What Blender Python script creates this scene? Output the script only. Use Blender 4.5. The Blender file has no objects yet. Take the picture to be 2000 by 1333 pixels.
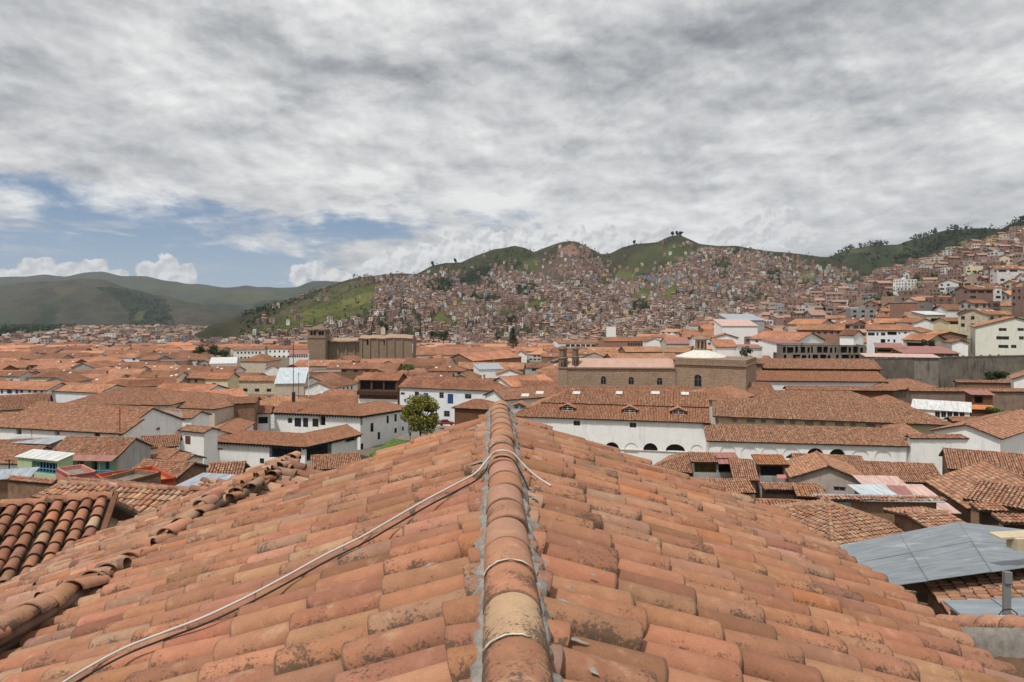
import bpy, math, random
import numpy as np
from mathutils import Vector, noise as mnoise

random.seed(11)
RNG = np.random.default_rng(11)
scene = bpy.context.scene
COL = scene.collection
F = 1333.3          # focal length measured on a 2000 px wide frame
HZ = 612.0          # height of the horizon on that frame
R = math.radians

def P(x, y, Y):
    """world point that lies at depth Y (metres in front of the camera, which stands at the origin)"""
    return np.array([(x - 1000.0) / F * Y, Y, -(y - HZ) / F * Y])

def px(p):
    return 1000 + p[0] / p[1] * F, HZ - p[2] / p[1] * F

def tag(o, label=None, cat=None, group=None, kind=None):
    if label: o['label'] = label
    if cat: o['category'] = cat
    if group: o['group'] = group
    if kind: o['kind'] = kind
    return o

def empty(name, loc, label=None, cat=None, group=None):
    o = bpy.data.objects.new(name, None)
    COL.objects.link(o)
    o.location = [float(c) for c in loc]
    o.empty_display_size = .5
    tag(o, label, cat, group)
    return o

class MB:
    """collects faces and links them as ONE mesh object"""
    def __init__(s):
        s.v = []; s.q = []; s.t = []; s.g = []; s.uv = []; s.tint = []; s.n = 0
    def add(s, v, quads=None, tris=None, ngons=None, m=0, uv=None, tint=None):
        v = np.asarray(v, float).reshape(-1, 3)
        k = len(v)
        s.v.append(v)
        s.uv.append(np.zeros((k, 2)) if uv is None else np.asarray(uv, float).reshape(-1, 2))
        if tint is None: tt = np.ones((k, 3)) * .5
        else:
            tt = np.asarray(tint, float)
            if tt.ndim == 1: tt = np.tile(tt, (k, 1))
        s.tint.append(tt)
        if quads is not None and len(quads): s.q.append((np.asarray(quads, int) + s.n, m))
        if tris is not None and len(tris): s.t.append((np.asarray(tris, int) + s.n, m))
        if ngons:
            for g in ngons: s.g.append(([i + s.n for i in g], m))
        s.n += k
    def poly(s, pts, m=0, uv=None, tint=None):
        s.add(pts, ngons=[list(range(len(pts)))], m=m, uv=uv, tint=tint)
    def box(s, O, U, V, W, m=0, tint=None):
        """box from corner O along the three edge vectors"""
        O, U, V, W = [np.asarray(a, float) for a in (O, U, V, W)]
        v = [O, O + U, O + U + V, O + V, O + W, O + U + W, O + U + V + W, O + V + W]
        f = [[0, 3, 2, 1], [4, 5, 6, 7], [0, 1, 5, 4], [1, 2, 6, 5], [2, 3, 7, 6], [3, 0, 4, 7]]
        if np.dot(np.cross(U, V), W) < 0: f = [q[::-1] for q in f]
        lu, lv, lw = [np.linalg.norm(a) for a in (U, V, W)]
        for q in f:
            pp = np.array([v[i] for i in q])
            e1 = pp[1] - pp[0]; e2 = pp[3] - pp[0]
            a, b = np.linalg.norm(e1), np.linalg.norm(e2)
            s.add(pp, quads=[[0, 1, 2, 3]], m=m, uv=[[0, 0], [a, 0], [a, b], [0, b]], tint=tint)
    def tube(s, pts, rad, seg=8, m=0, tint=None, cap=True):
        pts = [np.asarray(p, float) for p in pts]
        n = len(pts)
        rad = [rad] * n if np.isscalar(rad) else rad
        ring = []
        for i, p in enumerate(pts):
            d = pts[min(i + 1, n - 1)] - pts[max(i - 1, 0)]
            d = d / (np.linalg.norm(d) + 1e-9)
            a = np.cross(d, [0, 0, 1.0])
            if np.linalg.norm(a) < .05: a = np.cross(d, [0, 1.0, 0])
            a /= np.linalg.norm(a); b = np.cross(d, a)
            for k in range(seg):
                t = 2 * math.pi * k / seg
                ring.append(p + rad[i] * (math.cos(t) * a + math.sin(t) * b))
        q = []
        for i in range(n - 1):
            for k in range(seg):
                q.append([i * seg + k, i * seg + (k + 1) % seg, (i + 1) * seg + (k + 1) % seg, (i + 1) * seg + k])
        ng = [list(range(seg))[::-1], [(n - 1) * seg + k for k in range(seg)]] if cap else None
        s.add(ring, quads=q, ngons=ng, m=m, tint=tint)
    def lathe(s, c, prof, seg=16, m=0, tint=None):
        c = np.asarray(c, float)
        v = []
        for r, z in prof:
            for k in range(seg):
                t = 2 * math.pi * k / seg
                v.append(c + [r * math.cos(t), r * math.sin(t), z])
        q = []
        for i in range(len(prof) - 1):
            for k in range(seg):
                q.append([i * seg + k, i * seg + (k + 1) % seg, (i + 1) * seg + (k + 1) % seg, (i + 1) * seg + k])
        s.add(v, quads=q, m=m, tint=tint)
    def build(s, name, parent, mats, smooth=False):
        if not isinstance(mats, (list, tuple)): mats = [mats]
        v = np.concatenate(s.v); uv = np.concatenate(s.uv); ti = np.concatenate(s.tint)
        loc = np.zeros(3)
        if parent is not None:
            pp = parent
            while pp is not None:
                loc = loc + np.array(pp.location); pp = pp.parent
        loops = []; starts = []; totals = []; mi = []; k = 0
        for arr, w in ((s.q, 4), (s.t, 3)):
            for f, m in arr:
                loops.append(f.ravel()); c = len(f)
                starts.append(k + np.arange(c) * w); totals.append(np.full(c, w)); mi.append(np.full(c, m)); k += c * w
        for g, m in s.g:
            loops.append(np.array(g)); starts.append(np.array([k])); totals.append(np.array([len(g)])); mi.append(np.array([m])); k += len(g)
        me = bpy.data.meshes.new(name)
        L = np.concatenate(loops).astype(np.int32); S = np.concatenate(starts).astype(np.int32)
        T = np.concatenate(totals).astype(np.int32); M = np.concatenate(mi).astype(np.int32)
        me.vertices.add(len(v)); me.vertices.foreach_set('co', (v - loc).astype(np.float32).ravel())
        me.loops.add(len(L)); me.loops.foreach_set('vertex_index', L)
        me.polygons.add(len(S)); me.polygons.foreach_set('loop_start', S); me.polygons.foreach_set('loop_total', T)
        me.polygons.foreach_set('material_index', M)
        me.polygons.foreach_set('use_smooth', np.full(len(S), bool(smooth)))
        ul = me.uv_layers.new(name='UVMap')
        ul.data.foreach_set('uv', uv[L].astype(np.float32).ravel())
        ca = me.color_attributes.new('tint', 'FLOAT_COLOR', 'POINT')
        ca.data.foreach_set('color', np.concatenate([ti, np.ones((len(ti), 1))], 1).astype(np.float32).ravel())
        me.update(calc_edges=True)
        for mt in mats: me.materials.append(mt)
        o = bpy.data.objects.new(name, me)
        COL.objects.link(o)
        if parent is not None: o.parent = parent
        return o

# ------------------------------------------------------------------ materials
class NT:
    def __init__(s, tree): s.t = tree
    def n(s, kind, **kw):
        nd = s.t.nodes.new(kind)
        for k, v in kw.items():
            if k.startswith('i_'):
                key = k[2:]
                key = int(key) if key.isdigit() else key.replace('_', ' ')
                if hasattr(v, 'is_output'): s.t.links.new(v, nd.inputs[key])
                else: nd.inputs[key].default_value = v
            else: setattr(nd, k, v)
        return nd
    def math(s, op, a, b=0.0, c=None, clamp=False):
        nd = s.t.nodes.new('ShaderNodeMath'); nd.operation = op; nd.use_clamp = clamp
        for i, v in enumerate((a, b, c)):
            if v is None: continue
            if hasattr(v, 'is_output'): s.t.links.new(v, nd.inputs[i])
            else: nd.inputs[i].default_value = v
        return nd.outputs[0]
    def vmath(s, op, a, b=(0, 0, 0)):
        nd = s.t.nodes.new('ShaderNodeVectorMath'); nd.operation = op
        for i, v in enumerate((a, b)):
            if hasattr(v, 'is_output'): s.t.links.new(v, nd.inputs[i])
            elif op == 'SCALE' and i == 1: nd.inputs['Scale'].default_value = v
            else: nd.inputs[i].default_value = v
        return nd.outputs[0]
    def noise(s, vec, scale, detail=3.0, rough=.5, dist=0.0):
        return s.n('ShaderNodeTexNoise', i_Vector=vec, i_Scale=scale, i_Detail=detail, i_Roughness=rough, i_Distortion=dist).outputs[0]
    def ramp(s, fac, lo, hi, a=0.0, b=1.0):
        nd = s.n('ShaderNodeMapRange', i_Value=fac); nd.interpolation_type = 'SMOOTHSTEP'
        nd.inputs[1].default_value = lo; nd.inputs[2].default_value = hi
        nd.inputs[3].default_value = a; nd.inputs[4].default_value = b
        return nd.outputs[0]
    def mix(s, fac, a, b, blend='MIX'):
        nd = s.t.nodes.new('ShaderNodeMix'); nd.data_type = 'RGBA'; nd.blend_type = blend
        for i, v in ((0, fac), (6, a), (7, b)):
            if hasattr(v, 'is_output'): s.t.links.new(v, nd.inputs[i])
            else: nd.inputs[i].default_value = v if i == 0 else (*v, 1.0)
        return nd.outputs[2]

MATS = {}
def new_mat(name, rough=.9, spec=.2):
    m = bpy.data.materials.new(name); m.use_nodes = True
    t = m.node_tree
    b = t.nodes['Principled BSDF']
    b.inputs['Roughness'].default_value = rough
    b.inputs['Specular IOR Level'].default_value = spec
    MATS[name] = m
    return m, NT(t), b, t.links

def bump(N, b, h, strength=.3, dist=.02):
    nd = N.n('ShaderNodeBump', i_Height=h, i_Strength=strength, i_Distance=dist)
    N.t.links.new(nd.outputs[0], b.inputs['Normal'])

def plain(name, col, rough=.85, spec=.2, var=.15, scale=.8, dirt=0.0, dirtcol=(.16, .13, .10), metal=0.0, fine=6.0):
    """painted or plastered surface with weathering"""
    m, N, b, L = new_mat(name, rough, spec)
    co = N.n('ShaderNodeNewGeometry').outputs['Position']
    n1 = N.noise(co, scale, 5, .6)
    n2 = N.noise(co, fine, 4, .6)
    f = N.math('ADD', N.math('MULTIPLY', n1, .6), N.math('MULTIPLY', n2, .4))
    v = N.ramp(f, .3, .7, 1 - var, 1 + var * .6)
    c = N.mix(1.0, col, v, 'MULTIPLY')
    if dirt:
        sc = N.n('ShaderNodeMapping', i_Vector=co); sc.inputs['Scale'].default_value = (1.3, 1.3, .28)
        d = N.noise(sc.outputs[0], .9, 6, .68)
        c = N.mix(N.ramp(d, .5, .72, 0, dirt), c, dirtcol)
    L.new(c, b.inputs['Base Color'])
    b.inputs['Metallic'].default_value = metal
    bump(N, b, n2, .25, .01)
    return m

def tile_material(name):
    """clay tiles: colour of each tile comes from its own attribute; lichen, soot, lime and painted relief shade on top"""
    m, N, b, L = new_mat(name, .88, .22)
    at = N.n('ShaderNodeAttribute', attribute_name='tint').outputs['Color']
    co = N.n('ShaderNodeNewGeometry').outputs['Position']
    uv = N.n('ShaderNodeUVMap').outputs[0]
    sep = N.n('ShaderNodeSeparateXYZ', i_0=uv)
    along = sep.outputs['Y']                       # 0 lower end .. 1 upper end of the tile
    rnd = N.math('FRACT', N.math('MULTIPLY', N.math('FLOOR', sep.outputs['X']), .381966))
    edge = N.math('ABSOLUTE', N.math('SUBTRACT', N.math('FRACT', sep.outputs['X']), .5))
    big = N.noise(co, 2.2, 4, .6)
    mid = N.noise(co, 11, 5, .62)
    fine = N.noise(co, 85, 3, .65)
    c = N.mix(N.ramp(mid, .35, .7, 0, .55), at, N.mix(1.0, at, (1.28, 1.25, 1.2), 'MULTIPLY'))
    c = N.mix(N.ramp(big, .42, .68, 0, .45), c, N.mix(1.0, at, (.70, .66, .64), 'MULTIPLY'))
    c = N.mix(1.0, c, N.ramp(fine, .3, .7, .92, 1.07), 'MULTIPLY')
    # buff bloom
    c = N.mix(N.ramp(N.noise(co, 5.5, 5, .65), .55, .75, 0, .5), c, (.42, .29, .19))
    # black lichen and painted shade, thicker near the lower end
    lic_shade = N.math('ADD', N.noise(co, 48, 5, .72), N.math('MULTIPLY', N.noise(co, 6.5, 4, .6), .7))
    lic_shade = N.math('ADD', lic_shade, N.math('MULTIPLY', N.math('SUBTRACT', .5, along), .16))
    lic_shade = N.math('ADD', lic_shade, N.math('MULTIPLY', N.math('SUBTRACT', rnd, .5), .22))
    lic_shade = N.math('ADD', lic_shade, N.ramp(edge, .16, .42, -.05, .13))  # flanks darkened as lichen and as painted shade that rounds the barrels
    lip_shade = N.math('ADD', N.ramp(along, .0, .055, .9, 0), N.math('MULTIPLY', N.math('SUBTRACT', N.noise(co, 9, 4, .6), .55), 1.6))  # dark lower lip: grime plus shade painted in for relief
    c = N.mix(N.ramp(lip_shade, .25, .8, 0, .62), c, (.10, .07, .05))
    c = N.mix(N.ramp(lic_shade, .945, 1.10, 0, .80), c, (.07, .05, .037))
    # lime specks
    wh = N.noise(co, 14, 5, .7)
    c = N.mix(N.ramp(wh, .72, .80, 0, .6), c, (.55, .5, .44))
    L.new(c, b.inputs['Base Color'])
    h = N.math('ADD', N.math('MULTIPLY', mid, .7), N.math('MULTIPLY', fine, .3))
    bump(N, b, h, .38, .012)
    return m

def cell_roof(name, cols, p=.28, e=.38, corr=True):
    """far tiled roof: one colour per tile from its cell in the roof's own metres, rows as relief"""
    m, N, b, L = new_mat(name, .9, .15)
    uv = N.n('ShaderNodeUVMap').outputs[0]
    sep = N.n('ShaderNodeSeparateXYZ', i_0=uv)
    u = N.math('DIVIDE', sep.outputs['X'], p); v = N.math('DIVIDE', sep.outputs['Y'], e)
    cell = N.n('ShaderNodeCombineXYZ', i_X=N.math('FLOOR', u), i_Y=N.math('FLOOR', v))
    wn = N.n('ShaderNodeTexWhiteNoise', i_Vector=cell.outputs[0])
    ob = N.n('ShaderNodeObjectInfo').outputs['Random']
    co = N.n('ShaderNodeNewGeometry').outputs['Position']
    big = N.noise(co, .18, 4, .6)
    mid = N.noise(co, 1.1, 4, .65)
    f = N.math('ADD', N.math('MULTIPLY', wn.outputs['Value'], .55), N.math('MULTIPLY', mid, .45))
    r = N.n('ShaderNodeValToRGB', i_Fac=f)
    cr = r.color_ramp
    cr.elements[0].color = (*cols[0], 1); cr.elements[0].position = .15
    cr.elements[1].color = (*cols[-1], 1); cr.elements[1].position = .85
    for i, cc in enumerate(cols[1:-1]):
        el = cr.elements.new(.15 + .7 * (i + 1) / (len(cols) - 1)); el.color = (*cc, 1)
    c = N.mix(1.0, r.outputs[0], N.ramp(big, .3, .7, .78, 1.18), 'MULTIPLY')
    c = N.mix(1.0, c, N.ramp(ob, 0, 1, .66, 1.2), 'MULTIPLY')
    c = N.mix(N.ramp(N.noise(co, 2.3, 4, .7), .58, .74, 0, .5), c, (.10, .075, .06))
    L.new(c, b.inputs['Base Color'])
    if corr:
        tri = N.math('ABSOLUTE', N.math('SINE', N.math('MULTIPLY', u, math.pi)))
        bump(N, b, tri, .8, .12)
    return m

def tint_mat(name, rough=.9, var=.25, scale=1.5):
    m, N, b, L = new_mat(name, rough, .15)
    at = N.n('ShaderNodeAttribute', attribute_name='tint').outputs['Color']
    co = N.n('ShaderNodeNewGeometry').outputs['Position']
    n = N.noise(co, scale, 5, .65)
    c = N.mix(1.0, at, N.ramp(n, .3, .7, 1 - var, 1 + var), 'MULTIPLY')
    L.new(c, b.inputs['Base Color'])
    return m

def masonry(name, c1, c2, mortar, bw=.5, bh=.25, dirt=.5):
    m, N, b, L = new_mat(name, .92, .15)
    uv = N.n('ShaderNodeUVMap').outputs[0]
    co = N.n('ShaderNodeNewGeometry').outputs['Position']
    br = N.n('ShaderNodeTexBrick', i_Vector=uv, i_Scale=1.0, i_Color1=(*c1, 1), i_Color2=(*c2, 1), i_Mortar=(*mortar, 1))
    br.inputs['Brick Width'].default_value = bw; br.inputs['Row Height'].default_value = bh
    br.inputs['Mortar Size'].default_value = .03 * min(bw, bh) / .25
    n = N.noise(co, .55, 6, .68); f = N.noise(co, 5, 4, .6)
    c = N.mix(1.0, br.outputs['Color'], N.ramp(f, .3, .7, .75, 1.2), 'MULTIPLY')
    c = N.mix(N.ramp(n, .48, .7, 0, dirt), c, tuple(x * .45 for x in c1))
    L.new(c, b.inputs['Base Color'])
    bump(N, b, N.math('ADD', br.outputs['Fac'], f), .4, .03)
    return m

def metal_sheet(name, col, pitch=.35, rust=.25, rough=.5, amp=.5):
    m, N, b, L = new_mat(name, rough, .4)
    uv = N.n('ShaderNodeUVMap').outputs[0]
    co = N.n('ShaderNodeNewGeometry').outputs['Position']
    u = N.n('ShaderNodeSeparateXYZ', i_0=uv).outputs['X']
    s = N.math('SINE', N.math('MULTIPLY', u, 2 * math.pi / pitch))
    st = N.n('ShaderNodeMapping', i_Vector=uv); st.inputs['Scale'].default_value = (2.2, .25, 1)
    n = N.noise(st.outputs[0], 1.3, 5, .65)
    c = N.mix(1.0, col, N.ramp(n, .3, .72, .72, 1.25), 'MULTIPLY')
    c = N.mix(N.ramp(N.noise(co, 1.7, 6, .7), .58, .72, 0, rust), c, (.24, .13, .08))
    L.new(c, b.inputs['Base Color'])
    b.inputs['Metallic'].default_value = .25
    if amp: bump(N, b, s, amp, .04)
    return m

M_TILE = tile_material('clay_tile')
M_ROOF = cell_roof('old_town_tiles', [(.18, .085, .055), (.285, .13, .08), (.35, .165, .10), (.42, .23, .145)])
M_ROOFB = cell_roof('brown_tiles', [(.17, .085, .05), (.27, .13, .075), (.36, .18, .10), (.44, .26, .16)])
M_ROOFO = cell_roof('orange_tiles', [(.25, .105, .06), (.34, .15, .085), (.39, .18, .105), (.43, .235, .145)])
M_ROOFD = cell_roof('dark_tiles', [(.12, .06, .04), (.19, .09, .055), (.26, .125, .075), (.33, .19, .12)])
M_WHITE = plain('white_plaster', (.79, .785, .765), var=.08, dirt=.35, dirtcol=(.45, .42, .38))
M_WHITE2 = plain('bluish_plaster', (.70, .715, .735), var=.08, dirt=.3, dirtcol=(.42, .41, .39))
M_CREAM = plain('cream_plaster', (.66, .56, .36), var=.1, dirt=.35, dirtcol=(.35, .28, .18))
M_BEIGE = plain('beige_plaster', (.52, .45, .36), var=.15, dirt=.5, dirtcol=(.25, .2, .15))
M_GREY = plain('grey_render', (.36, .35, .34), var=.2, dirt=.6, dirtcol=(.15, .13, .12))
M_PINK = plain('pink_plaster', (.52, .20, .17), var=.15, dirt=.3)
M_REDW = plain('red_oxide_paint', (.40, .075, .035), var=.2, dirt=.3, dirtcol=(.16, .05, .035))
M_ADOBE = plain('adobe', (.23, .14, .09), var=.35, dirt=.6, dirtcol=(.09, .06, .045), scale=1.6)
M_MUD = plain('smoothed_adobe', (.24, .17, .13), var=.25, dirt=.5, dirtcol=(.11, .08, .06))
M_BRICK = masonry('red_brick', (.34, .15, .095), (.27, .12, .08), (.33, .27, .22), .3, .12, .4)
M_STONE = masonry('tan_stone', (.37, .27, .19), (.31, .22, .155), (.25, .18, .13), .75, .36, .45)
M_STONED = masonry('dark_stone', (.30, .215, .15), (.245, .18, .125), (.19, .14, .10), .9, .45, .55)
M_CONC = plain('concrete', (.21, .185, .155), var=.3, dirt=.9, dirtcol=(.07, .06, .05))
M_STAIN = plain('stained_concrete', (.17, .148, .122), var=.35, scale=.3, dirt=.95, dirtcol=(.045, .04, .034))
M_WOODD = plain('dark_wood', (.055, .035, .024), var=.3)
M_WOODB = plain('brown_wood', (.14, .065, .035), var=.3)
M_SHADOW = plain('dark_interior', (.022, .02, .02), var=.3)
M_BLUE = plain('blue_paint', (.028, .075, .20), var=.2, rough=.6)
M_NAVY = plain('navy_paint', (.022, .032, .055), var=.2, rough=.6)
M_LBLUE = plain('light_blue_paint', (.12, .30, .46), var=.15, rough=.7)
M_GREEN = plain('light_green_paint', (.36, .46, .27), var=.12, dirt=.25)
M_FRAMEW = plain('white_frame', (.62, .62, .6), var=.08, rough=.6)
M_FRAMEG = plain('grey_frame', (.2, .2, .2), var=.1, rough=.6)
M_TIN = metal_sheet('galvanised_sheet', (.36, .40, .44), .3, .1)
M_TINW = metal_sheet('pale_sheet', (.62, .62, .60), .6, .08)
M_TINP = metal_sheet('pinkish_sheet', (.55, .38, .33), .9, .1, .7)
M_TINR = metal_sheet('red_sheet', (.33, .15, .125), .6, .1, .6)
M_TINO = metal_sheet('orange_sheet', (.55, .19, .06), .3, .1, .7)
M_POLY = metal_sheet('striped_sheet', (.5, .55, .58), 1.1, .05)
M_DOME = plain('lime_dome', (.60, .575, .51), var=.15, dirt=.4, dirtcol=(.24, .22, .18))
M_NAVE = plain('pink_roof_slabs', (.44, .285, .225), var=.15, dirt=.4, dirtcol=(.26, .17, .13))
M_MORTAR = plain('mortar', (.27, .245, .215), var=.35, scale=9, fine=60, dirt=.5, dirtcol=(.13, .115, .10))
M_IRON = plain('iron', (.03, .03, .032), var=.1, rough=.5)
M_TINT = tint_mat('house_paint')
m, N_, b_, L_ = new_mat('window_glass', .12, .5)
b_.inputs['Base Color'].default_value = (.018, .021, .026, 1)
M_GLASS = m
# ------------------------------------------------------------------ camera, light, sky
cam = bpy.data.cameras.new('camera'); cam.lens = 24.0; cam.sensor_width = 36.0
cam.clip_start = .05; cam.clip_end = 60000
cam.shift_y = -(666.5 - HZ) / 2000.0
co_ = bpy.data.objects.new('camera', cam); COL.objects.link(co_)
co_.location = (0, 0, 0); co_.rotation_euler = (R(90), 0, 0)
scene.camera = co_

SUN_EL, SUN_AZ = 62.0, 216.0          # degrees; azimuth measured from +Y towards +X
sd = bpy.data.lights.new('sun', 'SUN'); sd.energy = 3.5; sd.angle = R(4); sd.color = (1.0, .955, .89)
so = bpy.data.objects.new('sun', sd); COL.objects.link(so)
dv = Vector((math.sin(R(SUN_AZ)) * math.cos(R(SUN_EL)), math.cos(R(SUN_AZ)) * math.cos(R(SUN_EL)), math.sin(R(SUN_EL))))
so.rotation_euler = dv.to_track_quat('Z', 'Y').to_euler()
so.location = (0, 0, 60)

world = bpy.data.worlds.new('World'); scene.world = world; world.use_nodes = True
wt = world.node_tree
W = NT(wt)
bg = wt.nodes['Background']
sky = W.n('ShaderNodeTexSky'); sky.sky_type = 'NISHITA'; sky.sun_disc = False
sky.sun_elevation = R(SUN_EL); sky.sun_rotation = R(SUN_AZ); sky.altitude = 3400; sky.air_density = 1.0; sky.dust_density = 1.0; sky.ozone_density = 1.5
dirn = W.n('ShaderNodeTexCoord').outputs['Generated']
sx = W.n('ShaderNodeSeparateXYZ', i_0=dirn)
dx, dy, dz = sx.outputs
# a flat layer of stratocumulus seen from below
zz = W.math('ADD', W.math('MAXIMUM', dz, 0.0), .20)
ux = W.math('DIVIDE', dx, zz); uy = W.math('DIVIDE', dy, zz)
lay = W.n('ShaderNodeCombineXYZ', i_X=ux, i_Y=W.math('MULTIPLY', uy, .85), i_Z=3.7).outputs[0]
az = W.math('MULTIPLY', W.math('ARCTAN2', dx, dy), 57.2958)
el = W.math('MULTIPLY', W.math('ARCSINE', dz), 57.2958)
n1 = W.noise(lay, 2.5, 9, .58, .25)
n1b = W.noise(W.vmath('ADD', lay, (.05, .13, 0)), 2.5, 9, .58, .25)
nb = W.noise(W.vmath('ADD', lay, (7.3, 1.1, 0)), .42, 4, .5, .2)
mpa = W.n('ShaderNodeCombineXYZ', i_X=W.math('MULTIPLY', W.math('ARCTAN2', dx, dy), 7.0), i_Y=W.math('MULTIPLY', W.math('ARCSINE', dz), 13.0), i_Z=2.0).outputs[0]
nA = W.noise(mpa, .78, 9, .56, .15)
nA2 = W.noise(W.vmath('ADD', mpa, (.04, .12, 0)), .78, 9, .56, .15)
nf = W.math('ADD', W.math('MULTIPLY', W.noise(lay, 7.5, 7, .6, .2), .5), W.math('MULTIPLY', nA, .5))
def gauss(cx, cy, wx, wy):
    a = W.math('POWER', W.math('ABSOLUTE', W.math('DIVIDE', W.math('SUBTRACT', az, cx), wx)), 2.0)
    b = W.math('POWER', W.math('ABSOLUTE', W.math('DIVIDE', W.math('SUBTRACT', el, cy), wy)), 2.0)
    return W.math('EXPONENT', W.math('MULTIPLY', W.math('ADD', a, b), -1.0))
gap = W.math('MAXIMUM', gauss(-27, 3.5, 17, 4.6), W.math('MULTIPLY', gauss(-13, 7.0, 15, 2.0), .72))
gap = W.math('MAXIMUM', gap, W.math('MULTIPLY', gauss(-33, 8.6, 8, 1.6), .6))
gap = W.math('MAXIMUM', gap, W.math('MULTIPLY', gauss(-23, 16, 10, 3.5), .22))
cov_in = W.math('SUBTRACT', W.math('ADD', W.math('MULTIPLY', n1, .7), W.math('ADD', W.math('MULTIPLY', nf, .3), .20)), W.math('MULTIPLY', gap, .36))
cover = W.ramp(cov_in, .40, .57)
# light and dark bellies of the layer
emb = W.math('ADD', W.math('MULTIPLY', W.math('SUBTRACT', n1, n1b), 1.2), W.math('MULTIPLY', W.math('SUBTRACT', nA, nA2), 1.5))
tone = W.math('ADD', W.math('MULTIPLY', W.math('SUBTRACT', .5, n1), .6), emb)
tone = W.math('ADD', tone, W.math('MULTIPLY', W.math('SUBTRACT', nf, .5), .95))
dark = W.math('ADD', W.math('MULTIPLY', gauss(8, 19.5, 20, 3.6), .36), W.math('MULTIPLY', gauss(24, 23, 11, 4.5), .16))
dark = W.math('ADD', dark, W.math('MULTIPLY', gauss(34, 6, 14, 5), .07))
lite = W.math('ADD', W.math('MULTIPLY', gauss(10, 24.5, 6, 2.2), .22), W.math('MULTIPLY', gauss(-8, 24, 8, 4), .12))
lite = W.math('ADD', lite, W.math('MULTIPLY', gauss(0, 7, 50, 4), .08))
tone = W.math('ADD', W.math('ADD', tone, .725), W.math('SUBTRACT', lite, dark))
tone = W.math('ADD', tone, W.math('MULTIPLY', W.math('SUBTRACT', nb, .5), .8))
ccol = W.n('ShaderNodeValToRGB', i_Fac=tone)
e = ccol.color_ramp.elements
e[0].position = .12; e[0].color = (.245, .26, .285, 1)
e[1].position = .95; e[1].color = (.88, .88, .87, 1)
for p_, c_ in ((.36, (.39, .405, .425)), (.6, (.58, .588, .60))):
    k = ccol.color_ramp.elements.new(p_); k.color = (*c_, 1)
# blue between the clouds
blue = W.mix(.45, W.mix(1.0, sky.outputs[0], (.075, .075, .075), 'MULTIPLY'), (.155, .29, .50))
blue = W.mix(W.ramp(el, 0, 11, .42, 0), blue, (.50, .60, .70))
skyc = W.mix(cover, blue, ccol.outputs[0])
# cumulus towers standing on the skyline: azimuth, elevation, half width, half height (degrees)
CU = [(-37.5, 2.0, 1.8, .8), (-36.3, 2.3, 1.5, .9), (-34.7, 2.7, 1.5, 1.1), (-33.2, 2.7, 1.4, .9), (-31.8, 2.9, 1.6, 1.0), (-30, 2.5, 1.3, .8), (-28.0, 3.0, 1.1, 1.0), (-26.8, 3.2, 1.2, 1.2), (-25.6, 2.8, 1.0, 1.0),
      (-17.3, 3.0, .9, 1.0), (-16.2, 3.4, 1.0, 1.0), (-15, 3.0, 1.1, .8), (-13.9, 2.8, .9, .7), (-11.5, 3.4, 1.6, 1.4), (-9.5, 3.8, 1.9, 1.8), (-7.2, 4.2, 2.1, 2.1), (-4.6, 4.8, 2.4, 2.1), (-1.8, 5.2, 2.5, 2.0),
      (1.2, 5.3, 2.6, 2.0), (4.6, 5.6, 2.6, 1.8), (8.2, 5.7, 2.6, 1.8), (12, 5.6, 2.6, 1.7), (17.5, 5.7, 1.9, 1.3), (19.8, 6.3, 1.6, 1.4), (21.3, 6.9, 1.4, 1.7), (22.8, 5.9, 1.4, 1.4)]
aev = W.n('ShaderNodeCombineXYZ', i_X=az, i_Y=el, i_Z=0.0).outputs[0]
wob = W.noise(aev, .95, 6, .55, .2)
wob2 = W.noise(W.vmath('ADD', aev, (.18, -.3, 0)), .95, 5, .5, .2)
azw = az
elw = el
f = None
for (a0, e0, wa, we) in CU:
    a = W.math('POWER', W.math('DIVIDE', W.math('SUBTRACT', azw, a0), wa), 2.0)
    b = W.math('POWER', W.math('DIVIDE', W.math('SUBTRACT', elw, e0), we), 2.0)
    g = W.math('SUBTRACT', 1.0, W.math('SQRT', W.math('ADD', a, b)))
    f = g if f is None else W.math('MAXIMUM', f, g)
cm = W.ramp(W.math('ADD', f, W.math('MULTIPLY', W.math('SUBTRACT', wob, .5), 1.5)), .05, .22)
ct = W.math('ADD', W.math('ADD', .62, W.math('MULTIPLY', W.math('SUBTRACT', wob2, wob), 2.2)), W.math('MULTIPLY', W.math('SUBTRACT', wob, .5), .5))
cumc = W.mix(W.ramp(ct, .30, .85), (.60, .61, .63), (.90, .895, .88))
cumc = W.mix(W.ramp(az, 0, 14, 0, .28), cumc, (.56, .57, .585))
skyc = W.mix(W.math('MULTIPLY', cm, .93), skyc, cumc)
# a few thin streaks low on the left
stv = W.n('ShaderNodeMapping', i_Vector=aev); stv.inputs['Scale'].default_value = (.22, 1.25, 1)
stn = W.noise(stv.outputs[0], .8, 6, .6, .4)
stm = W.math('MULTIPLY', W.ramp(stn, .53, .68), W.math('MULTIPLY', gauss(-29, 5.2, 13, 2.2), .75))
skyc = W.mix(stm, skyc, (.55, .58, .62))
lp = W.ramp(dz, -.02, .0)
skyc = W.mix(lp, (.20, .17, .14), skyc)
wt.links.new(skyc, bg.inputs[0])
bg.inputs[1].default_value = 1.0
world.cycles.sampling_method = 'MANUAL'; world.cycles.sample_map_resolution = 512

scene.view_settings.view_transform = 'Standard'; scene.view_settings.look = 'None'
scene.view_settings.exposure = 0.0; scene.view_settings.gamma = 1.0
scene.cycles.use_denoising = True
scene.cycles.max_bounces = 5; scene.cycles.diffuse_bounces = 3; scene.cycles.glossy_bounces = 2
scene.cycles.volume_bounces = 0; scene.cycles.transparent_max_bounces = 8
scene.cycles.use_adaptive_sampling = False
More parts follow.
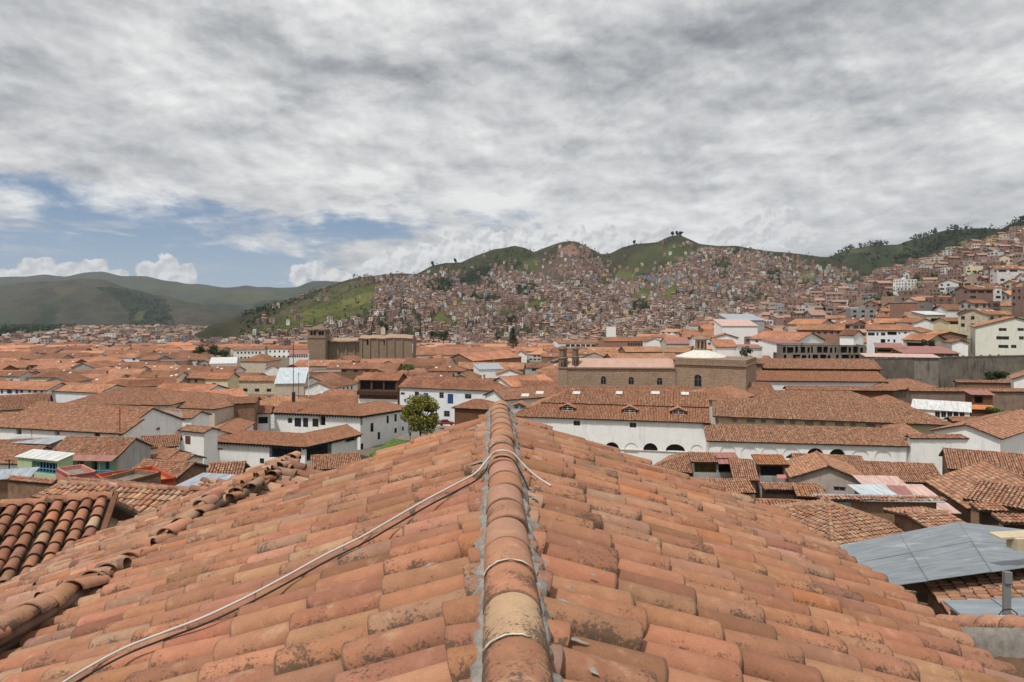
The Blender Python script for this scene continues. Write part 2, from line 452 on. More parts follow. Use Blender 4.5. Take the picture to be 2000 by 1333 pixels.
# ------------------------------------------------------------------ ground and hills
def interp(x, pts):
    xs = [p[0] for p in pts]; ys = [p[1] for p in pts]
    return np.interp(x, xs, ys)
BASE = [(-400, -2), (-20, -8.5), (0, -9), (20, -13), (40, -18), (70, -22.5), (110, -27.5), (146, -34.2), (162, -34), (190, -33), (250, -33.5), (400, -36), (700, -41), (1000, -45), (2500, -58), (6000, -90), (14000, -120)]
RISE = [(100, 0), (150, 5), (200, 20), (250, 29), (350, 42), (450, 58), (600, 85), (900, 150), (1100, 163), (1500, 140), (2600, 70), (4000, 0)]
def gz(X, Y):
    X = np.asarray(X, float); Y = np.asarray(Y, float)
    r = X / np.maximum(Y, 30)
    k = np.clip((r - .1) / .65, 0, 1.25) ** 1.3
    return interp(Y, BASE) + k * interp(Y, RISE)

def land_material(name):
    """scrub, grass, woods and bare earth: the kind of cover is stored with the land, the grain is procedural"""
    m, N, b, L = new_mat(name, .95, .1)
    at = N.n('ShaderNodeAttribute', attribute_name='tint').outputs['Color']
    co = N.n('ShaderNodeNewGeometry').outputs['Position']
    a = N.noise(co, .011, 6, .65); f = N.noise(co, .10, 6, .75)
    c = N.mix(N.ramp(a, .42, .62, 0, .6), at, N.mix(1.0, at, (.55, .66, .55), 'MULTIPLY'))
    c = N.mix(1.0, c, (1.0, .90, .96), 'MULTIPLY')
    c = N.mix(N.ramp(f, .50, .66, 0, .8), c, (.024, .032, .018))
    c = N.mix(N.ramp(N.noise(co, .025, 5, .7), .60, .74, 0, .4), c, (.19, .15, .09))
    L.new(c, b.inputs['Base Color'])
    bump(N, b, N.math('ADD', N.math('MULTIPLY', a, 3.0), f), .8, 9.0)
    return m
M_LAND = land_material('land_cover')
m, N, b, L = new_mat('town_ground', .95, .1)
co = N.n('ShaderNodeNewGeometry').outputs['Position']
c = N.mix(N.ramp(N.noise(co, .05, 5, .65), .4, .65), (.16, .13, .10), (.10, .10, .055))
c = N.mix(N.ramp(N.noise(co, .8, 5, .65), .45, .7, 0, .5), c, (.22, .19, .16))
L.new(c, b.inputs['Base Color'])
M_GROUND = m

mb = MB()
na, dist = 288, np.concatenate([[1.5], np.geomspace(6, 14000, 110)])
ang = np.linspace(-math.pi, math.pi, na, endpoint=False)
AA, DD = np.meshgrid(ang, dist, indexing='ij')
GX = np.sin(AA) * DD; GY = np.cos(AA) * DD
GZ = gz(GX, GY)
idx = np.arange(na * len(dist)).reshape(na, -1)
nx_ = np.roll(idx, -1, 0)
q = np.stack([idx[:, :-1], idx[:, 1:], nx_[:, 1:], nx_[:, :-1]], -1).reshape(-1, 4)[:, ::-1]
mb.add(np.stack([GX, GY, GZ], -1), quads=q)
mb.g.append(([int(i) for i in idx[:, 0]][::-1], 0))
tag(mb.build('ground', None, M_GROUND, True), kind='structure')

def in_poly(x, y, poly):
    c = False; j = len(poly) - 1
    for i in range(len(poly)):
        xi, yi = poly[i]; xj, yj = poly[j]
        if (yi > y) != (yj > y) and x < (xj - xi) * (y - yi) / (yj - yi) + xi: c = not c
        j = i
    return c

SCRUB = (.060, .062, .034); GRASS = (.095, .115, .036); WOODS = (.022, .035, .018); BARE = (.24, .14, .10); FIELD = (.075, .085, .036); BLUEG = (.06, .075, .045); EARTH = (.17, .12, .075)

class Hill:
    """land between a foot line and a crest line; both given as sight lines with their own distances"""
    def __init__(s, name, crest, foot, bow, amp, freq, cover, seed=0, nx=190, nt=70, default=SCRUB):
        s.crest = crest; s.foot = foot; s.bow = bow; s.amp = amp; s.freq = freq; s.seed = seed
        xs = np.linspace(crest[0][0], crest[-1][0], nx)
        ts = np.concatenate([[-.08], np.linspace(0, 1, nt), [1.06, 1.2, 1.5, 2.0]])
        v = np.zeros((nx, len(ts), 3)); ti = np.zeros((nx, len(ts), 3))
        for i, x in enumerate(xs):
            for j, t in enumerate(ts):
                p = s.at(x, min(max(t, 0.0), 1.0))
                if t < 0: p = p + np.array([0, -10.0, -45.0])
                if t > 1:
                    yr = p[1]; k = (t - 1)
                    p = np.array([p[0] * (1 + k * .5), yr * (1 + k * .5), p[2] - (p[2] + 70) * min(1, k * 1.1)])
                v[i, j] = p
                X, Y = px(p)
                col = default
                w = 6 * mnoise.noise(Vector((X * .06, Y * .06, seed + 5.0))) + 3 * mnoise.noise(Vector((X * .2, Y * .2, seed)))
                for (poly, c) in cover:
                    if in_poly(X + w, Y + w * .5, poly): col = c
                ti[i, j] = np.array(col) * (1 + .25 * mnoise.noise(Vector((X * .03, Y * .03, 3.0))))
        k = np.arange(nx * len(ts)).reshape(nx, -1)
        q = np.stack([k[:-1, :-1], k[1:, :-1], k[1:, 1:], k[:-1, 1:]], -1).reshape(-1, 4)
        mb = MB(); mb.add(v, quads=q, tint=ti.reshape(-1, 3))
        s.ob = tag(mb.build(name, None, M_LAND, True), kind='structure')
    def at(s, x, t):
        xs = [c[0] for c in s.crest]
        yc = np.interp(x, xs, [c[1] for c in s.crest]); Yc = np.interp(x, xs, [c[2] for c in s.crest])
        fx = [c[0] for c in s.foot]
        yf = np.interp(x, fx, [c[1] for c in s.foot]); Yf = np.interp(x, fx, [c[2] for c in s.foot])
        Y = Yf + (Yc - Yf) * t
        y = yf + (yc - yf) * (t ** s.bow)
        p = P(x, y, Y)
        e = math.sin(math.pi * min(1, max(0, t))) ** .7
        h = mnoise.fractal(Vector((p[0] * s.freq, p[1] * s.freq * .5, s.seed * 3.1)), 1.0, 2.1, 5)
        ridge = abs(mnoise.noise(Vector((p[0] * s.freq * .8, p[1] * s.freq * .15, s.seed + 9.0))))
        p[2] += s.amp * (h * .7 - ridge * 1.1) * e + s.amp * .12 * h * (1 if t > .9 else 0)
        return p

def el_poly(cx, cy, rx, ry, n=14, rot=0):
    return [(cx + rx * math.cos(a) * math.cos(rot) - ry * math.sin(a) * math.sin(rot), cy + rx * math.cos(a) * math.sin(rot) + ry * math.sin(a) * math.cos(rot)) for a in [2 * math.pi * i / n for i in range(n)]]

H_FARB = Hill('far_mountains',
    [(-500, 560, 8200), (-150, 552, 8000), (0, 544, 8000), (45, 541, 8000), (90, 537, 8000), (130, 541, 8000), (168, 534, 8000), (200, 533, 8000), (235, 542, 8000), (285, 542, 8000), (330, 553, 8000), (365, 556, 8000), (400, 557, 7800), (440, 561, 7600), (482, 557, 7500), (500, 560, 7500), (540, 562, 7500), (580, 561, 7500), (610, 551, 7300), (640, 550, 7200), (676, 551, 7200), (720, 556, 7000), (820, 566, 7000), (1000, 590, 7000)],
    [(-500, 640, 4500), (1000, 640, 4500)], .95, 260, .0011, [(el_poly(480, 580, 60, 14), FIELD), (el_poly(560, 590, 40, 10), FIELD), (el_poly(100, 565, 90, 9), FIELD), (el_poly(420, 610, 70, 16), WOODS), (el_poly(530, 600, 35, 14), WOODS), (el_poly(340, 562, 60, 6), FIELD)], 1, default=(.055, .068, .045))
H_FARA = Hill('far_hill',
    [(-500, 575, 5600), (-100, 562, 5500), (0, 556, 5300), (60, 553, 5200), (120, 549, 5100), (160, 545, 5000), (205, 546, 5000), (230, 556, 5000), (250, 562, 5000), (275, 572, 4800), (300, 578, 4700), (330, 582, 4600), (370, 592, 4500), (400, 600, 4400), (440, 615, 4300), (480, 628, 4200), (520, 640, 4000)],
    [(-500, 650, 3200), (520, 650, 3200)], .85, 230, .0016,
    [([(40, 645), (90, 608), (125, 596), (110, 620), (80, 648)], WOODS), ([(180, 560), (215, 575), (250, 610), (255, 640), (330, 640), (320, 585), (290, 566), (240, 566)], WOODS), ([(265, 612), (285, 605), (282, 628), (258, 625)], FIELD), (el_poly(70, 551, 22, 4), WOODS), (el_poly(125, 568, 22, 9), (.085, .075, .045)), (el_poly(370, 615, 40, 12), (.08, .07, .05)), (el_poly(20, 625, 25, 20), BLUEG)], 2, default=(.060, .062, .042))

GREEN1 = [(470, 652), (530, 632), (590, 606), (650, 584), (700, 562), (738, 553), (732, 580), (729, 611), (690, 617), (640, 630), (590, 645), (540, 652)]
COVER_M = [
    ([(560, 612), (650, 588), (735, 560), (730, 585), (640, 612), (570, 628)], (.12, .14, .045)),
    (GREEN1, GRASS), ([(560, 618), (620, 604), (700, 578), (733, 570), (730, 590), (650, 612), (575, 630)], (.15, .165, .05)),
    ([(490, 640), (560, 602), (640, 566), (690, 550), (735, 548), (680, 566), (600, 600), (520, 640)], (.10, .10, .05)),
    ([(895, 556), (905, 540), (940, 522), (962, 521), (962, 532), (935, 546), (905, 560)], WOODS),
    (el_poly(1005, 508, 38, 22), (.055, .07, .03)), (el_poly(1040, 520, 22, 14), (.08, .11, .035)),
    (el_poly(860, 560, 30, 14), WOODS), (el_poly(928, 590, 14, 17), WOODS), (el_poly(960, 585, 24, 8), WOODS), (el_poly(1030, 568, 22, 15), WOODS),
    (el_poly(890, 612, 45, 20, rot=-.4), (.14, .17, .045)), (el_poly(960, 605, 40, 10), (.10, .12, .045)), (el_poly(1045, 595, 14, 8), GRASS),
    ([(1085, 490), (1118, 474), (1138, 492), (1132, 500), (1100, 498)], BARE), ([(1025, 540), (1090, 500), (1130, 505), (1100, 545)], (.115, .09, .06)),
    (el_poly(1260, 510, 45, 24, rot=-.6), (.075, .085, .038)), (el_poly(1325, 495, 28, 22), (.085, .105, .038)), (el_poly(1218, 545, 20, 18), (.10, .14, .035)),
    (el_poly(1275, 572, 48, 18, rot=-.3), GRASS), (el_poly(1300, 570, 22, 12), (.12, .155, .04)), (el_poly(1250, 603, 18, 12), WOODS), (el_poly(1340, 576, 22, 4), WOODS),
    (el_poly(1395, 512, 40, 14, rot=.2), (.05, .065, .028)), (el_poly(1435, 492, 9, 9), WOODS), (el_poly(1540, 545, 45, 20), (.035, .05, .022)), (el_poly(1512, 542, 14, 14), WOODS), (el_poly(1575, 540, 22, 12), (.13, .16, .045)), (el_poly(1480, 555, 12, 8), (.09, .13, .035)), (el_poly(1370, 543, 8, 5), GRASS)]
H_MAIN = Hill('hill',
    [(380, 650, 1250), (430, 640, 1250), (480, 624, 1300), (530, 602, 1350), (570, 589, 1400), (600, 576, 1450), (640, 563, 1500), (680, 549, 1600), (700, 544, 1650), (725, 541, 1700), (755, 535, 1750), (785, 534, 1800), (815, 535, 1850), (845, 518, 1950), (870, 513, 2000), (900, 514, 2050), (930, 502, 2100), (965, 488, 2150), (990, 483, 2150), (1005, 480, 2150), (1025, 485, 2150), (1044, 494, 2150), (1070, 484, 2200), (1090, 477, 2200), (1112, 472.5, 2200), (1125, 473, 2200), (1145, 483, 2200), (1175, 499, 2200), (1190, 498, 2200), (1215, 486, 2150), (1240, 479, 2100), (1285, 476, 2100), (1300, 468, 2100), (1315, 462, 2100), (1330, 461, 2100), (1345, 467, 2100), (1365, 476, 2050), (1400, 480, 2000), (1440, 480, 2000), (1475, 487, 1950), (1510, 492, 1900), (1560, 499, 1900), (1600, 503, 1850), (1640, 512, 1800), (1680, 530, 1700), (1720, 560, 1600), (1800, 620, 1400)],
    [(380, 668, 950), (600, 676, 880), (1000, 684, 800), (1500, 690, 700), (1800, 700, 650)], .92, 58, .0042, COVER_M, 3, nx=230, nt=80)
H_RIGHT = Hill('wooded_hill',
    [(1480, 510, 2600), (1540, 506, 2600), (1600, 503, 2600), (1622, 500, 2600), (1650, 487, 2600), (1680, 482, 2550), (1705, 478, 2500), (1725, 479, 2500), (1755, 478, 2450), (1770, 472, 2400), (1800, 464, 2300), (1830, 455, 2200), (1850, 450, 2150), (1875, 449, 2100), (1900, 446, 2100), (1930, 446, 2100), (1955, 446, 2050), (1970, 440, 2000), (1990, 432, 2000), (2040, 425, 2000), (2150, 405, 2000), (2400, 400, 2000)],
    [(1480, 600, 1500), (1700, 580, 1400), (2400, 540, 1250)], .9, 80, .0034,
    [(el_poly(1900, 470, 160, 24, rot=-.25), (.03, .042, .022)), (el_poly(1720, 500, 70, 14), (.04, .055, .026)), (el_poly(1780, 487, 30, 6), FIELD), (el_poly(1680, 489, 28, 6), (.095, .10, .05)), (el_poly(1620, 545, 55, 20), (.10, .12, .045)), (el_poly(1640, 545, 25, 7), (.15, .16, .045)), (el_poly(1900, 478, 25, 9), (.12, .15, .05))], 4, nx=150, nt=50, default=(.05, .065, .032))
# ------------------------------------------------------------------ tiles as geometry
PAL = .86 * np.array([(.36, .172, .10), (.345, .16, .093), (.37, .195, .118), (.31, .145, .088), (.35, .195, .132), (.27, .135, .088), (.39, .245, .155), (.39, .168, .08), (.31, .178, .127), (.225, .135, .095)])
PALW = np.array([.31, .25, .16, .16, .04, .05, .012, .025, .012, .004])
OLDW = np.array([.14, .13, .12, .13, .12, .13, .09, .03, .07, .04])

def pick_tints(n, w=PALW, jit=.1):
    t = PAL[RNG.choice(len(PAL), n, p=w / w.sum())]
    return np.clip(t * (1 + RNG.normal(0, jit, (n, 1))) * (1 + RNG.normal(0, .03, (n, 3))), .01, .9)

def tiles(mb, org, U, D, N, rl, ru, h, na, rings, tint, lift=.03, m=0, arc=math.pi):
    """many half-barrel tiles at once. org: lower end centres (T,3); U,D,N per tile unit vectors (T,3), D points UP the slope and
    carries the tile's length; rings: (t, shell offset)"""
    T = len(org)
    th = (math.pi - arc) / 2 + arc * np.linspace(0, 1, na)
    c = np.cos(th); s = np.sin(th)
    verts = np.zeros((T, len(rings), na, 3)); uv = np.zeros((T, len(rings), na, 2))
    rr = RNG.random(T)
    for j, (t, off) in enumerate(rings):
        r = rl + (ru - rl) * t + off
        hh = h * (rl + (ru - rl) * t) / rl + off
        verts[:, j] = (org[:, None] + D[:, None] * t + N[:, None] * (lift * (1 - t)) + U[:, None] * (r * c)[None, :, None] * 1.0 + N[:, None] * (hh * s)[None, :, None])
        uv[:, j, :, 0] = np.floor(rr * 60)[:, None] + .01 + .98 * (np.arange(na) / (na - 1.0))[None]; uv[:, j, :, 1] = t
    nr = len(rings)
    base = np.arange(nr * na).reshape(nr, na)
    q = np.stack([base[:-1, :-1], base[:-1, 1:], base[1:, 1:], base[1:, :-1]], -1).reshape(-1, 4)
    Q = (q[None] + (np.arange(T) * nr * na)[:, None, None]).reshape(-1, 4)
    mb.add(verts.reshape(-1, 3), quads=Q, m=m, uv=uv.reshape(-1, 2), tint=np.repeat(tint, nr * na, 0))

RING_NEAR = [(.30, -.019), (0, -.019), (-.003, -.011), (0, -.003), (.014, 0), (.3, 0), (.65, 0), (1, 0)]
RING_MID = [(.12, -.015), (0, -.014), (0, 0), (.5, 0), (1, 0)]
RING_LOW = [(0, -.03), (0, 0), (1, 0)]

def poly_span(poly, u):
    """range of v over which the line u crosses a convex polygon"""
    vs = []
    k = len(poly)
    for i in range(k):
        (a, b), (c, d) = poly[i], poly[(i + 1) % k]
        if (a - u) * (c - u) <= 0 and abs(a - c) > 1e-9:
            vs.append(b + (d - b) * (u - a) / (c - a))
    return (min(vs), max(vs)) if len(vs) >= 2 else None

def tile_plane(mb, pts, lod, pitch=.30, expo=.40, over=.08, m_tile=0, m_slab=1, w=PALW, jit=.1, messy=1.0, thick=.1, hole=0.0):
    """one tiled roof plane. pts: eave start, eave end, then the top corners, in world metres"""
    pts = [np.asarray(p, float) for p in pts]
    O = pts[0]; U = pts[1] - O; U /= np.linalg.norm(U)
    N = np.cross(U, pts[2] - O); N /= np.linalg.norm(N)
    if N[2] < 0: N = -N
    V = np.cross(N, U)
    if V[2] < 0: V = -V
    poly = [(np.dot(p - O, U), np.dot(p - O, V)) for p in pts]
    # slab underneath
    k = len(pts)
    top = [p - N * .015 for p in pts]; bot = [p - N * thick for p in pts]
    mb.add(top + bot, ngons=[list(range(k)), [2 * k - 1 - i for i in range(k)]] + [[i, i + k, (i + 1) % k + k, (i + 1) % k] for i in range(k)], m=m_slab,
           uv=[poly[i % k] for i in range(2 * k)], tint=(.2, .1, .07))
    us = [p[0] for p in poly]
    nrow = max(1, int(round((max(us) - min(us)) / pitch)))
    pit = (max(us) - min(us)) / nrow
    org = []; Dv = []; Uv = []; Nv = []
    for i in range(nrow):
        u = min(us) + pit * (i + .5)
        sp = poly_span(poly, u)
        if sp is None or sp[1] - sp[0] < .12: continue
        lo, hi = sp[0] - over, sp[1] + .02
        if lod <= 1:
            org.append(O + U * u + V * lo); Dv.append(V * (hi - lo)); Uv.append(U); Nv.append(N)
            continue
        v = lo + RNG.uniform(-.03, .03) * messy
        du = RNG.normal(0, .017) * messy + (RNG.choice([-1, 1]) * .028 if lod >= 3 and RNG.random() < .2 else 0)
        first = True
        while v < hi - .06:
            if hole and RNG.random() < hole and not first:
                v += expo; continue
            L = min(expo * 1.16, hi - v + .03)
            a = RNG.normal(0, .023) * messy
            d = V * math.cos(a) + U * math.sin(a)
            d = d + N * RNG.normal(0, .010) * messy
            p = O + U * (u + du + RNG.normal(0, .008) * messy) + V * (v + RNG.normal(0, .018) * messy)
            p = p + N * (RNG.normal(0, .009) * messy + .03 * mnoise.noise(Vector((u * .5, v * .5, O[0]))) * messy)
            org.append(p); Dv.append(d * L); Uv.append(U * math.cos(a) - V * math.sin(a)); Nv.append(N)
            v += expo * (1 + RNG.normal(0, .03) * messy); first = False
    if not org: return
    org = np.array(org); Dv = np.array(Dv); Uv = np.array(Uv); Nv = np.array(Nv)
    ti = pick_tints(len(org), w, jit)
    if lod == 2: ti = np.clip(ti * 1.17, 0, .9)
    if lod >= 3: tiles(mb, org, Uv, Dv, Nv, pit * .44, pit * .355, pit * .44, 15, RING_NEAR, ti, .040, m_tile)
    elif lod == 2: tiles(mb, org, Uv, Dv, Nv, pit * .44, pit * .37, pit * .36, 7, RING_MID if pit > .2 else RING_LOW, ti, .03, m_tile)
    else:
        # one continuous half barrel per row; the tiles' own colours come from the roof's metres
        na = 4; c = np.cos(np.linspace(math.pi, 0, na)); s_ = np.sin(np.linspace(math.pi, 0, na))
        T = len(org); r = pit * .42
        v = np.zeros((T, 2, na, 3)); uv = np.zeros((T, 2, na, 2))
        for j in (0, 1):
            v[:, j] = org[:, None] + Dv[:, None] * j + Uv[:, None] * (r * c)[None, :, None] + Nv[:, None] * (r * .95 * s_)[None, :, None]
            uv[:, j, :, 0] = ((np.arange(T) + .5) * .28)[:, None]
            uv[:, j, :, 1] = (np.linalg.norm(Dv, axis=1) * (1 - j))[:, None]
        b_ = np.arange(2 * na).reshape(2, na)
        q = np.stack([b_[0, :-1], b_[0, 1:], b_[1, 1:], b_[1, :-1]], -1)
        Q = (q[None] + (np.arange(T) * 2 * na)[:, None, None]).reshape(-1, 4)
        mb.add(v.reshape(-1, 3), quads=Q, m=m_tile, uv=uv.reshape(-1, 2))

def cap_row(mb, a, b, r=.14, step=.40, lod=2, m=0, w=PALW, messy=1.0, up=(0, 0, 1)):
    """ridge or hip tiles laid along the line a-b"""
    a = np.asarray(a, float); b = np.asarray(b, float)
    L = np.linalg.norm(b - a); d = (b - a) / L
    U = np.cross(d, up); U /= np.linalg.norm(U); N = np.cross(U, d)
    n = max(1, int(L / step))
    k = np.arange(n)
    org = a + d * (k[:, None] * L / n) + RNG.normal(0, .012, (n, 3)) * messy
    D = np.tile(d * L / n * 1.15, (n, 1)) + RNG.normal(0, .012, (n, 3)) * messy
    tiles(mb, org, np.tile(U, (n, 1)), D, np.tile(N, (n, 1)), r, r * .88, r, 13 if lod >= 3 else 6, RING_NEAR if lod >= 3 else RING_LOW, pick_tints(n, w), .03, m)

# ------------------------------------------------------------------ the roof we stand on
RX0, RK = .085, -.0262               # the ridge runs along X = RX0 + RK * Y
RH, SLOPE, YEND = -1.44, .365, 10.35  # apex of the two planes, their fall, far end
def ridge_pt(Y, dz=0): return np.array([RX0 + RK * Y, Y, RH + dz])
RD = np.array([RK, 1, 0]) / math.hypot(RK, 1); RC = np.array([RD[1], -RD[0], 0])   # along the ridge; across it, to the right
WL, WR = 4.75, 4.14
def near_pt(x, y):
    """where the sight line through x, y meets one of the two planes"""
    dxx, dzz = (x - 1000) / F, -(y - HZ) / F
    s_ = 1 if x > 985 else -1
    # z = RH - SLOPE * s * ((X - RX0 - RK Y) / norm)
    n = math.hypot(RK, 1)
    k = SLOPE * s_ / n
    Y = (RH + k * RX0) / (dzz + k * (dxx - RK))
    return np.array([dxx * Y, Y, dzz * Y])

roof = empty('tiled_roof', (0, 4, -9), 'long shallow terracotta tiled roof with mortared ridge under the cable, below the camera', 'roof')
for s_, wd in ((1, WR), (-1, WL)):
    mb = MB()
    def S(Y, c, dz=0): return ridge_pt(Y, -.115) + RC * s_ * c + np.array([0, 0, -SLOPE * c + dz])
    A, B = S(YEND, wd), S(-2.5, wd)
    if s_ < 0: A, B = B, A
    TOPB, TOPA = (ridge_pt(-2.5, -.115), ridge_pt(YEND, -.115)) if s_ > 0 else (ridge_pt(YEND, -.115), ridge_pt(-2.5, -.115))
    tile_plane(mb, [A, B, TOPB, TOPA], 3, pitch=.268, expo=.54, over=.1, messy=1.2, thick=.12)
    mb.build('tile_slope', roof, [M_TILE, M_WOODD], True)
# ridge tiles, each a part of its own
joint = [1.55, 1.98, 2.38, 2.79, 3.24, 3.64, 4.02, 4.45, 4.87, 5.3, 5.72, 6.15, 6.56, 6.98, 7.4, 7.83, 8.25, 8.67, 9.1, 9.52, 9.95]
for i, y in enumerate([-.6, -.15, .28, .7, 1.12] + joint):
    mb = MB()
    L = .47 + RNG.uniform(-.01, .03)
    o_ = ridge_pt(y, .0) + RC * RNG.normal(0, .006)
    d = RD + RC * RNG.normal(0, .014) + np.array([0, 0, RNG.normal(0, .008)])
    ti = pick_tints(1, np.array([.2, .15, .45, .0, .2, 0, 0, .0, 0, 0]), .04) * 1.1
    if abs(y - 2.79) < .01: ti = np.array([[.41, .275, .17]])
    if abs(y - 3.24) < .01: ti = np.array([[.36, .17, .10]])
    tiles(mb, o_[None], RC[None], (d * L)[None], np.array([[0, 0, 1.0]]), .141, .136, .116, 19, [(.2, -.018), (0, -.018), (-.004, -.009), (0, -.002), (.015, 0), (.25, 0), (.5, .0), (.75, 0), (1, 0)], ti, .010)
    # lime line left on the joint
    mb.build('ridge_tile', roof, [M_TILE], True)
mb = MB()
for s_ in (1, -1):
    n = 460
    ys = np.linspace(-.8, YEND, n)
    rows = []
    for k, (c, z) in enumerate(((.125, .03), (.145, .032), (.160, .014), (.185, -.04))):
        row = []
        for y in ys:
            q1 = mnoise.noise(Vector((y * 4.0, k * .9 + s_ * 7, 1))); q2 = mnoise.noise(Vector((y * 17.0, k * 1.7 + s_ * 3, 4)))
            cc = c + (.022 * q1 + .014 * q2) * (1 + k * .7)
            row.append(ridge_pt(y) + RC * s_ * cc + np.array([0, 0, z - SLOPE * cc * .6 + .02 * q2 + .012 * q1]))
        rows.append(row)
    v = np.array(rows).reshape(-1, 3)
    ix = np.arange(4 * n).reshape(4, n)
    mb.add(v, quads=np.stack([ix[:-1, :-1], ix[:-1, 1:], ix[1:, 1:], ix[1:, :-1]], -1).reshape(-1, 4))
# patches of lime smeared on the first tiles
for _ in range(60):
    s_ = RNG.choice([1, -1]); y = RNG.uniform(.8, 9.5) ** 1.0; c = abs(RNG.normal(.0, .15)) + .19
    ctr = ridge_pt(y) + RC * s_ * c + np.array([0, 0, -SLOPE * c + .012])
    a0 = RNG.uniform(.006, .018); b0 = a0 * RNG.uniform(1, 3.2)
    n = 11; pts = []
    for i in range(n):
        t = 2 * math.pi * i / n; k = 1 + .5 * RNG.normal()
        pts.append(ctr + RD * a0 * k * math.cos(t) + (RC * s_ - np.array([0, 0, SLOPE])) * b0 * k * math.sin(t))
    mb.add([ctr + np.array([0, 0, .012])] + pts, tris=[[0, 1 + i, 1 + (i + 1) % n] for i in range(n)])
mb.build('mortar', roof, M_MORTAR, True)
# broken ridge-joint lime: thin arcs
mb = MB()
for y in joint:
    if RNG.random() < .28:
        pts = []; rad = []
        a0, a1 = sorted(RNG.uniform(.1, 3.0, 2)); a1 = min(3.1, a1 + .7)
        for t in np.linspace(a0, a1, 14):
            pts.append(ridge_pt(y, .0) + RC * math.cos(t) * .147 + np.array([0, 0, .011 + .119 * math.sin(t)]) - RD * .003 + RNG.normal(0, .0015, 3))
            rad.append(max(.0008, .0024 + RNG.normal(0, .0014)))
        mb.tube(pts, rad, 5)
mb.build('lime_joint', roof, M_DOME, True)
# rafters' gable and house wall below
mb = MB()
a, b2 = ridge_pt(YEND - .25, -.3) - RC * (WL - .5), ridge_pt(YEND - .25, -.3) + RC * (WR - .5)
c2, d2 = ridge_pt(-2.2, -.3) + RC * (WR - .5), ridge_pt(-2.2, -.3) - RC * (WL - .5)
fl = lambda p, z: np.array([p[0], p[1], z])
zl, zr = RH - SLOPE * (WL - .5) - .14, RH - SLOPE * (WR - .5) - .14
mb.poly([fl(a, -13), fl(b2, -13), fl(b2, zr), ridge_pt(YEND - .25, -.14), fl(a, zl)])
mb.poly([fl(b2, -13), fl(c2, -13), fl(c2, zr), fl(b2, zr)])
mb.poly([fl(d2, -13), fl(a, -13), fl(a, zl), fl(d2, zl)])
mb.poly([fl(c2, -13), fl(d2, -13), fl(d2, zl), ridge_pt(-2.2, -.14), fl(c2, zr)])
mb.build('wall', roof, M_BEIGE)

# cables lying over the roof
def cable(name, label, pts2, rad, mat, lift=.0, ridge=None):
    pts = []
    for (x, y, dz) in pts2:
        p = near_pt(x, y); p[2] += dz
        # keep the sight line: slide along it so that the raised point still projects there
        pts.append(p)
    out = []
    for i in range(len(pts) - 1):
        p0 = pts[max(i - 1, 0)]; p1 = pts[i]; p2 = pts[i + 1]; p3 = pts[min(i + 2, len(pts) - 1)]
        for t in np.linspace(0, 1, 8, endpoint=False):
            out.append(.5 * ((2 * p1) + (-p0 + p2) * t + (2 * p0 - 5 * p1 + 4 * p2 - p3) * t ** 2 + (-p0 + 3 * p1 - 3 * p2 + p3) * t ** 3))
    out.append(pts[-1])
    mb = MB(); mb.tube(out, rad, 8)
    return tag(mb.build(name, None, mat, True), label, 'cable')
M_CABW = plain('white_cable_sheath', (.50, .475, .45), var=.08, rough=.5, dirt=.3)
M_CABB = plain('black_cable_sheath', (.02, .02, .021), var=.05, rough=.45)
def lifted(lst, h):
    o = []
    for (x, y) in lst: o.append((x, y, h))
    return o
WC = [(60, 1400), (120, 1352), (185, 1312), (250, 1278), (330, 1247), (400, 1220), (480, 1182), (555, 1142), (640, 1095), (705, 1063), (770, 1025), (830, 990), (890, 958), (930, 935)]
white = [(x, y, .055) for x, y in WC] + [(956, 916, .11), (974, 914, .16), (1000, 916, .15), (1022, 925, .085), (1046, 940, .05), (1076, 958, .04)]
cable('cable', 'white cable draped over the mortared ridge and down the near roof tiles', white, .0092, M_CABW)
bl = [(x + 6, y + 9, .045) for x, y in WC] + [(958, 926, .10), (974, 924, .15), (1000, 926, .135), (1020, 944, .07), (1033, 962, .02)]
cable('cable', 'black cable running under the white one across the near roof tiles', bl, .0075, M_CABB)
# ------------------------------------------------------------------ houses
FOOT = []      # (rectangle corners) of what is already built on
KEEP = []      # sight boxes that fill-in houses must leave free: (x0, y0, x1, y1, Y)

def offs(pts, d):
    """polyline shifted by d to the left of its direction, corners mitred"""
    n = len(pts); out = []
    dirs = [(pts[i + 1] - pts[i]) / np.linalg.norm(pts[i + 1] - pts[i]) for i in range(n - 1)]
    nrm = [np.array([-q[1], q[0]]) for q in dirs]
    for i in range(n):
        if i == 0: out.append(pts[0] + nrm[0] * d)
        elif i == n - 1: out.append(pts[-1] + nrm[-1] * d)
        else:
            b = nrm[i - 1] + nrm[i]; b /= np.dot(b, nrm[i])
            out.append(pts[i] + b * d)
    return out

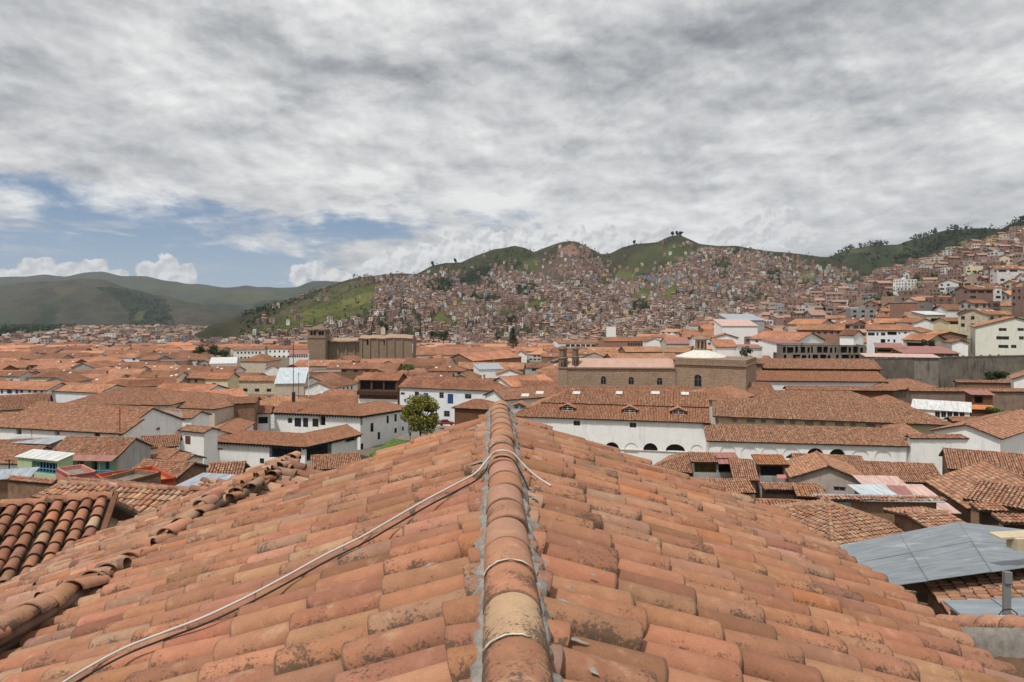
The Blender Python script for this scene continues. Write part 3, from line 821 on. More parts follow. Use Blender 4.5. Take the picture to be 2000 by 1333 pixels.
def wall_face(mb, O, U, Wd, H, ops, root, mats, out, gable=None, depth=.3, m=0):
    """wall with real openings. O: lower corner (3D), U: direction (3D unit), out: outward normal.
    ops: dicts u0 u1 z0 z1 kind arch"""
    O = np.asarray(O, float); U = np.asarray(U, float); out = np.asarray(out, float); Z = np.array([0, 0, 1.0])
    good = []
    for o in ops:
        o = dict(o); o['u0'] = max(.05, o['u0']); o['u1'] = min(Wd - .05, o['u1']); o['z0'] = max(.02, o['z0']); o['z1'] = min(H - .03, o['z1'])
        if o['u1'] - o['u0'] > .1 and o['z1'] - o['z0'] > .1:
            if all(o['u1'] < g['u0'] or o['u0'] > g['u1'] or o['z1'] < g['z0'] or o['z0'] > g['z1'] for g in good): good.append(o)
    us = sorted({0.0, Wd} | {o[k] for o in good for k in ('u0', 'u1')})
    zs = sorted({0.0, H} | {o[k] for o in good for k in ('z0', 'z1')})
    p = lambda u, z, d=0: O + U * u + Z * z - out * d
    for i in range(len(us) - 1):
        # merge cells of a column where no opening cuts them
        j = 0
        while j < len(zs) - 1:
            um = (us[i] + us[i + 1]) / 2
            def hole(jj): return any(o['u0'] < um < o['u1'] and o['z0'] < (zs[jj] + zs[jj + 1]) / 2 < o['z1'] for o in good)
            if hole(j): j += 1; continue
            k = j
            while k + 1 < len(zs) - 1 and not hole(k + 1): k += 1
            a, b, c, d = us[i], us[i + 1], zs[j], zs[k + 1]
            mb.add([p(a, c), p(b, c), p(b, d), p(a, d)], quads=[[0, 1, 2, 3]], m=m, uv=[[a, c], [b, c], [b, d], [a, d]])
            j = k + 1
    if gable is not None:
        mb.add([p(0, H), p(Wd, H), p(gable[0], gable[1])], tris=[[0, 1, 2]], m=m, uv=[[0, H], [Wd, H], list(gable)])
    for o in good:
        u0, u1, z0, z1 = o['u0'], o['u1'], o['z0'], o['z1']
        kind = o['kind']; arch = o.get('arch', False)
        d = {'niche': .12, 'gallery': 1.2, 'window': .16, 'door': .14, 'void': .8}.get(kind, .2)
        if arch:
            r = (u1 - u0) / 2; h = min(r, z1 - z0 - .05); cx = (u0 + u1) / 2; zsn = z1 - h
            n = 12
            arc = [(cx - r * math.cos(math.pi * k / n), zsn + h * math.sin(math.pi * k / n)) for k in range(n + 1)]
            for k in range(n):
                corner = (u0, z1) if k < n / 2 else (u1, z1)
                mb.add([p(*corner), p(*arc[k]), p(*arc[k + 1])], tris=[[0, 1, 2]], m=m, uv=[corner, arc[k], arc[k + 1]])
            mb.add([p(u0, z1), p(*arc[n // 2]), p(u1, z1)], tris=[[0, 1, 2]], m=m)
            outline = [(u0, z0)] + arc + [(u1, z0)]
        else:
            outline = [(u0, z0), (u0, z1), (u1, z1), (u1, z0)]
        L = len(outline)
        for k in range(L):
            a, b = outline[k], outline[(k + 1) % L]
            mb.add([p(*a), p(*a, d), p(*b, d), p(*b)], quads=[[0, 1, 2, 3]], m=m, uv=[a, a, b, b])
        back = [p(*a, d) for a in outline]
        w_, h_ = u1 - u0, z1 - z0
        if kind == 'niche':
            mb.add(back, ngons=[list(range(L))], m=m, uv=outline)
        elif kind in ('gallery', 'void'):
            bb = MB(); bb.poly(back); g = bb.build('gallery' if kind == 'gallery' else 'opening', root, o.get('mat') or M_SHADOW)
            if kind == 'gallery':
                bb = MB()
                nb_ = max(2, int(w_ / .55))
                for k in range(nb_ + 1):
                    u = u0 + w_ * k / nb_
                    bb.box(p(u - .04, z0, .30), U * .08, Z * h_, out * .09)
                for zz_ in (z0 + .02, z0 + h_ * .38):
                    bb.box(p(u0, zz_, .31), U * w_, Z * .09, out * .1)
                bb.build('lattice', g, o.get('frame') or M_NAVY)
        elif kind == 'door':
            bb = MB(); bb.box(p(u0, z0, d), U * w_, Z * h_, out * .05)
            n = max(2, int(w_ / .4))
            for k in range(n): bb.box(p(u0 + w_ * (k + .12) / n, z0 + .1, d - .05), U * w_ * .76 / n, Z * (h_ - .2), out * .02)
            dd = bb.build('door', root, o.get('mat') or M_BLUE)
        else:
            fr = MB(); f = min(.09, w_ * .12)
            fm = o.get('frame') or M_FRAMEG
            if arch:
                pts = [p(a[0], a[1], d - .03) for a in outline]
                fr.tube(pts + [pts[0]], f * .6, 4, cap=False)
            else:
                fr.box(p(u0, z0, d), U * w_, Z * f, out * .06); fr.box(p(u0, z1 - f, d), U * w_, Z * f, out * .06)
                fr.box(p(u0, z0 + f, d), U * f, Z * (h_ - 2 * f), out * .06); fr.box(p(u1 - f, z0 + f, d), U * f, Z * (h_ - 2 * f), out * .06)
            if w_ > .7: fr.box(p((u0 + u1) / 2 - f / 3, z0 + f, d), U * f * .66, Z * (h_ - 2 * f), out * .05)
            if h_ > 1.2: fr.box(p(u0 + f, z0 + h_ * .6, d), U * (w_ - 2 * f), Z * f * .6, out * .045)
            ob = fr.build('window', root, fm)
            pn = MB(); pn.poly([p(a[0], a[1], d - .012) for a in outline]); pn.build('pane', ob, M_GLASS)

def px_ops(lst, O, U, zb):
    """openings given by sight lines on the facade through O along U"""
    res = []
    for it in lst:
        kind = it[0]
        if kind[0].isupper():
            u0, z0, u1, z1 = it[1:5]
        else:
            x0, y0, x1, y1 = it[1:5]
            def hit(x):
                a = (x - 1000) / F
                # s*(a,1) = O + u*U
                den = U[0] - a * U[1]
                u = (a * O[1] - O[0]) / den
                return u, O[1] + u * U[1]
            u0, Ya = hit(x0); u1, Yb = hit(x1)
            Ym = (Ya + Yb) / 2
            z1 = -(y0 - HZ) / F * Ym - zb; z0 = -(y1 - HZ) / F * Ym - zb
            if u0 > u1: u0, u1 = u1, u0
        k = kind.lower()
        d = dict(u0=u0, u1=u1, z0=z0, z1=z1)
        d['kind'] = {'w': 'window', 'a': 'window', 'd': 'door', 'n': 'niche', 'g': 'gallery', 'v': 'void', 'va': 'void', 'dw': 'door', 'na': 'niche'}[k]
        d['arch'] = k in ('a', 'va', 'na')
        if k == 'dw': d['mat'] = M_WOODB
        if len(it) > 5: d.update(it[5])
        res.append(d)
    return res

def wing(root, pts, z, W_, pitch=22, ends='gg', base=None, wall=None, tile=None, lod=None, oh=.45, front=(), right=(), left=(), yr=.5,
         open_front=False, kind='roof', caps=True, roofname='roof', w=OLDW, slab=None, tint_tiles=True, rowpitch=None, walls=True):
    """eave polyline pts (2D, left to right as seen), the body extends W_ away behind it"""
    wall = wall or M_WHITE
    pts = [np.array(p[:2], float) for p in pts]
    Y = np.mean([p[1] for p in pts])
    if lod is None: lod = 2 if Y < 175 else (1 if Y < 330 else 0)
    tile = tile or M_ROOF
    n = len(pts)
    if base is None:
        c = sum(pts) / n
        base = float(gz(c[0], c[1])) - 1.0
        base = min(base, z - 2.5)
    tan = math.tan(R(pitch)); rise = W_ * yr * tan
    rg = offs(pts, W_ * yr); bk = offs(pts, W_)
    d0 = (pts[1] - pts[0]) / np.linalg.norm(pts[1] - pts[0]); d1 = (pts[-1] - pts[-2]) / np.linalg.norm(pts[-1] - pts[-2])
    if ends[0] == 'h': rg[0] = rg[0] + d0 * min(W_ * yr, np.linalg.norm(rg[1] - rg[0]) * (.5 if ends[1] == 'h' and n == 2 else 1))
    if ends[1] == 'h': rg[-1] = rg[-1] - d1 * min(W_ * yr, np.linalg.norm(rg[-1] - rg[-2]) * (1 if not (ends[0] == 'h' and n == 2) else 1))
    P3 = lambda p, zz: np.array([p[0], p[1], zz])
    mb = MB()
    mat_t = M_TILE if lod >= 2 else tile
    def plane(poly, l=lod):
        # degenerate triangles are allowed
        q = [poly[0]]
        for a in poly[1:]:
            if np.linalg.norm(a - q[-1]) > .05: q.append(a)
        if len(q) < 3: return
        if l == 0:
            O = q[0]; U = q[1] - O; U /= np.linalg.norm(U)
            N = np.cross(U, q[2] - O); N /= np.linalg.norm(N); V = np.cross(N, U)
            uv = [(np.dot(a - O, U) + O[0], np.dot(a - O, V)) for a in q]
            k = len(q)
            lo = [a - np.array([0, 0, .22]) for a in q]
            mb.add(q, ngons=[list(range(k))], m=0, uv=uv)
            mb.add(q + lo, ngons=[[k + k - 1 - i for i in range(k)]] + [[i, i + k, (i + 1) % k + k, (i + 1) % k] for i in range(k)], m=1, uv=uv + uv)
        else:
            tile_plane(mb, q, l, pitch=rowpitch or (.27 if l == 2 else .30), expo=.38, over=.05, w=w, jit=.13, messy=.8, thick=.16)
    capl = []
    w = np.asarray(w) * RNG.uniform(.5, 1.7, len(w))
    if kind == 'roof':
        for i in range(n - 1):
            plane([P3(pts[i], z), P3(pts[i + 1], z), P3(rg[i + 1], z + rise), P3(rg[i], z + rise)])
            zb2 = z + rise - tan * W_ * (1 - yr)
            plane([P3(bk[i + 1], zb2), P3(bk[i], zb2), P3(rg[i], z + rise), P3(rg[i + 1], z + rise)], 0 if lod < 2 else lod)
            capl.append((P3(rg[i], z + rise + .03), P3(rg[i + 1], z + rise + .03)))
            if i < n - 2: capl.append((P3(pts[i + 1], z + .03), P3(rg[i + 1], z + rise + .03)))
        if ends[0] == 'h':
            plane([P3(bk[0], z), P3(pts[0], z), P3(rg[0], z + rise)]); capl += [(P3(pts[0], z + .03), P3(rg[0], z + rise + .03)), (P3(bk[0], z + .03), P3(rg[0], z + rise + .03))]
        if ends[1] == 'h':
            plane([P3(pts[-1], z), P3(bk[-1], z), P3(rg[-1], z + rise)]); capl += [(P3(pts[-1], z + .03), P3(rg[-1], z + rise + .03)), (P3(bk[-1], z + .03), P3(rg[-1], z + rise + .03))]
    elif kind == 'shed':
        rise = W_ * tan
        for i in range(n - 1):
            plane([P3(pts[i], z), P3(pts[i + 1], z), P3(bk[i + 1], z + rise), P3(bk[i], z + rise)])
    elif kind == 'sheet':            # metal sheets on a single fall
        rise = W_ * tan
        a, b_, c_, d_ = P3(pts[0], z), P3(pts[-1], z), P3(bk[-1], z + rise), P3(bk[0], z + rise)
        L = np.linalg.norm(b_ - a); H2 = np.linalg.norm(d_ - a)
        t = np.array([0, 0, .06])
        mb.add([a, b_, c_, d_, a - t, b_ - t, c_ - t, d_ - t], quads=[[0, 1, 2, 3], [7, 6, 5, 4], [0, 4, 5, 1], [1, 5, 6, 2], [2, 6, 7, 3], [3, 7, 4, 0]], m=0,
               uv=[[0, 0], [L, 0], [L, H2], [0, H2]] * 2)
        # laps between sheets
        ns = max(1, int(L / 1.1))
        U_ = (b_ - a) / L; V_ = (d_ - a)
        for i in range(1, ns):
            mb.box(a + U_ * (L * i / ns - .02) + np.array([0, 0, .003]), U_ * .04, V_, np.array([0, 0, .025]), m=0)
        mat_t = tile
    elif kind == 'flat':
        rise = 0
        q = [P3(pts[0], z), P3(pts[-1], z), P3(bk[-1], z), P3(bk[0], z)]
        mb.add([a - np.array([0, 0, .35]) for a in q], quads=[[0, 1, 2, 3]], m=0, uv=[[0, 0], [1, 0], [1, 1], [0, 1]])
        # parapet
        inn = [np.array(a) for a in q]; c = sum(q) / 4
        for i in range(4):
            a, b_ = q[i], q[(i + 1) % 4]
            dd = (b_ - a) / np.linalg.norm(b_ - a); nn = np.array([-dd[1], dd[0], 0])
            mb.box(a - np.array([0, 0, .35]), b_ - a, nn * .18, np.array([0, 0, .42]), m=1)
        mat_t = M_CONC if tile is M_ROOF else tile
    slabm = slab or (wall if kind == 'flat' else M_WOODD)
    rf = mb.build(roofname, root, [mat_t, slabm], lod >= 1 and kind in ('roof', 'shed'))
    if caps and capl and lod >= 1:
        cm_ = MB()
        for a, b_ in capl:
            if np.linalg.norm(b_ - a) > .6: cap_row(cm_, a, b_, .14, .42 if lod >= 2 else .8, 2, w=w)
        if cm_.n: cm_.build('ridge_tiles', rf, M_TILE, True)
    # walls
    if walls:
        o_ = oh if kind not in ('flat',) else 0.0
        fr_ = offs(pts, o_); bk2 = offs(pts, W_ - o_)
        fr_[0] = fr_[0] + d0 * o_; bk2[0] = bk2[0] + d0 * o_; fr_[-1] = fr_[-1] - d1 * o_; bk2[-1] = bk2[-1] - d1 * o_
        mb = MB()
        zt = z + (o_ * tan - .17 if kind in ('roof',) else (0 if kind == 'flat' else -.12 + o_ * tan))
        Ht = zt - base
        for i in range(n - 1):
            a, b_ = fr_[i], fr_[i + 1]; L = np.linalg.norm(b_ - a); u = (b_ - a) / L
            ops = px_ops(front if (n == 2 or (front and not isinstance(front, dict))) and i == 0 else (front.get(i, []) if isinstance(front, dict) else []), a, u, base)
            wall_face(mb, P3(a, base), P3(u, 0), L, Ht, ops, root, None, P3((u[1], -u[0]), 0))
            a, b_ = bk2[i + 1], bk2[i]; L = np.linalg.norm(b_ - a); u = (b_ - a) / L
            Hb = Ht if kind == 'roof' else (Ht + (W_ - 2 * o_) * tan if kind in ('shed', 'sheet') else Ht)
            wall_face(mb, P3(a, base), P3(u, 0), L, Hb if yr == .5 else Ht, [], root, None, P3((u[1], -u[0]), 0))
        for side, ops_ in ((0, left), (1, right)):
            a, b_ = (bk2[0], fr_[0]) if side == 0 else (fr_[-1], bk2[-1])
            L = np.linalg.norm(b_ - a); u = (b_ - a) / L
            ops = px_ops(ops_, a, u, base)
            g = None
            if kind == 'roof' and ends[side] == 'g':
                g = ((W_ * yr - o_) if side == 1 else L - (W_ * yr - o_), z + rise - .19 - base)
            wall_face(mb, P3(a, base), P3(u, 0), L, Ht, ops, root, None, P3((u[1], -u[0]), 0), g)
            if kind in ('shed', 'sheet'):
                e = Ht + L * tan
                uu = [0, L, L] if side == 1 else [0, L, 0]
                hh = [Ht, Ht, e]
                mb.add([P3(a, base) + P3(u, 0) * uu[k] + np.array([0, 0, hh[k]]) for k in range(3)], tris=[[0, 1, 2]])
        mb.build('wall', root, wall)
    FOOT.append([tuple(pts[0]), tuple(pts[-1]), tuple(bk[-1]), tuple(bk[0])])
    if n == 3: FOOT.append([tuple(pts[1]), tuple(pts[2]), tuple(bk[2]), tuple(bk[1])])
    return dict(z=z, rise=rise, base=base, pts=pts, rg=rg, bk=bk)

def eave(x0, y0, Y0, *rest):
    """eave polyline through sight points; the first one at distance Y0 fixes the height"""
    a = P(x0, y0, Y0); z = a[2]; out = [a[:2]]
    for (x, y) in rest:
        Y = -z * F / (y - HZ) if abs(y - HZ) > 15 else Y0
        Y = min(max(Y, Y0 * .86), Y0 * 1.16)
        out.append(P(x, y, Y)[:2])
    return out, z

def auto_depth(x, y, Y0, h=6.5):
    """distance at which an eave seen at height y stands h metres above the ground"""
    for Y in np.arange(Y0, 900, 4.0):
        if -(y - HZ) / F * Y <= float(gz((x - 1000) / F * Y, Y)) + h: return Y
    return Y0
FAR_OK = lambda x, y, Y0: x < 1400 and 640 < y < 760 and Y0 > 195
def house(label, spec, W_, name='house', cat='house', keep=True, group=None, auto=True, **kw):
    if auto and FAR_OK((spec[0] + spec[3][0]) / 2, spec[1], spec[2]):
        Yn = auto_depth((spec[0] + spec[3][0]) / 2, spec[1], spec[2], 7.5)
        W_ *= min(1.6, Yn / spec[2]); spec = (spec[0], spec[1], Yn) + tuple((q[0], spec[1] + (q[1] - spec[1]) * .6) for q in spec[3:])
        kw.pop('base', None)
    pts, z = eave(*spec)
    c = sum(pts) / len(pts)
    b = kw.get('base')
    if b is None: b = min(float(gz(c[0], c[1])) - 1.0, z - 2.5)
    root = empty(name, (c[0], c[1], b), label, cat, group)
    r = wing(root, pts, z, W_, base=b, **{k: v for k, v in kw.items() if k != 'base'})
    if keep:
        xs = [spec[0]] + [q[0] for q in spec[3:]]; ys = [spec[1]] + [q[1] for q in spec[3:]]
        yt = min(ys) - (r['rise'] / c[1] * F if r['rise'] else 0)
        fo = kw.get('front', []); fo = sum(fo.values(), []) if isinstance(fo, dict) else list(fo)
        KEEP.append((min(xs), yt, max(xs), max([max(ys) + 1] + [f_[4] + 1 for f_ in fo]), c[1]))
    return root, r

def gabley(label, x0, x1, y, Y, L, name='house', cat='house', pitch=22, wall=None, tile=None, front=(), base=None, oh=.4, turn=0, lod=None, w=OLDW, group=None, right=(), left=()):
    """house whose gable faces us: eaves at sight height y between x0 and x1, running L metres away"""
    if FAR_OK((x0 + x1) / 2, y, Y):
        Yn = auto_depth((x0 + x1) / 2, y, Y, 6.0); L *= min(1.5, Yn / Y); Y = Yn
    a = P(x0, y, Y); b = P(x1, y, Y)
    z = a[2]
    u = (b - a)[:2]; Wd = np.linalg.norm(u); u = u / Wd
    turn = turn - math.degrees(math.atan(((x0 + x1) / 2 - 1000) / F)) * .85
    ca, sa = math.cos(R(turn)), math.sin(R(turn))
    u = np.array([u[0] * ca - u[1] * sa, u[0] * sa + u[1] * ca])
    v = np.array([-u[1], u[0]])
    c = (a + b)[:2] / 2
    # eave line on the right-hand side, running towards us -> body lies to its left... so start far, end near on the left flank
    p_far, p_near = c - u * Wd / 2 + v * L, c - u * Wd / 2
    if base is None: base = min(float(gz(c[0], c[1])) - 1.0, z - 2.5)
    root = empty(name, (c[0], c[1], base), label, cat, group)
    r = wing(root, [p_far, p_near], z, Wd, pitch=pitch, wall=wall, tile=tile, base=base, right=front, oh=oh, lod=lod, w=w, front=left)
    KEEP.append((min(x0, x1), y - r['rise'] / Y * F, max(x0, x1), y + 3, Y))
    return root, r

def zt(ox, oy, s, lst):
    """openings read off an enlargement"""
    return [(k[0], ox + k[1] / s, oy + k[2] / s, ox + k[3] / s, oy + k[4] / s) + tuple(k[5:]) for k in lst]
A1 = (0, 600, 3.332); A2 = (400, 600, 3.332); A3 = (850, 600, 3.332); A4 = (1250, 600, 3.332); A5 = (1600, 500, 4.165); A6 = (1600, 800, 4.165)
def zp(A, x, y): return (A[0] + x / A[2], A[1] + y / A[2])
# ------------------------------------------------------------------ the old town, building by building
OLD = OLDW
def up(root, mat, name, boxes):
    mb = MB()
    for bx in boxes: mb.box(*bx)
    return mb.build(name, root, mat)

# --- neighbour with the broken ridge, along our left eave
def nb(x, y, z): return np.array([x, y, z])
rt = empty('tiled_roof', (-5.5, 10, -9), 'weathered tiled roof with a crooked crumbling ridge, adjoining the left eave of the near roof', 'roof')
mb = MB()
NX, NZ = -4.82, -3.30
NZ0 = -3.04
tile_plane(mb, [nb(-9.2, 15.1, -5.05), nb(-8.6, 4.2, -4.7), nb(NX + .1, 4.2, NZ0), nb(NX - .05, 15.1, NZ)], 3, pitch=.27, expo=.42, w=np.array([.1, .12, .16, .08, .16, .13, .16, .02, .06, .03]), jit=.16, messy=2.0)
tile_plane(mb, [nb(-1.8, 10.75, -4.45), nb(-1.8, 15.1, -4.45), nb(NX - .05, 15.1, NZ), nb(NX, 10.75, NZ)], 3, pitch=.29, expo=.40, w=np.array([.1, .1, .17, .08, .16, .1, .22, .02, .06, .03]), jit=.16, messy=2.4)
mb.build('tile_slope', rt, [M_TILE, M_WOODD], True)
mb = MB()
yy = 4.6; k = 0
while yy < 15.1:
    L = RNG.uniform(.36, .5)
    cx = NX + .05 * math.sin(yy * 2.1) + RNG.normal(0, .035)
    d = np.array([RNG.normal(0, .12), 1, RNG.normal(0, .10)]); d /= np.linalg.norm(d)
    tiles(mb, np.array([[cx, yy, NZ0 + (NZ - NZ0) * (yy - 4.2) / 10.9 + .05 + .05 * math.sin(yy * 1.3) + RNG.normal(0, .02)]]), np.array([[1.0, 0, 0]]), (d * L * 1.12)[None], np.array([[RNG.normal(0, .15), 0, 1.0]]), .135, .105, .105, 13, RING_NEAR, pick_tints(1, np.array([.1, .1, .25, .02, .2, .03, .3, 0, 0, 0]), .12) * 1.15, .035)
    yy += L * .93
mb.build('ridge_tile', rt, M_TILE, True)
mb = MB(); mb.tube([np.array([NX + .05 * math.sin(y_ * 2.1), y_, NZ0 + (NZ - NZ0) * (y_ - 4.2) / 10.9 + .02 + .05 * math.sin(y_ * 1.3)]) for y_ in np.linspace(4.4, 15.1, 60)], [.085 + .025 * mnoise.noise(Vector((k_ * .7, 2, 1))) for k_ in range(60)], 9); mb.build('mortar', rt, M_MUD, True)
mb = MB(); mb.box((-8.4, 5, -12), (6.2, 0, 0), (0, 9.8, 0), (0, 0, 6.9)); mb.build('wall', rt, M_ADOBE)

# --- tiled roof at the far left edge: rows running down towards us
d_ = np.array([.34, -.94]); u_ = np.array([.94, .34])
Ar = np.array([-8.34, 12.7]); Al = Ar - u_ * 7.5
rt = empty('tiled_roof', (-11, 13, -10), 'red-brown tiled roof with long straight rows and a wooden gutter board, bottom left corner', 'roof')
r_ = wing(rt, [Al, Ar], -5.94, 8.0, 20, 'hg', base=-12, wall=M_BEIGE, lod=3, w=np.array([.26, .26, .1, .2, .06, .05, .04, .03, .0, .0]), rowpitch=.30)
up(rt, M_WOODB, 'gutter_board', [(np.array([*(Ar + u_ * .06), -5.9]), np.array([*(u_ * .12), 0]), np.array([*(-d_ * 4.1), 1.5]), np.array([0, 0, .07]))])
up(rt, M_WOODD, 'post', [(np.array([*(Ar - d_ * 3.0 + u_ * .3), -8.5]), np.array([.12, 0, 0]), np.array([0, .12, 0]), np.array([0, 0, 3.4]))])

# --- long roof below, behind the left neighbour
house('long low roof with worn pinkish tile rows, between near left roofs and red shed', (-30, 1052, 24, (345, 1078)), 6.4, pitch=19, wall=M_ADOBE, w=np.array([.12, .12, .18, .12, .2, .06, .16, .0, .04, .0]), rowpitch=.25)
house('small tiled roof with a white broken gutter pipe, beside the left neighbour ridge', (285, 1020, 26, (350, 1030)), 5.5, pitch=18, wall=M_ADOBE, rowpitch=.25)
house('adobe hut with heaps of loose broken tiles on it, beside the pink wall', (62, 972, 44, (205, 990)), 5.0, pitch=14, wall=M_ADOBE, w=np.array([.05, .05, .1, .1, .1, .2, .2, 0, .1, .1]))
# red shed and sheet roofs
rt, r_ = house('red painted shed with a pale coping and orange corrugated roof inside its parapet', (224, 953, 62, (344, 934)), 7, name='shed', cat='shed', kind='flat', wall=M_REDW, tile=M_TINO, base=-22)
house('orange corrugated lean-to roof inside the red shed parapet', (212, 951, 64, (285, 944)), 4.0, name='shed', cat='shed', kind='sheet', pitch=5, tile=M_TINO, wall=M_BEIGE, oh=.1)
house('grey corrugated shed roof with four pale rooflights, beside the red shed', (327, 956, 58, (396, 961)), 4.5, name='shed', cat='shed', kind='sheet', pitch=5, tile=M_TIN, wall=M_BEIGE, oh=.1)
house('flat grey sheet roof at the foot of the red shed', (258, 976, 52, (350, 980)), 2.6, name='shed', cat='shed', kind='sheet', pitch=4, tile=M_TIN, wall=M_REDW, oh=.1)
house('dark tiled roof behind the grey corrugated shed', (395, 948, 66, (470, 944)), 7, pitch=20, wall=M_ADOBE, w=np.array([.1, .1, .1, .2, .1, .2, .1, 0, .05, .05]))
house('dark tiled roof with a pale rooflight between the left neighbour ridge and the courtyard house', (608, 919, 104, (708, 912)), 8, pitch=19, wall=M_ADOBE, w=np.array([.1, .1, .1, .2, .1, .2, .1, 0, .05, .05]))
house('small tiled roof between the orange lean-to and the grey gabled house', (240, 930, 74, (345, 936)), 6, pitch=20, wall=M_ADOBE)
house('pink plastered box house without eaves, right of the blue balcony', (136, 930, 70, (189, 922)), 5, kind='flat', wall=M_PINK, base=-21, tile=M_CONC)
house('crumbling bare adobe house without a roof, beside the red shed', (168, 942, 60, (222, 948)), 5, kind='flat', wall=M_ADOBE, base=-21, tile=M_CONC)
house('low roof of mixed grey sheets and stones at the left edge', (-20, 938, 70, (60, 932)), 3.6, kind='sheet', pitch=5, name='shed', cat='shed', tile=M_TIN, wall=M_ADOBE)
house('brown adobe yard wall with tile capping below the green house', (10, 938, 66, (100, 946)), 1.0, name='yard_wall', cat='wall', pitch=20, wall=M_ADOBE, oh=.15)

# --- green house with blue balcony
rt, r_ = house('light green house with blue balcony and big grey gable end', (88, 891, 100, (230, 893.5)), 8.6, pitch=25, wall=M_GREEN, tile=M_ROOFO, oh=.3,
    front=zt(*A1, [('d', 505, 985, 545, 1060, dict(mat=M_WOODB)), ('v', 595, 980, 632, 1060), ('d', 685, 985, 712, 1055), ('v', 410, 985, 470, 1040)]))
mb = MB()
z0 = r_['z']
a, b = r_['pts']; u = (b - a) / np.linalg.norm(b - a); nv = np.array([u[1], -u[0]])
L = np.linalg.norm(b - a)
P3_ = lambda p, z: np.array([p[0], p[1], z])
mb.box(P3_(a + nv * 1.2, z0 - 2.75), P3_(u * L, 0), P3_(-nv * 1.5, 0), (0, 0, .14))
for k in range(12):
    mb.box(P3_(a + u * L * k / 11.0 + nv * 1.15, z0 - 2.65), P3_(u * .1, 0), P3_(-nv * .1, 0), (0, 0, 2.5 if k % 3 == 0 else .95))
for k in range(56): mb.box(P3_(a + u * L * k / 55.0 + nv * 1.12, z0 - 2.6), P3_(u * .035, 0), P3_(-nv * .035, 0), (0, 0, .85))
mb.box(P3_(a + nv * 1.17, z0 - 1.75), P3_(u * L, 0), P3_(-nv * .1, 0), (0, 0, .09))
mb.build('balcony', rt, M_LBLUE)
up(rt, M_TINR, 'awning', [(P3_(a + u * 1.2 + nv * 1.4, z0 - .32), P3_(u * (L - 1.2), 0), P3_(-nv * 1.6, .5), np.array([0, 0, .06]))])
g_ = MB()
fa, fb = r_['pts'][1], r_['bk'][1]
uu = (fb - fa) / np.linalg.norm(fb - fa); on = np.array([uu[1], -uu[0]])
Lg = np.linalg.norm(fb - fa)
pp = [P3_(fa + uu * .3 - on * .28, r_['base']), P3_(fb - uu * .3 - on * .28, r_['base']), P3_(fb - uu * .3 - on * .28, z0 - .1), P3_((fa + fb) / 2 - on * .28, z0 + r_['rise'] - .28), P3_(fa + uu * .3 - on * .28, z0 - .1)]
g_.poly(pp); g_.build('gable_wall', rt, M_GREY)
house('light green wing with pale tin roof and blue railings, left of the green balcony house', (28, 892, 93, (112, 901)), 2.6, kind='sheet', pitch=12, tile=M_TINW, wall=M_GREEN, oh=.25,
    front=[('g', 62, 903, 112, 926, dict(frame=M_LBLUE))], right=[])
house('orange tiled roof left behind the green wing', (-60, 905, 99, (45, 907)), 9, pitch=20, wall=M_WHITE, tile=M_ROOFO)

# --- white cottages between the green house and the white courtyard house
rt, r_ = house('white two-storey cottage with a brown wooden door, left of the white courtyard house', (347, 841, 128, (398, 846)), 4, pitch=18, wall=M_WHITE, front=zt(*A1, [('dw', 1205, 840, 1240, 895), ('w', 1330, 815, 1352, 850)]))
house('small white house with an open loggia below the brown-door cottage', (270, 877, 112, (350, 872)), 6.5, pitch=23, wall=M_WHITE, front=zt(*A1, [('v', 1090, 895, 1128, 940), ('w', 1145, 890, 1160, 925)]))
house('low white cottage with a brown door right beside the green gable', (284, 894, 108, (327, 898)), 5, pitch=22, wall=M_WHITE, front=zt(*A1, [('w', 975, 985, 1008, 1025)]))
house('white cottage with a small square brown door below the loggia house', (315, 899, 107, (356, 905)), 4.5, pitch=20, wall=M_WHITE, front=zt(*A1, [('dw', 1083, 1037, 1122, 1070), ('w', 1000, 1010, 1020, 1040)]))
house('cream walled house with a mossy tiled roof behind the brown-door cottage', (297, 814, 140, (374, 818)), 6, pitch=20, wall=M_WHITE, front=[])
house('brown roofed house with low tiled eaves beside the clerestory hall', (236, 843, 121, (312, 838)), 7, pitch=20, wall=M_CREAM)

# --- hall with a clerestory strip of windows
rt, r_ = house('long hall with a row of clerestory windows under its tiled roof', (28, 811.5, 126, (262, 824.5)), 12, yr=.36, pitch=23, wall=M_WHITE, tile=M_ROOFB, oh=.35,
     front=[('v', 36 + 25.0 * k, 813.5 + 1.35 * k, 56 + 25.0 * k, 822.5 + 1.3 * k) for k in range(9)])
house('low tiled aisle roof below the clerestory windows', (-40, 833, 119, (240, 848)), 4.6, kind='shed', pitch=21, wall=M_WHITE, tile=M_ROOFB,
     front=zt(*A1, [('v', 105, 790, 140, 830), ('v', 355, 805, 388, 835), ('w', 615, 822, 650, 848)]))
for i, (x, y, what) in enumerate(((30, 834, 'leftmost'), (105, 838, 'middle'), (190, 844, 'rightmost'))):
    house(f'tin hood over a hatch in the white aisle wall, {what} of three', (x, y + 2, 117.6, (x + 32, y + 4)), 1.6, name='hatch_hood', cat='hood', kind='sheet', pitch=14, tile=M_TIN, wall=M_GREY, oh=.1, base=-24.5, keep=False, group='tin hoods on the aisle wall',
          front=[('v', x + 5, y + 6, x + 24, y + 16)])
house('ruinous shed patched with tin below the white aisle wall', (0, 864, 108, (96, 868)), 3, name='shed', cat='shed', kind='sheet', pitch=8, tile=M_TIN, wall=M_ADOBE, front=[('v', 25, 870, 60, 880)])
house('brown tiled roof at the left edge below the patched shed', (-60, 893, 103, (82, 888)), 10, pitch=17, wall=M_ADOBE, tile=M_ROOFB)
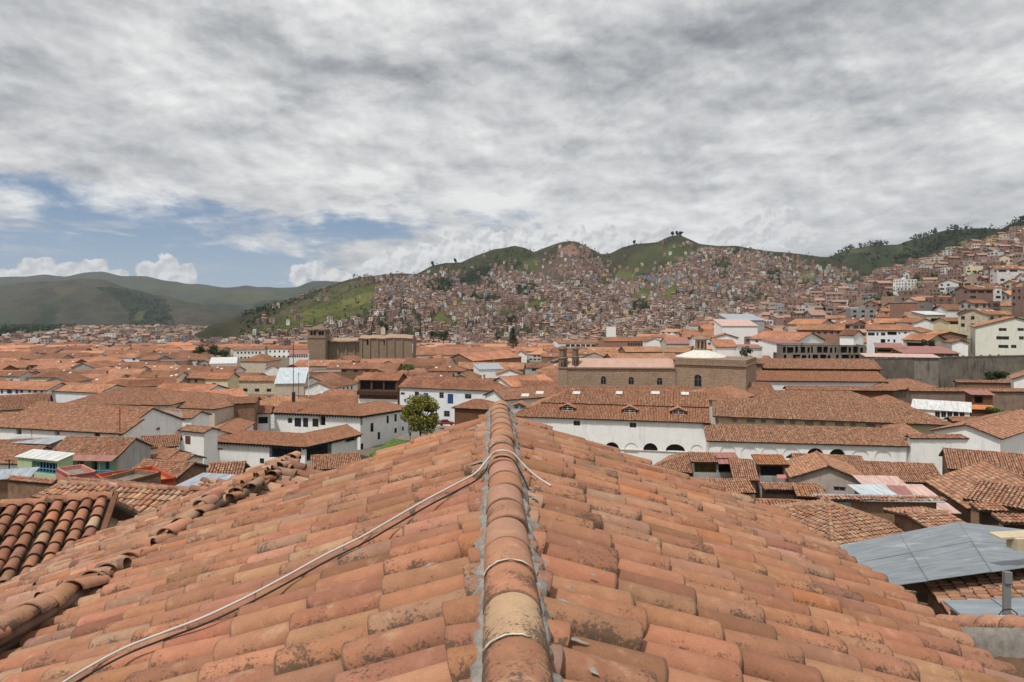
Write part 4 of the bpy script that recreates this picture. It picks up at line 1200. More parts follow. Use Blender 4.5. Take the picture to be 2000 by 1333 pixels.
house('broad brown roof at the left edge behind the clerestory hall', (-60, 806, 150, (95, 797)), 15, pitch=19, wall=M_BEIGE, tile=M_ROOFD)
house('pale orange roof rising to a low hip behind the clerestory hall', (120, 790, 160, (330, 792)), 17, pitch=19, ends='hh', wall=M_BEIGE, tile=M_ROOFO)
house('broad mottled roof between the yellow house and the courtyard house', (255, 794, 165, (420, 800)), 17, pitch=18, ends='gh', wall=M_BEIGE, tile=M_ROOFB)

# --- yellow house with blue gallery; its neighbours
house('yellow house with bright blue gallery and door', auto=False, spec=(188, 754, 214, (238, 757.5), (345, 753)), W_=9, pitch=22, ends='hg', wall=M_CREAM, tile=M_ROOFO, front={0: zt(*A1, [('g', 690, 523, 810, 570, dict(mat=M_BLUE, frame=M_BLUE)), ('w', 672, 520, 686, 545, dict(frame=M_BLUE))]), 1: zt(*A1, [('d', 828, 535, 850, 580)])})
house('cream house with one dark window beside the skylit roofs', (398, 741.5, 232, (446, 742)), 9, pitch=23, wall=M_CREAM, tile=M_ROOFO, front=zt(*A1, [('w', 1380, 495, 1405, 522)]))
house('white house with a row of blue doors, at the left edge', auto=False, spec=(-40, 759, 205, (92, 763)), W_=10, pitch=20, wall=M_WHITE2, tile=M_ROOFO, front=zt(*A1, [('d', 45, 535, 78, 565), ('d', 100, 535, 118, 565), ('w', 130, 538, 150, 560), ('w', 183, 540, 200, 558), ('w', 220, 540, 240, 558), ('w', 262, 540, 278, 558), ('d', 5, 540, 20, 565)]))
house('wide orange roof right of the blue door house', (75, 763, 203, (195, 768)), 12, pitch=17, wall=M_WHITE2, tile=M_ROOFB)
house('long terracotta roof with a white wall end below the yellow house', (290, 765.5, 195, (400, 769)), 12, pitch=17, wall=M_WHITE, tile=M_ROOFO)
house('blue walled loft with an open dark gable', (421, 785, 172, (492, 778)), 6, pitch=20, kind='shed', wall=M_BLUE, tile=M_ROOFO, front=[('v', 455, 779, 488, 786)])
house('brick walled house with a rusty roof edge, left behind the courtyard house', (410, 790, 166, (500, 788)), 8, pitch=16, wall=M_ADOBE, tile=M_ROOFB)

# --- the white courtyard house
z2 = lambda L: zt(*A2, L)
pts, z = eave(382, 861, 150, (597, 874), (709, 848.5))
rt = empty('courtyard_house', (-45, 150, -36), 'big white courtyard house with terracotta hipped roofs and dark shutters, left of the round tree', 'house')
r1 = wing(rt, pts, z, 9.5, 21, 'gg', base=-36, wall=M_WHITE, tile=M_ROOFO, oh=.9, w=PALW,
     front={0: z2([('g', 420, 903, 628, 985), ('w', 358, 985, 386, 1020, dict(frame=M_NAVY)), ('w', -12, 935, 5, 962, dict(frame=M_NAVY))]),
            1: z2([('g', 662, 890, 826, 985), ('v', 918, 842, 1012, 872)])})
pts2, zz2 = eave(466, 811, 172, (526, 805.5))
r3 = wing(rt, [P(458, 811, 170)[:2], P(530, 806, 172)[:2]], -25.2, 8, 19, 'hg', base=-36, wall=M_WHITE, tile=M_ROOFO, w=PALW, oh=.9, front=z2([('v', 345, 715, 412, 760), ('w', 425, 715, 466, 770, dict(frame=M_NAVY))]))
pts, z = eave(526, 806, 174, (705, 813.5), (806, 797.5))
r2 = wing(rt, pts, z, 12, 19, 'gh', base=-36, wall=M_WHITE, tile=M_ROOFO, oh=.9, w=PALW,
     front={0: z2([('w', 541, 722, 568, 756, dict(frame=M_NAVY)), ('w', 584, 722, 627, 780, dict(frame=M_NAVY)), ('w', 639, 722, 672, 782, dict(frame=M_NAVY)), ('w', 700, 726, 740, 780, dict(frame=M_NAVY)), ('v', 747, 708, 785, 772)]),
            1: z2([('v', 985, 715, 1028, 772), ('w', 1078, 755, 1099, 812, dict(frame=M_NAVY)), ('w', 1125, 815, 1142, 862, dict(frame=M_NAVY)), ('w', 1183, 708, 1198, 757, dict(frame=M_NAVY)), ('w', 1234, 698, 1250, 746, dict(frame=M_NAVY)), ('w', 1234, 788, 1250, 820, dict(frame=M_NAVY)), ('w', 1284, 778, 1296, 806, dict(frame=M_NAVY)), ('w', 1014, 888, 1032, 932, dict(frame=M_NAVY))])})
# left connecting wing and low annexe
ptl = [P(430, 805, 168)[:2], P(384, 858, 150)[:2]]
r4 = wing(rt, ptl, -27.0, 8.5, 18, 'gg', base=-36, wall=M_WHITE, tile=M_ROOFO, w=PALW, right=[], front=[])
pts, z = eave(352, 884, 143, (392, 888))
r5 = wing(rt, pts, z, 6, 19, 'hg', base=-36, wall=M_WHITE, tile=M_ROOFO, w=PALW)
# dark rafter ends under the long eaves, and the stone plinth
for r_ in (r1, r2):
    for i in (0, 1):
        mb = MB()
        a, b = r_['pts'][i], r_['pts'][i + 1]; L = np.linalg.norm(b - a); u = (b - a) / L; nv = np.array([-u[1], u[0]])
        for k in range(int(L / .75)):
            p = a + u * (.4 + .75 * k)
            mb.box(P3_(p + nv * .12, r_['z'] - .62), P3_(u * .22, 0), P3_(nv * .75, .26), np.array([0, 0, .45]))
        mb.build('rafter_ends', rt, M_NAVY)
KEEP.append((350, 770, 805, 925, 150)); 
a, b = r1['pts'][0], r1['pts'][1]; u = (b - a) / np.linalg.norm(b - a); nv = np.array([-u[1], u[0]])
up(rt, M_STONE, 'plinth', [(P3_(a + u * .8 + nv * .84, -36.2), P3_(u * 24, 0), P3_(nv * .2, 0), np.array([0, 0, 1.9]))])

# --- white two-storey range behind the tree, balcony house
house('long white two-storey house with blue shutters and doors, behind the round tree', (776, 757, 186, (1085, 769)), 13, pitch=20, wall=M_WHITE2, tile=M_ROOF, oh=.5,
   front=zt(*A2, [('w', 1366, 552, 1394, 592, dict(frame=M_BLUE)), ('dw', 1424, 560, 1453, 612, dict(mat=M_BLUE)), ('w', 1526, 556, 1555, 594), ('d', 1580, 566, 1617, 630), ('w', 1556, 676, 1594, 715), ('w', 1275, 556, 1300, 572)]) + zt(*A3, [('w', 193, 566, 235, 598)]))
rt, r_ = house('dark wooden balcony house with rust-red roof, left of the white two-storey house', auto=False, spec=(698, 742.5, 204, (778, 744)), W_=9, pitch=22, ends='gg', wall=M_WOODB, tile=M_ROOFO,
   front=zt(*A2, [('v', 1012, 482, 1080, 540), ('v', 1090, 484, 1160, 540), ('v', 1168, 486, 1240, 542)]), base=-42)
up(rt, M_WOODD, 'balcony', [(P3_(r_['pts'][0] + np.array([0, -.9]), -24.3), P3_(r_['pts'][1] - r_['pts'][0], 0), np.array([0, .9, 0]), np.array([0, 0, 1.1]))])
up(rt, M_WHITE, 'wall', [(P3_(r_['pts'][0] + np.array([.3, .2]), -42), P3_(r_['pts'][1] - r_['pts'][0] - np.array([.6, 0]), 0), np.array([0, .3, 0]), np.array([0, 0, 16.4]))])
house('terracotta roof running up to the stone church, right of the white two-storey house', (1000, 757, 176, (1090, 750)), 12, pitch=20, wall=M_WHITE, tile=M_ROOFO, ends='gg')
house('orange roof with a white gable beside the stone church', (985, 782, 158, (1096, 774)), 11, pitch=19, wall=M_WHITE, tile=M_ROOFO, ends='gg')

# --- long convent range with dormers and arcade
z3 = lambda L: zt(*A3, L)
z4 = lambda L: zt(*A4, L)
pts, z = eave(1000, 813.5, 125, (1388.5, 827))
rt = empty('convent_range', (20, 122, -28), 'long white convent range with dormers in its roof and arcade below, behind the near ridge', 'building')
rc = wing(rt, pts, z, 19, 23.5, 'hg', base=-28.5, wall=M_WHITE, oh=.5,
   front=z3([('w', 900, 740, 943, 773), ('w', 1265, 752, 1309, 786), ('va', 990, 872, 1045, 925), ('va', 1103, 880, 1198, 930), ('na', 1230, 885, 1323, 985), ('va', 1354, 886, 1448, 938), ('va', 1500, 893, 1626, 940)]) + z4([('va', 166, 893, 293, 940), ('na', 330, 897, 410, 990)])[1:],
   w=np.array([.26, .24, .08, .2, .04, .1, .05, .03, .0, .0]))
# upper course of the roof oversails the lower one
mb = MB()
a, b = rc['pts']; L = np.linalg.norm(b - a); u = (b - a) / L; nv = np.array([-u[1], u[0]])
tn = math.tan(R(23.5))
k0 = 4.3
tile_plane(mb, [P3_(a + u * 4.6 + nv * k0, z + k0 * tn + .26), P3_(b + nv * k0, z + k0 * tn + .26), P3_(b + nv * 9.5, z + 9.5 * tn + .20), P3_(a + u * 9.6 + nv * 9.5, z + 9.5 * tn + .20)], 2, pitch=.27, expo=.38, w=np.array([.22, .2, .1, .16, .06, .1, .10, .04, .02, .0]), jit=.14, messy=.8, thick=.2)
mb.build('upper_roof', rt, [M_TILE, M_WOODD], True)
dormx = [(515, 578, 648), (828, 893, 658), (1230, 1300, 672), (1548, 1615, 682)]
for (xa, xb, yb) in dormx:
    xm, ym = zp(A3, (xa + xb) / 2, yb + 18)
    # point on the roof plane
    ax = (xm - 1000) / F; az_ = -(ym - HZ) / F
    best = None
    for t in np.linspace(118, 132, 400):
        q = np.array([ax * t, t, az_ * t]); dd = np.dot(q[:2] - a, nv)
        e_ = abs(q[2] - (z + dd * tn))
        if best is None or e_ < best[0]: best = (e_, q)
    q = best[1]
    dm = MB()
    w2, h2 = 1.05, .95
    f0 = lambda s, y, hh: P3_(q[:2] + u * s + nv * y, q[2] + hh)
    dm.poly([f0(-w2, 0, 0), f0(w2, 0, 0), f0(w2, 0, h2 * .75), f0(0, 0, h2 * 1.15), f0(-w2, 0, h2 * .75)])
    for s_ in (-w2, w2): dm.poly([f0(s_, 0, 0), f0(s_, 0, h2 * .75), f0(s_, 2.4, h2 * .75)])
    d_o = dm.build('dormer', rt, M_FRAMEG)
    fr = MB()
    for s_ in (-.95, -.03, .90): fr.box(f0(s_, -.06, .08), P3_(u * .07, 0), P3_(nv * .05, 0), np.array([0, 0, .72]))
    for hh in (.06, .4, .76): fr.box(f0(-.95, -.055, hh), P3_(u * 1.9, 0), P3_(nv * .04, 0), np.array([0, 0, .06]))
    wd = fr.build('window', d_o, M_FRAMEW)
    pn = MB(); pn.poly([f0(-.9, -.02, .1), f0(.9, -.02, .1), f0(.9, -.02, .78), f0(-.9, -.02, .78)])
    g_o = pn.build('pane', d_o, M_GLASS)
    dr = MB()
    for s_ in (-1, 1):
        tile_plane(dr, ([f0(s_ * 1.45, -.35, h2 * .62), f0(s_ * 1.45, 2.6, h2 * .62), f0(0, 2.6, h2 * 1.3), f0(0, -.35, h2 * 1.3)] if s_ > 0 else [f0(s_ * 1.45, 2.6, h2 * .62), f0(s_ * 1.45, -.35, h2 * .62), f0(0, -.35, h2 * 1.3), f0(0, 2.6, h2 * 1.3)]), 2, pitch=.26, expo=.36, messy=.6, thick=.06)
    dr.build('dormer_roof', d_o, [M_TILE, M_WOODD], True)
sk = MB()
for (xa, xb, y) in ((560, 610, 578), (655, 705, 562), (895, 943, 563), (1175, 1218, 563), (1405, 1460, 563), (1600, 1650, 568)):
    for (x_, y_) in (((xa + xb) / 2, y),):
        xm, ym = zp(A3, x_, y_)
        ax = (xm - 1000) / F; az_ = -(ym - HZ) / F
        best = None
        for t in np.linspace(120, 140, 500):
            q = np.array([ax * t, t, az_ * t]); dd = np.dot(q[:2] - a, nv); e_ = abs(q[2] - (z + dd * tn + .33))
            if best is None or e_ < best[0]: best = (e_, q)
        q = best[1]; w2 = (xb - xa) / 3.332 / F * q[1] / 2
        s1 = MB(); s1.box(P3_(q[:2] - u * w2 - nv * .45, q[2] - .45 * tn + .12), P3_(u * 2 * w2, 0), P3_(nv * .9, .9 * tn), np.array([0, 0, .07]))
        s1.build('skylight', rt, M_TINW)
ch = MB(); q = P(1236, 782, 128); ch.box(q + np.array([-.3, 0, -1.2]), (.55, 0, 0), (0, .5, 0), (0, 0, 2.2)); ch.build('chimney', rt, M_BRICK)
lg = MB(); lg.box(P3_(a + nv * .35, -24.25), P3_(u * L, 0), P3_(nv * .2, 0), np.array([0, 0, .14])); lg.build('ledge', rt, M_BEIGE)
KEEP.append((880, 760, 1390, 905, 125))
house('low hipped roof with a wooden gallery end, just left of the near ridge', (882, 797, 136, (962, 801)), 7, pitch=22, ends='hh', wall=M_WOODB, front=[], w=np.array([.26, .24, .08, .2, .04, .1, .05, .03, .0, .0]))
house('old tiled roof in front of the stone church wall, behind the dormer roof', (1090, 779, 139, (1370, 778)), 7.5, kind='shed', pitch=13, wall=M_WHITE, lod=2, w=np.array([.2, .2, .1, .2, .06, .12, .1, .02, .0, .0]))
house('hipped terracotta roof at the right end of the dormer roof', (1352, 783, 133, (1440, 782), (1480, 772)), 10, pitch=21, ends='hg', wall=M_WHITE, w=np.array([.3, .2, .2, .05, .1, .0, .1, .05, .0, .0]))

# lower right range over the arcade
pts, z = eave(1380, 861.7, 113, (1778, 872.5))
rt = empty('convent_range', (45, 112, -28), 'white arcaded wall under a long mottled tile roof, right of the dormer roof', 'building')
ops = z4([('na', 440, 902, 462, 990), ('na', 521, 902, 626, 990), ('na', 657, 906, 763, 995), ('na', 790, 909, 901, 995), ('na', 931, 914, 1046, 1000), ('va', 1087, 919, 1198, 968), ('va', 1231, 924, 1341, 975), ('na', 1377, 929, 1491, 1010), ('na', 1527, 934, 1636, 1010)])
wing(rt, pts, z, 10, 21, 'gg', base=-28, wall=M_WHITE, oh=.45, front=ops, w=np.array([.1, .12, .14, .12, .1, .14, .2, .02, .04, .02]))
sk = MB(); q = P(1448, 841, 116.5); sk.box(q + np.array([-.8, -.4, .05]), (1.6, 0, 0), (0, 1.2, .46), (0, 0, .07)); sk.build('skylight', rt, M_TINW)
dp = MB()
for x in (1541.5, 1562.5):
    q = P(x, 868, 112.2); dp.tube([q, q + np.array([0, 0, -6])], .04, 5)
dp.build('downpipe', rt, M_IRON)
KEEP.append((1378, 828, 1790, 905, 113))
# upper right range
pts, z = eave(1392, 813.7, 128, (1866, 831.5))
rt = empty('convent_range', (50, 128, -28), 'very long mottled roof over a dark ochre wall with vents, behind the arcaded wall', 'building')
r_ = wing(rt, pts, z, 14, 21, 'gh', base=-29, wall=M_CREAM, oh=1.1, w=np.array([.12, .13, .13, .12, .1, .14, .2, .02, .03, .01]))
a, b = r_['pts']; u = (b - a) / np.linalg.norm(b - a); nv = np.array([-u[1], u[0]])
for k, f_ in enumerate(np.linspace(.09, .72, 11)):
    q = a + u * np.linalg.norm(b - a) * f_ + nv * .75
    w2 = .7 if k % 2 else .4
    v_ = MB(); v_.box(P3_(q, z - .95), P3_(u * w2 * 2, 0), P3_(nv * .45, 0), np.array([0, 0, .45])); v_.box(P3_(q - nv * .03 + u * .1, z - .85), P3_(u * (w2 * 2 - .2), 0), P3_(nv * .03, 0), np.array([0, 0, .25]))
    v_.build('vent_box', rt, M_FRAMEG)
gp = MB(); q = P(1490, 800, 131); gp.box(P(1488, 817, 127.6) + np.array([0, 0, .25]), (.35, 0, 0), P(1489.5, 786, 134) - P(1488, 817, 127.6), (0, 0, .1)); gp.build('gutter', rt, M_TIN)
KEEP.append((1390, 783, 1866, 835, 128))
for x, w_ in ((1404, 11), (1425, 10)):
    pass
house('short tiled stair roof joining the two convent roofs', (1760, 858, 112, (1806, 851)), 7, pitch=24, wall=M_WHITE, ends='gg')
house('white yard wall with tiled coping and pilasters, right of the arcade', (1778, 856.5, 108, (1958, 857)), 1.7, name='yard_wall', cat='wall', pitch=24, wall=M_WHITE, oh=.3)
house('white gable wall with a plain tiled slope at the right edge', (1958, 858, 104, (2060, 815)), 10, pitch=18, wall=M_WHITE)
house('small ochre gallery with a tiled strip roof, right of the long convent roof', (1860, 823.5, 122, (1975, 825)), 3, pitch=20, wall=M_MUD, front=[('v', 1868, 827, 1918, 843), ('v', 1926, 828, 1966, 842)])
# roofs behind
house('dark brown roof below the church apse', (1450, 783, 139, (1526, 783)), 12, pitch=26, wall=M_WHITE, lod=2, w=np.array([.05, .1, .05, .25, .05, .25, .1, 0, .05, .1]))
house('long dark mottled roof behind the very long convent roof', (1524, 789, 138, (1738, 792)), 11, pitch=20, wall=M_WHITE, lod=2, w=np.array([.08, .1, .1, .2, .08, .2, .14, 0, .05, .05]), ends='gh')
house('pinkish hipped roof at the end of the dark mottled roof', (1718, 795, 134, (1788, 795)), 8, pitch=24, ends='hh', wall=M_WHITE, w=np.array([.3, .2, .25, .05, .15, .0, .05, 0, .0, .0]))
house('narrow roof strip capping a dark gap behind the dark mottled roof', (1537, 762, 150, (1752, 764)), 3.2, pitch=22, wall=M_WOODB, w=np.array([.15, .15, .1, .15, .1, .15, .15, .02, .03, .0]))
house('white walled house under a wide even red roof', (1458, 744, 160, (1736, 746.5)), 11, pitch=18, wall=M_WHITE, lod=2, w=np.array([.38, .36, .06, .16, .02, .0, .0, .02, .0, .0]))
house('long tan roof with small pointed gablets, behind the even red roof', (1488, 720, 176, (1724, 722)), 11, pitch=21, wall=M_WOODB, tile=M_ROOFB, lod=2, w=np.array([.1, .1, .18, .12, .14, .12, .2, 0, .04, 0]))
house('little square tiled pavilion roof beside the church dome', (1441, 710.5, 172, (1492, 711.5)), 7, pitch=27, ends='hh', wall=M_ADOBE, tile=M_ROOFB)
house('hipped tan roof in front of the grey retaining wall', (1730, 764, 153, (1832, 757)), 9, pitch=22, ends='hh', wall=M_MUD, w=OLD)
house('narrow tile coping over the long brown garden wall at the right', (1778, 764.5, 148, (2060, 766)), 2.4, name='garden_wall', cat='wall', pitch=22, wall=M_MUD, oh=.3)
house('tiled coping below the shrubs at the foot of the retaining wall', (1868, 747, 168, (1985, 749)), 2, name='garden_wall', cat='wall', pitch=22, wall=M_ADOBE, oh=.3)
house('pale corrugated canopy over a white glazed gallery, in the garden at the right', (1778, 798, 130, (1898, 806)), 7, name='canopy', cat='canopy', kind='sheet', pitch=9, tile=M_TINW, wall=M_WHITE, oh=.3,
   front=[('w', 1826 + 12 * k, 804, 1836 + 12 * k, 816) for k in range(5)])
house('lean-to kiosk with red sheet roof and orange awning by the brown garden wall', (1896, 771, 140, (1946, 772)), 4, name='kiosk', cat='kiosk', kind='sheet', pitch=8, tile=M_TINR, wall=M_WOODB, front=[('v', 1903, 775, 1920, 788)])
house('orange sheet awning in front of the kiosk', (1894, 799, 133, (1948, 801)), 3, name='awning', cat='awning', kind='sheet', pitch=10, tile=M_TINO, wall=M_WOODB)
# white buttresses of the garden
gabley('small white house end with tiled gable at the right edge below the retaining wall', 1985, 2060, 742, 150, 8, wall=M_WHITE)
# --- stone church in the middle
rt = empty('stone_church', (26, 150, -30), 'tan stone church with three arched nave windows, small dome and lantern, behind the dormer roof', 'church')
zt0 = P(1091, 720, 150)[2]
pl, z = eave(1091, 720, 150, (1320, 721))
A_, B_ = pl
u = (B_ - A_) / np.linalg.norm(B_ - A_); nv = np.array([-u[1], u[0]])
mb = MB()
ops = px_ops(z3([('a', 1078, 450, 1112, 503), ('a', 1258, 455, 1293, 505), ('a', 1443, 460, 1479, 508)]), A_, u, -34.0)
L = np.linalg.norm(B_ - A_)
wall_face(mb, P3_(A_, -34), P3_(u, 0), L, z + 34, ops, rt, None, P3_((u[1], -u[0]), 0))
mb.poly([P3_(A_ + nv * 11, -34), P3_(A_, -34), P3_(A_, z), P3_(A_ + nv * 11, z)], uv=[(0, 0), (11, 0), (11, 22), (0, 22)])
mb.box(P3_(A_ - u * .15 - nv * .15, -34), P3_(u * 2.1, 0), P3_(nv * 2, 0), np.array([0, 0, z + 34 - .3]))
# transept block
pt_, zt1 = eave(1318, 711, 149, (1457, 716))
C_, D_ = pt_; u2 = (D_ - C_) / np.linalg.norm(D_ - C_); nv2 = np.array([-u2[1], u2[0]])
L2 = np.linalg.norm(D_ - C_)
ops = px_ops(z4([('a', 353, 440, 400, 520)]), C_, u2, -34.0)
wall_face(mb, P3_(C_, -34), P3_(u2, 0), L2, zt1 + 34, ops, rt, None, P3_((u2[1], -u2[0]), 0))
e1, e2 = C_ + nv2 * 13, D_ + nv2 * 13
for (p0, p1) in ((D_, e2), (e2, e1), (e1, C_)):
    w_ = np.linalg.norm(p1 - p0)
    mb.add([P3_(p0, -34), P3_(p1, -34), P3_(p1, zt1), P3_(p0, zt1)], quads=[[0, 1, 2, 3]], uv=[(0, 0), (w_, 0), (w_, 23), (0, 23)])
mb.build('wall', rt, M_STONE)
cn = MB()
cn.box(P3_(A_ - u * .3 - nv * .3, z), P3_(u * (L + .2), 0), P3_(nv * .9, 0), np.array([0, 0, .28]))
cn.box(P3_(C_ - u2 * .3 - nv2 * .35, zt1 - .1), P3_(u2 * (L2 + .6), 0), P3_(nv2 * 13.7, 0), np.array([0, 0, .32]))
cn.box(P3_(C_ - u2 * .0 - nv2 * .05, zt1 + .22), P3_(u2 * (L2), 0), P3_(nv2 * 13.1, 0), np.array([0, 0, 1.0]))
cn.build('cornice', rt, M_STONED)
nr = MB()
nr.poly([P3_(A_ + u * 2 + nv * .3, z + .28), P3_(B_ + nv * .3, z + .28), P3_(B_ + nv * 3.4, z + 1.7), P3_(A_ + u * 2 + nv * 3.4, z + 1.7)])
nr.poly([P3_(A_ + u * 2 + nv * 3.4, z + 1.7), P3_(B_ + nv * 3.4, z + 1.7), P3_(B_ + nv * 8, z + 1.75), P3_(A_ + u * 2 + nv * 8, z + 1.75)])
nr.poly([P3_(A_ + u * 2 + nv * 8, z + 1.75), P3_(B_ + nv * 8, z + 1.75), P3_(B_ + nv * 11, z + .2), P3_(A_ + u * 2 + nv * 11, z + .2)])
nr.poly([P3_(A_ + u * 2 + nv * 11, z - .2), P3_(A_ + u * 2 + nv * .3, z + .28), P3_(A_ + u * 2 + nv * 3.4, z + 1.7), P3_(A_ + u * 2 + nv * 8, z + 1.75)])
nr.build('nave_roof', rt, M_NAVE)
dc = P(1369, 700, 155); dz0 = zt1 + 1.2
dm = MB()
prof = [(5.8, dz0), (5.5, dz0 + .25), (3.9, dz0 + .75), (2.2, dz0 + 1.3), (1.5, dz0 + 1.5)]
dm.lathe((dc[0], dc[1], 0), prof, 8)
dm.build('dome', rt, M_DOME)
ln = MB()
lz = dz0 + 1.45
for k in range(8):
    t = 2 * math.pi * (k + .5) / 8; t2 = 2 * math.pi * (k + 1.5) / 8
    p0 = np.array([dc[0] + 1.25 * math.cos(t), dc[1] + 1.25 * math.sin(t)]); p1 = np.array([dc[0] + 1.25 * math.cos(t2), dc[1] + 1.25 * math.sin(t2)])
    uu = (p1 - p0); w_ = np.linalg.norm(uu); uu /= w_
    wall_face(ln, P3_(p0, lz), P3_(uu, 0), w_, 2.4, [dict(u0=.2, u1=w_ - .2, z0=.35, z1=2.0, kind='void', arch=True)], rt, None, P3_((uu[1], -uu[0]), 0))
ln.build('lantern', rt, M_STONE)
lc = MB(); lc.lathe((dc[0], dc[1], 0), [(1.3, lz + 2.35), (1.6, lz + 2.4), (1.6, lz + 2.6), (1.1, lz + 2.85), (.5, lz + 3.15), (.2, lz + 3.4), (.1, lz + 3.9), (0, lz + 3.95)], 8)
lc.build('lantern_cap', rt, M_STONE)
# broken belfry stumps at the left end
for (xa, xb, ya, yb) in ((1091, 1108, 676, 722), (1117, 1131, 677, 716)):
    bl = MB(); c = P((xa + xb) / 2, yb, 151); w_ = (xb - xa) / F * 151
    h = (yb - ya) / F * 151
    prof = [(w_ * .52, 0), (w_ * .5, h * .42), (w_ * .6, h * .45), (w_ * .6, h * .5), (w_ * .44, h * .52), (w_ * .42, h * .82), (w_ * .58, h * .86), (w_ * .5, h * .93), (w_ * .25, h * 1.0), (0, h * 1.02)]
    bl.lathe(c, prof, 4); bl.build('belfry', rt, M_STONED)
    ap = MB()
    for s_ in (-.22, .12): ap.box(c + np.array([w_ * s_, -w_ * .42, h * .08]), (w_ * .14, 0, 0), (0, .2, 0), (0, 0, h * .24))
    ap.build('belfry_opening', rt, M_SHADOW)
KEEP.append((1088, 662, 1460, 775, 150))

# --- far church with square bell tower
rt = empty('tower_church', (-135, 525, -44), 'brown stone church with a square bell tower and scalloped roof, far behind the courtyard house', 'church')
tw = MB(); Yt = 515; c0 = P(600.5, 700, Yt); c1 = P(635.5, 700, Yt); wd = c1[0] - c0[0]
ztp = P(600, 645, Yt)[2]; zmid = P(600, 659.5, Yt)[2]
tw.box((c0[0], Yt, -44), (wd, 0, 0), (0, wd, 0), (0, 0, zmid + 44))
Lb = ztp - zmid
for (O, U, out) in (((c0[0] + .2, Yt + .2), (1, 0), (0, -1)), ((c0[0] + wd - .2, Yt + .2), (0, 1), (1, 0)), ((c0[0] + .2, Yt + wd - .2), (0, -1), (-1, 0))):
    w_ = wd - .4
    wall_face(tw, (O[0], O[1], zmid), (U[0], U[1], 0), w_, Lb, [dict(u0=w_ * f0_, u1=w_ * (f0_ + .15), z0=Lb * .28, z1=Lb * .86, kind='void', arch=True) for f0_ in (.14, .32, .62, .78)], rt, None, (out[0], out[1], 0))
tw.build('tower', rt, M_STONED)
tc = MB()
tc.box((c0[0] - .5, Yt - .5, zmid - .5), (wd + 1, 0, 0), (0, wd + 1, 0), (0, 0, .6))
tc.box((c0[0] - .5, Yt - .5, ztp - .2), (wd + 1, 0, 0), (0, wd + 1, 0), (0, 0, .7))
for k in range(5): tc.box((c0[0] - .3 + k * (wd - .6) / 4, Yt - .3, ztp + .5), (.7, 0, 0), (0, .7, 0), (0, 0, .9))
tc.build('cornice', rt, M_STONED)
tr_ = MB(); tr_.lathe((c0[0] + wd / 2, Yt + wd / 2, 0), [(wd * .6, ztp + .5), (wd * .3, ztp + 2.3), (.3, ztp + 3.6), (.1, ztp + 6), (0, ztp + 6)], 8); tr_.build('tower_cap', rt, M_STONED)
bd = MB(); Yb = 525
bz = [(636, 672), (660, 661), (690, 657), (712, 661), (740, 658), (770, 661), (805, 660)]
x0 = 628
for i, (xa, xb, yt, dpt) in enumerate(((625, 702, 668, 0), (702, 806, 661, -3))):
    a = P(xa, 700, Yb + dpt); b = P(xb, 700, Yb + dpt); zt_ = P(xa, yt, Yb + dpt)[2]
    ops = [] if i == 0 else [dict(u0=5.5, u1=7.3, z0=zt_ + 44 - 5.2, z1=zt_ + 44 - 1.0, kind='void', arch=True), dict(u0=18.5, u1=20.3, z0=zt_ + 44 - 5.2, z1=zt_ + 44 - 1.0, kind='void', arch=True)]
    w_ = b[0] - a[0]
    wall_face(bd, (a[0], a[1], -44), (1, 0, 0), w_, zt_ + 44, ops, rt, None, (0, -1, 0))
    bd.add([(b[0], b[1], -44), (b[0], b[1] + 22, -44), (b[0], b[1] + 22, zt_), (b[0], b[1], zt_)], quads=[[0, 1, 2, 3]], uv=[(0, 0), (22, 0), (22, 20), (0, 20)])
    bd.add([(a[0], a[1] + 22, -44), (a[0], a[1], -44), (a[0], a[1], zt_), (a[0], a[1] + 22, zt_)], quads=[[0, 1, 2, 3]], uv=[(0, 0), (22, 0), (22, 20), (0, 20)])
    for k in range(int(w_ / 6)): bd.box((a[0] + 1 + k * 6.2, a[1] - .9, -44), (1.2, 0, 0), (0, 1, 0), (0, 0, zt_ + 43.3))
bd.build('wall', rt, M_STONED)
rf = MB()
a = P(630, 662, Yb); b = P(806, 660, Yb); n = 60
rows = []
for j, (dy, hz) in enumerate(((-1, 0), (4, 1.2), (11, 2.0), (22, 0))):
    rows.append([(a[0] + (b[0] - a[0]) * k / n, Yb - 3 + dy, a[2] - (1.6 if k < n * .41 else 0) + hz * (1.15 if k > n * .41 else .9) + .55 * abs(math.sin(k / n * math.pi * 6)) + (.9 * (1 - abs(k / n - .82) * 8) if abs(k / n - .82) < .12 else 0)) for k in range(n + 1)])
v = np.array(rows).reshape(-1, 3); ix = np.arange(4 * (n + 1)).reshape(4, n + 1)
rf.add(v, quads=np.stack([ix[:-1, :-1], ix[:-1, 1:], ix[1:, 1:], ix[1:, :-1]], -1).reshape(-1, 4))
rf.build('roof', rt, plain('tan_roof_slabs', (.34, .235, .155), var=.2, dirt=.4))
ae = MB(); c = P(748, 650, 545)
wall_face(ae, c + np.array([-1.7, 0, -1.5]), (1, 0, 0), 3.4, 5, [dict(u0=.9, u1=2.5, z0=1.2, z1=3.6, kind='niche', arch=True)], rt, None, (0, -1, 0), gable=(1.7, 6.2))
ae.box(c + np.array([-1.7, .13, -1.5]), (3.4, 0, 0), (0, 1.4, 0), (0, 0, 5))
ae.build('bell_gable', rt, M_BEIGE)
KEEP.append((597, 636, 808, 694, 515))

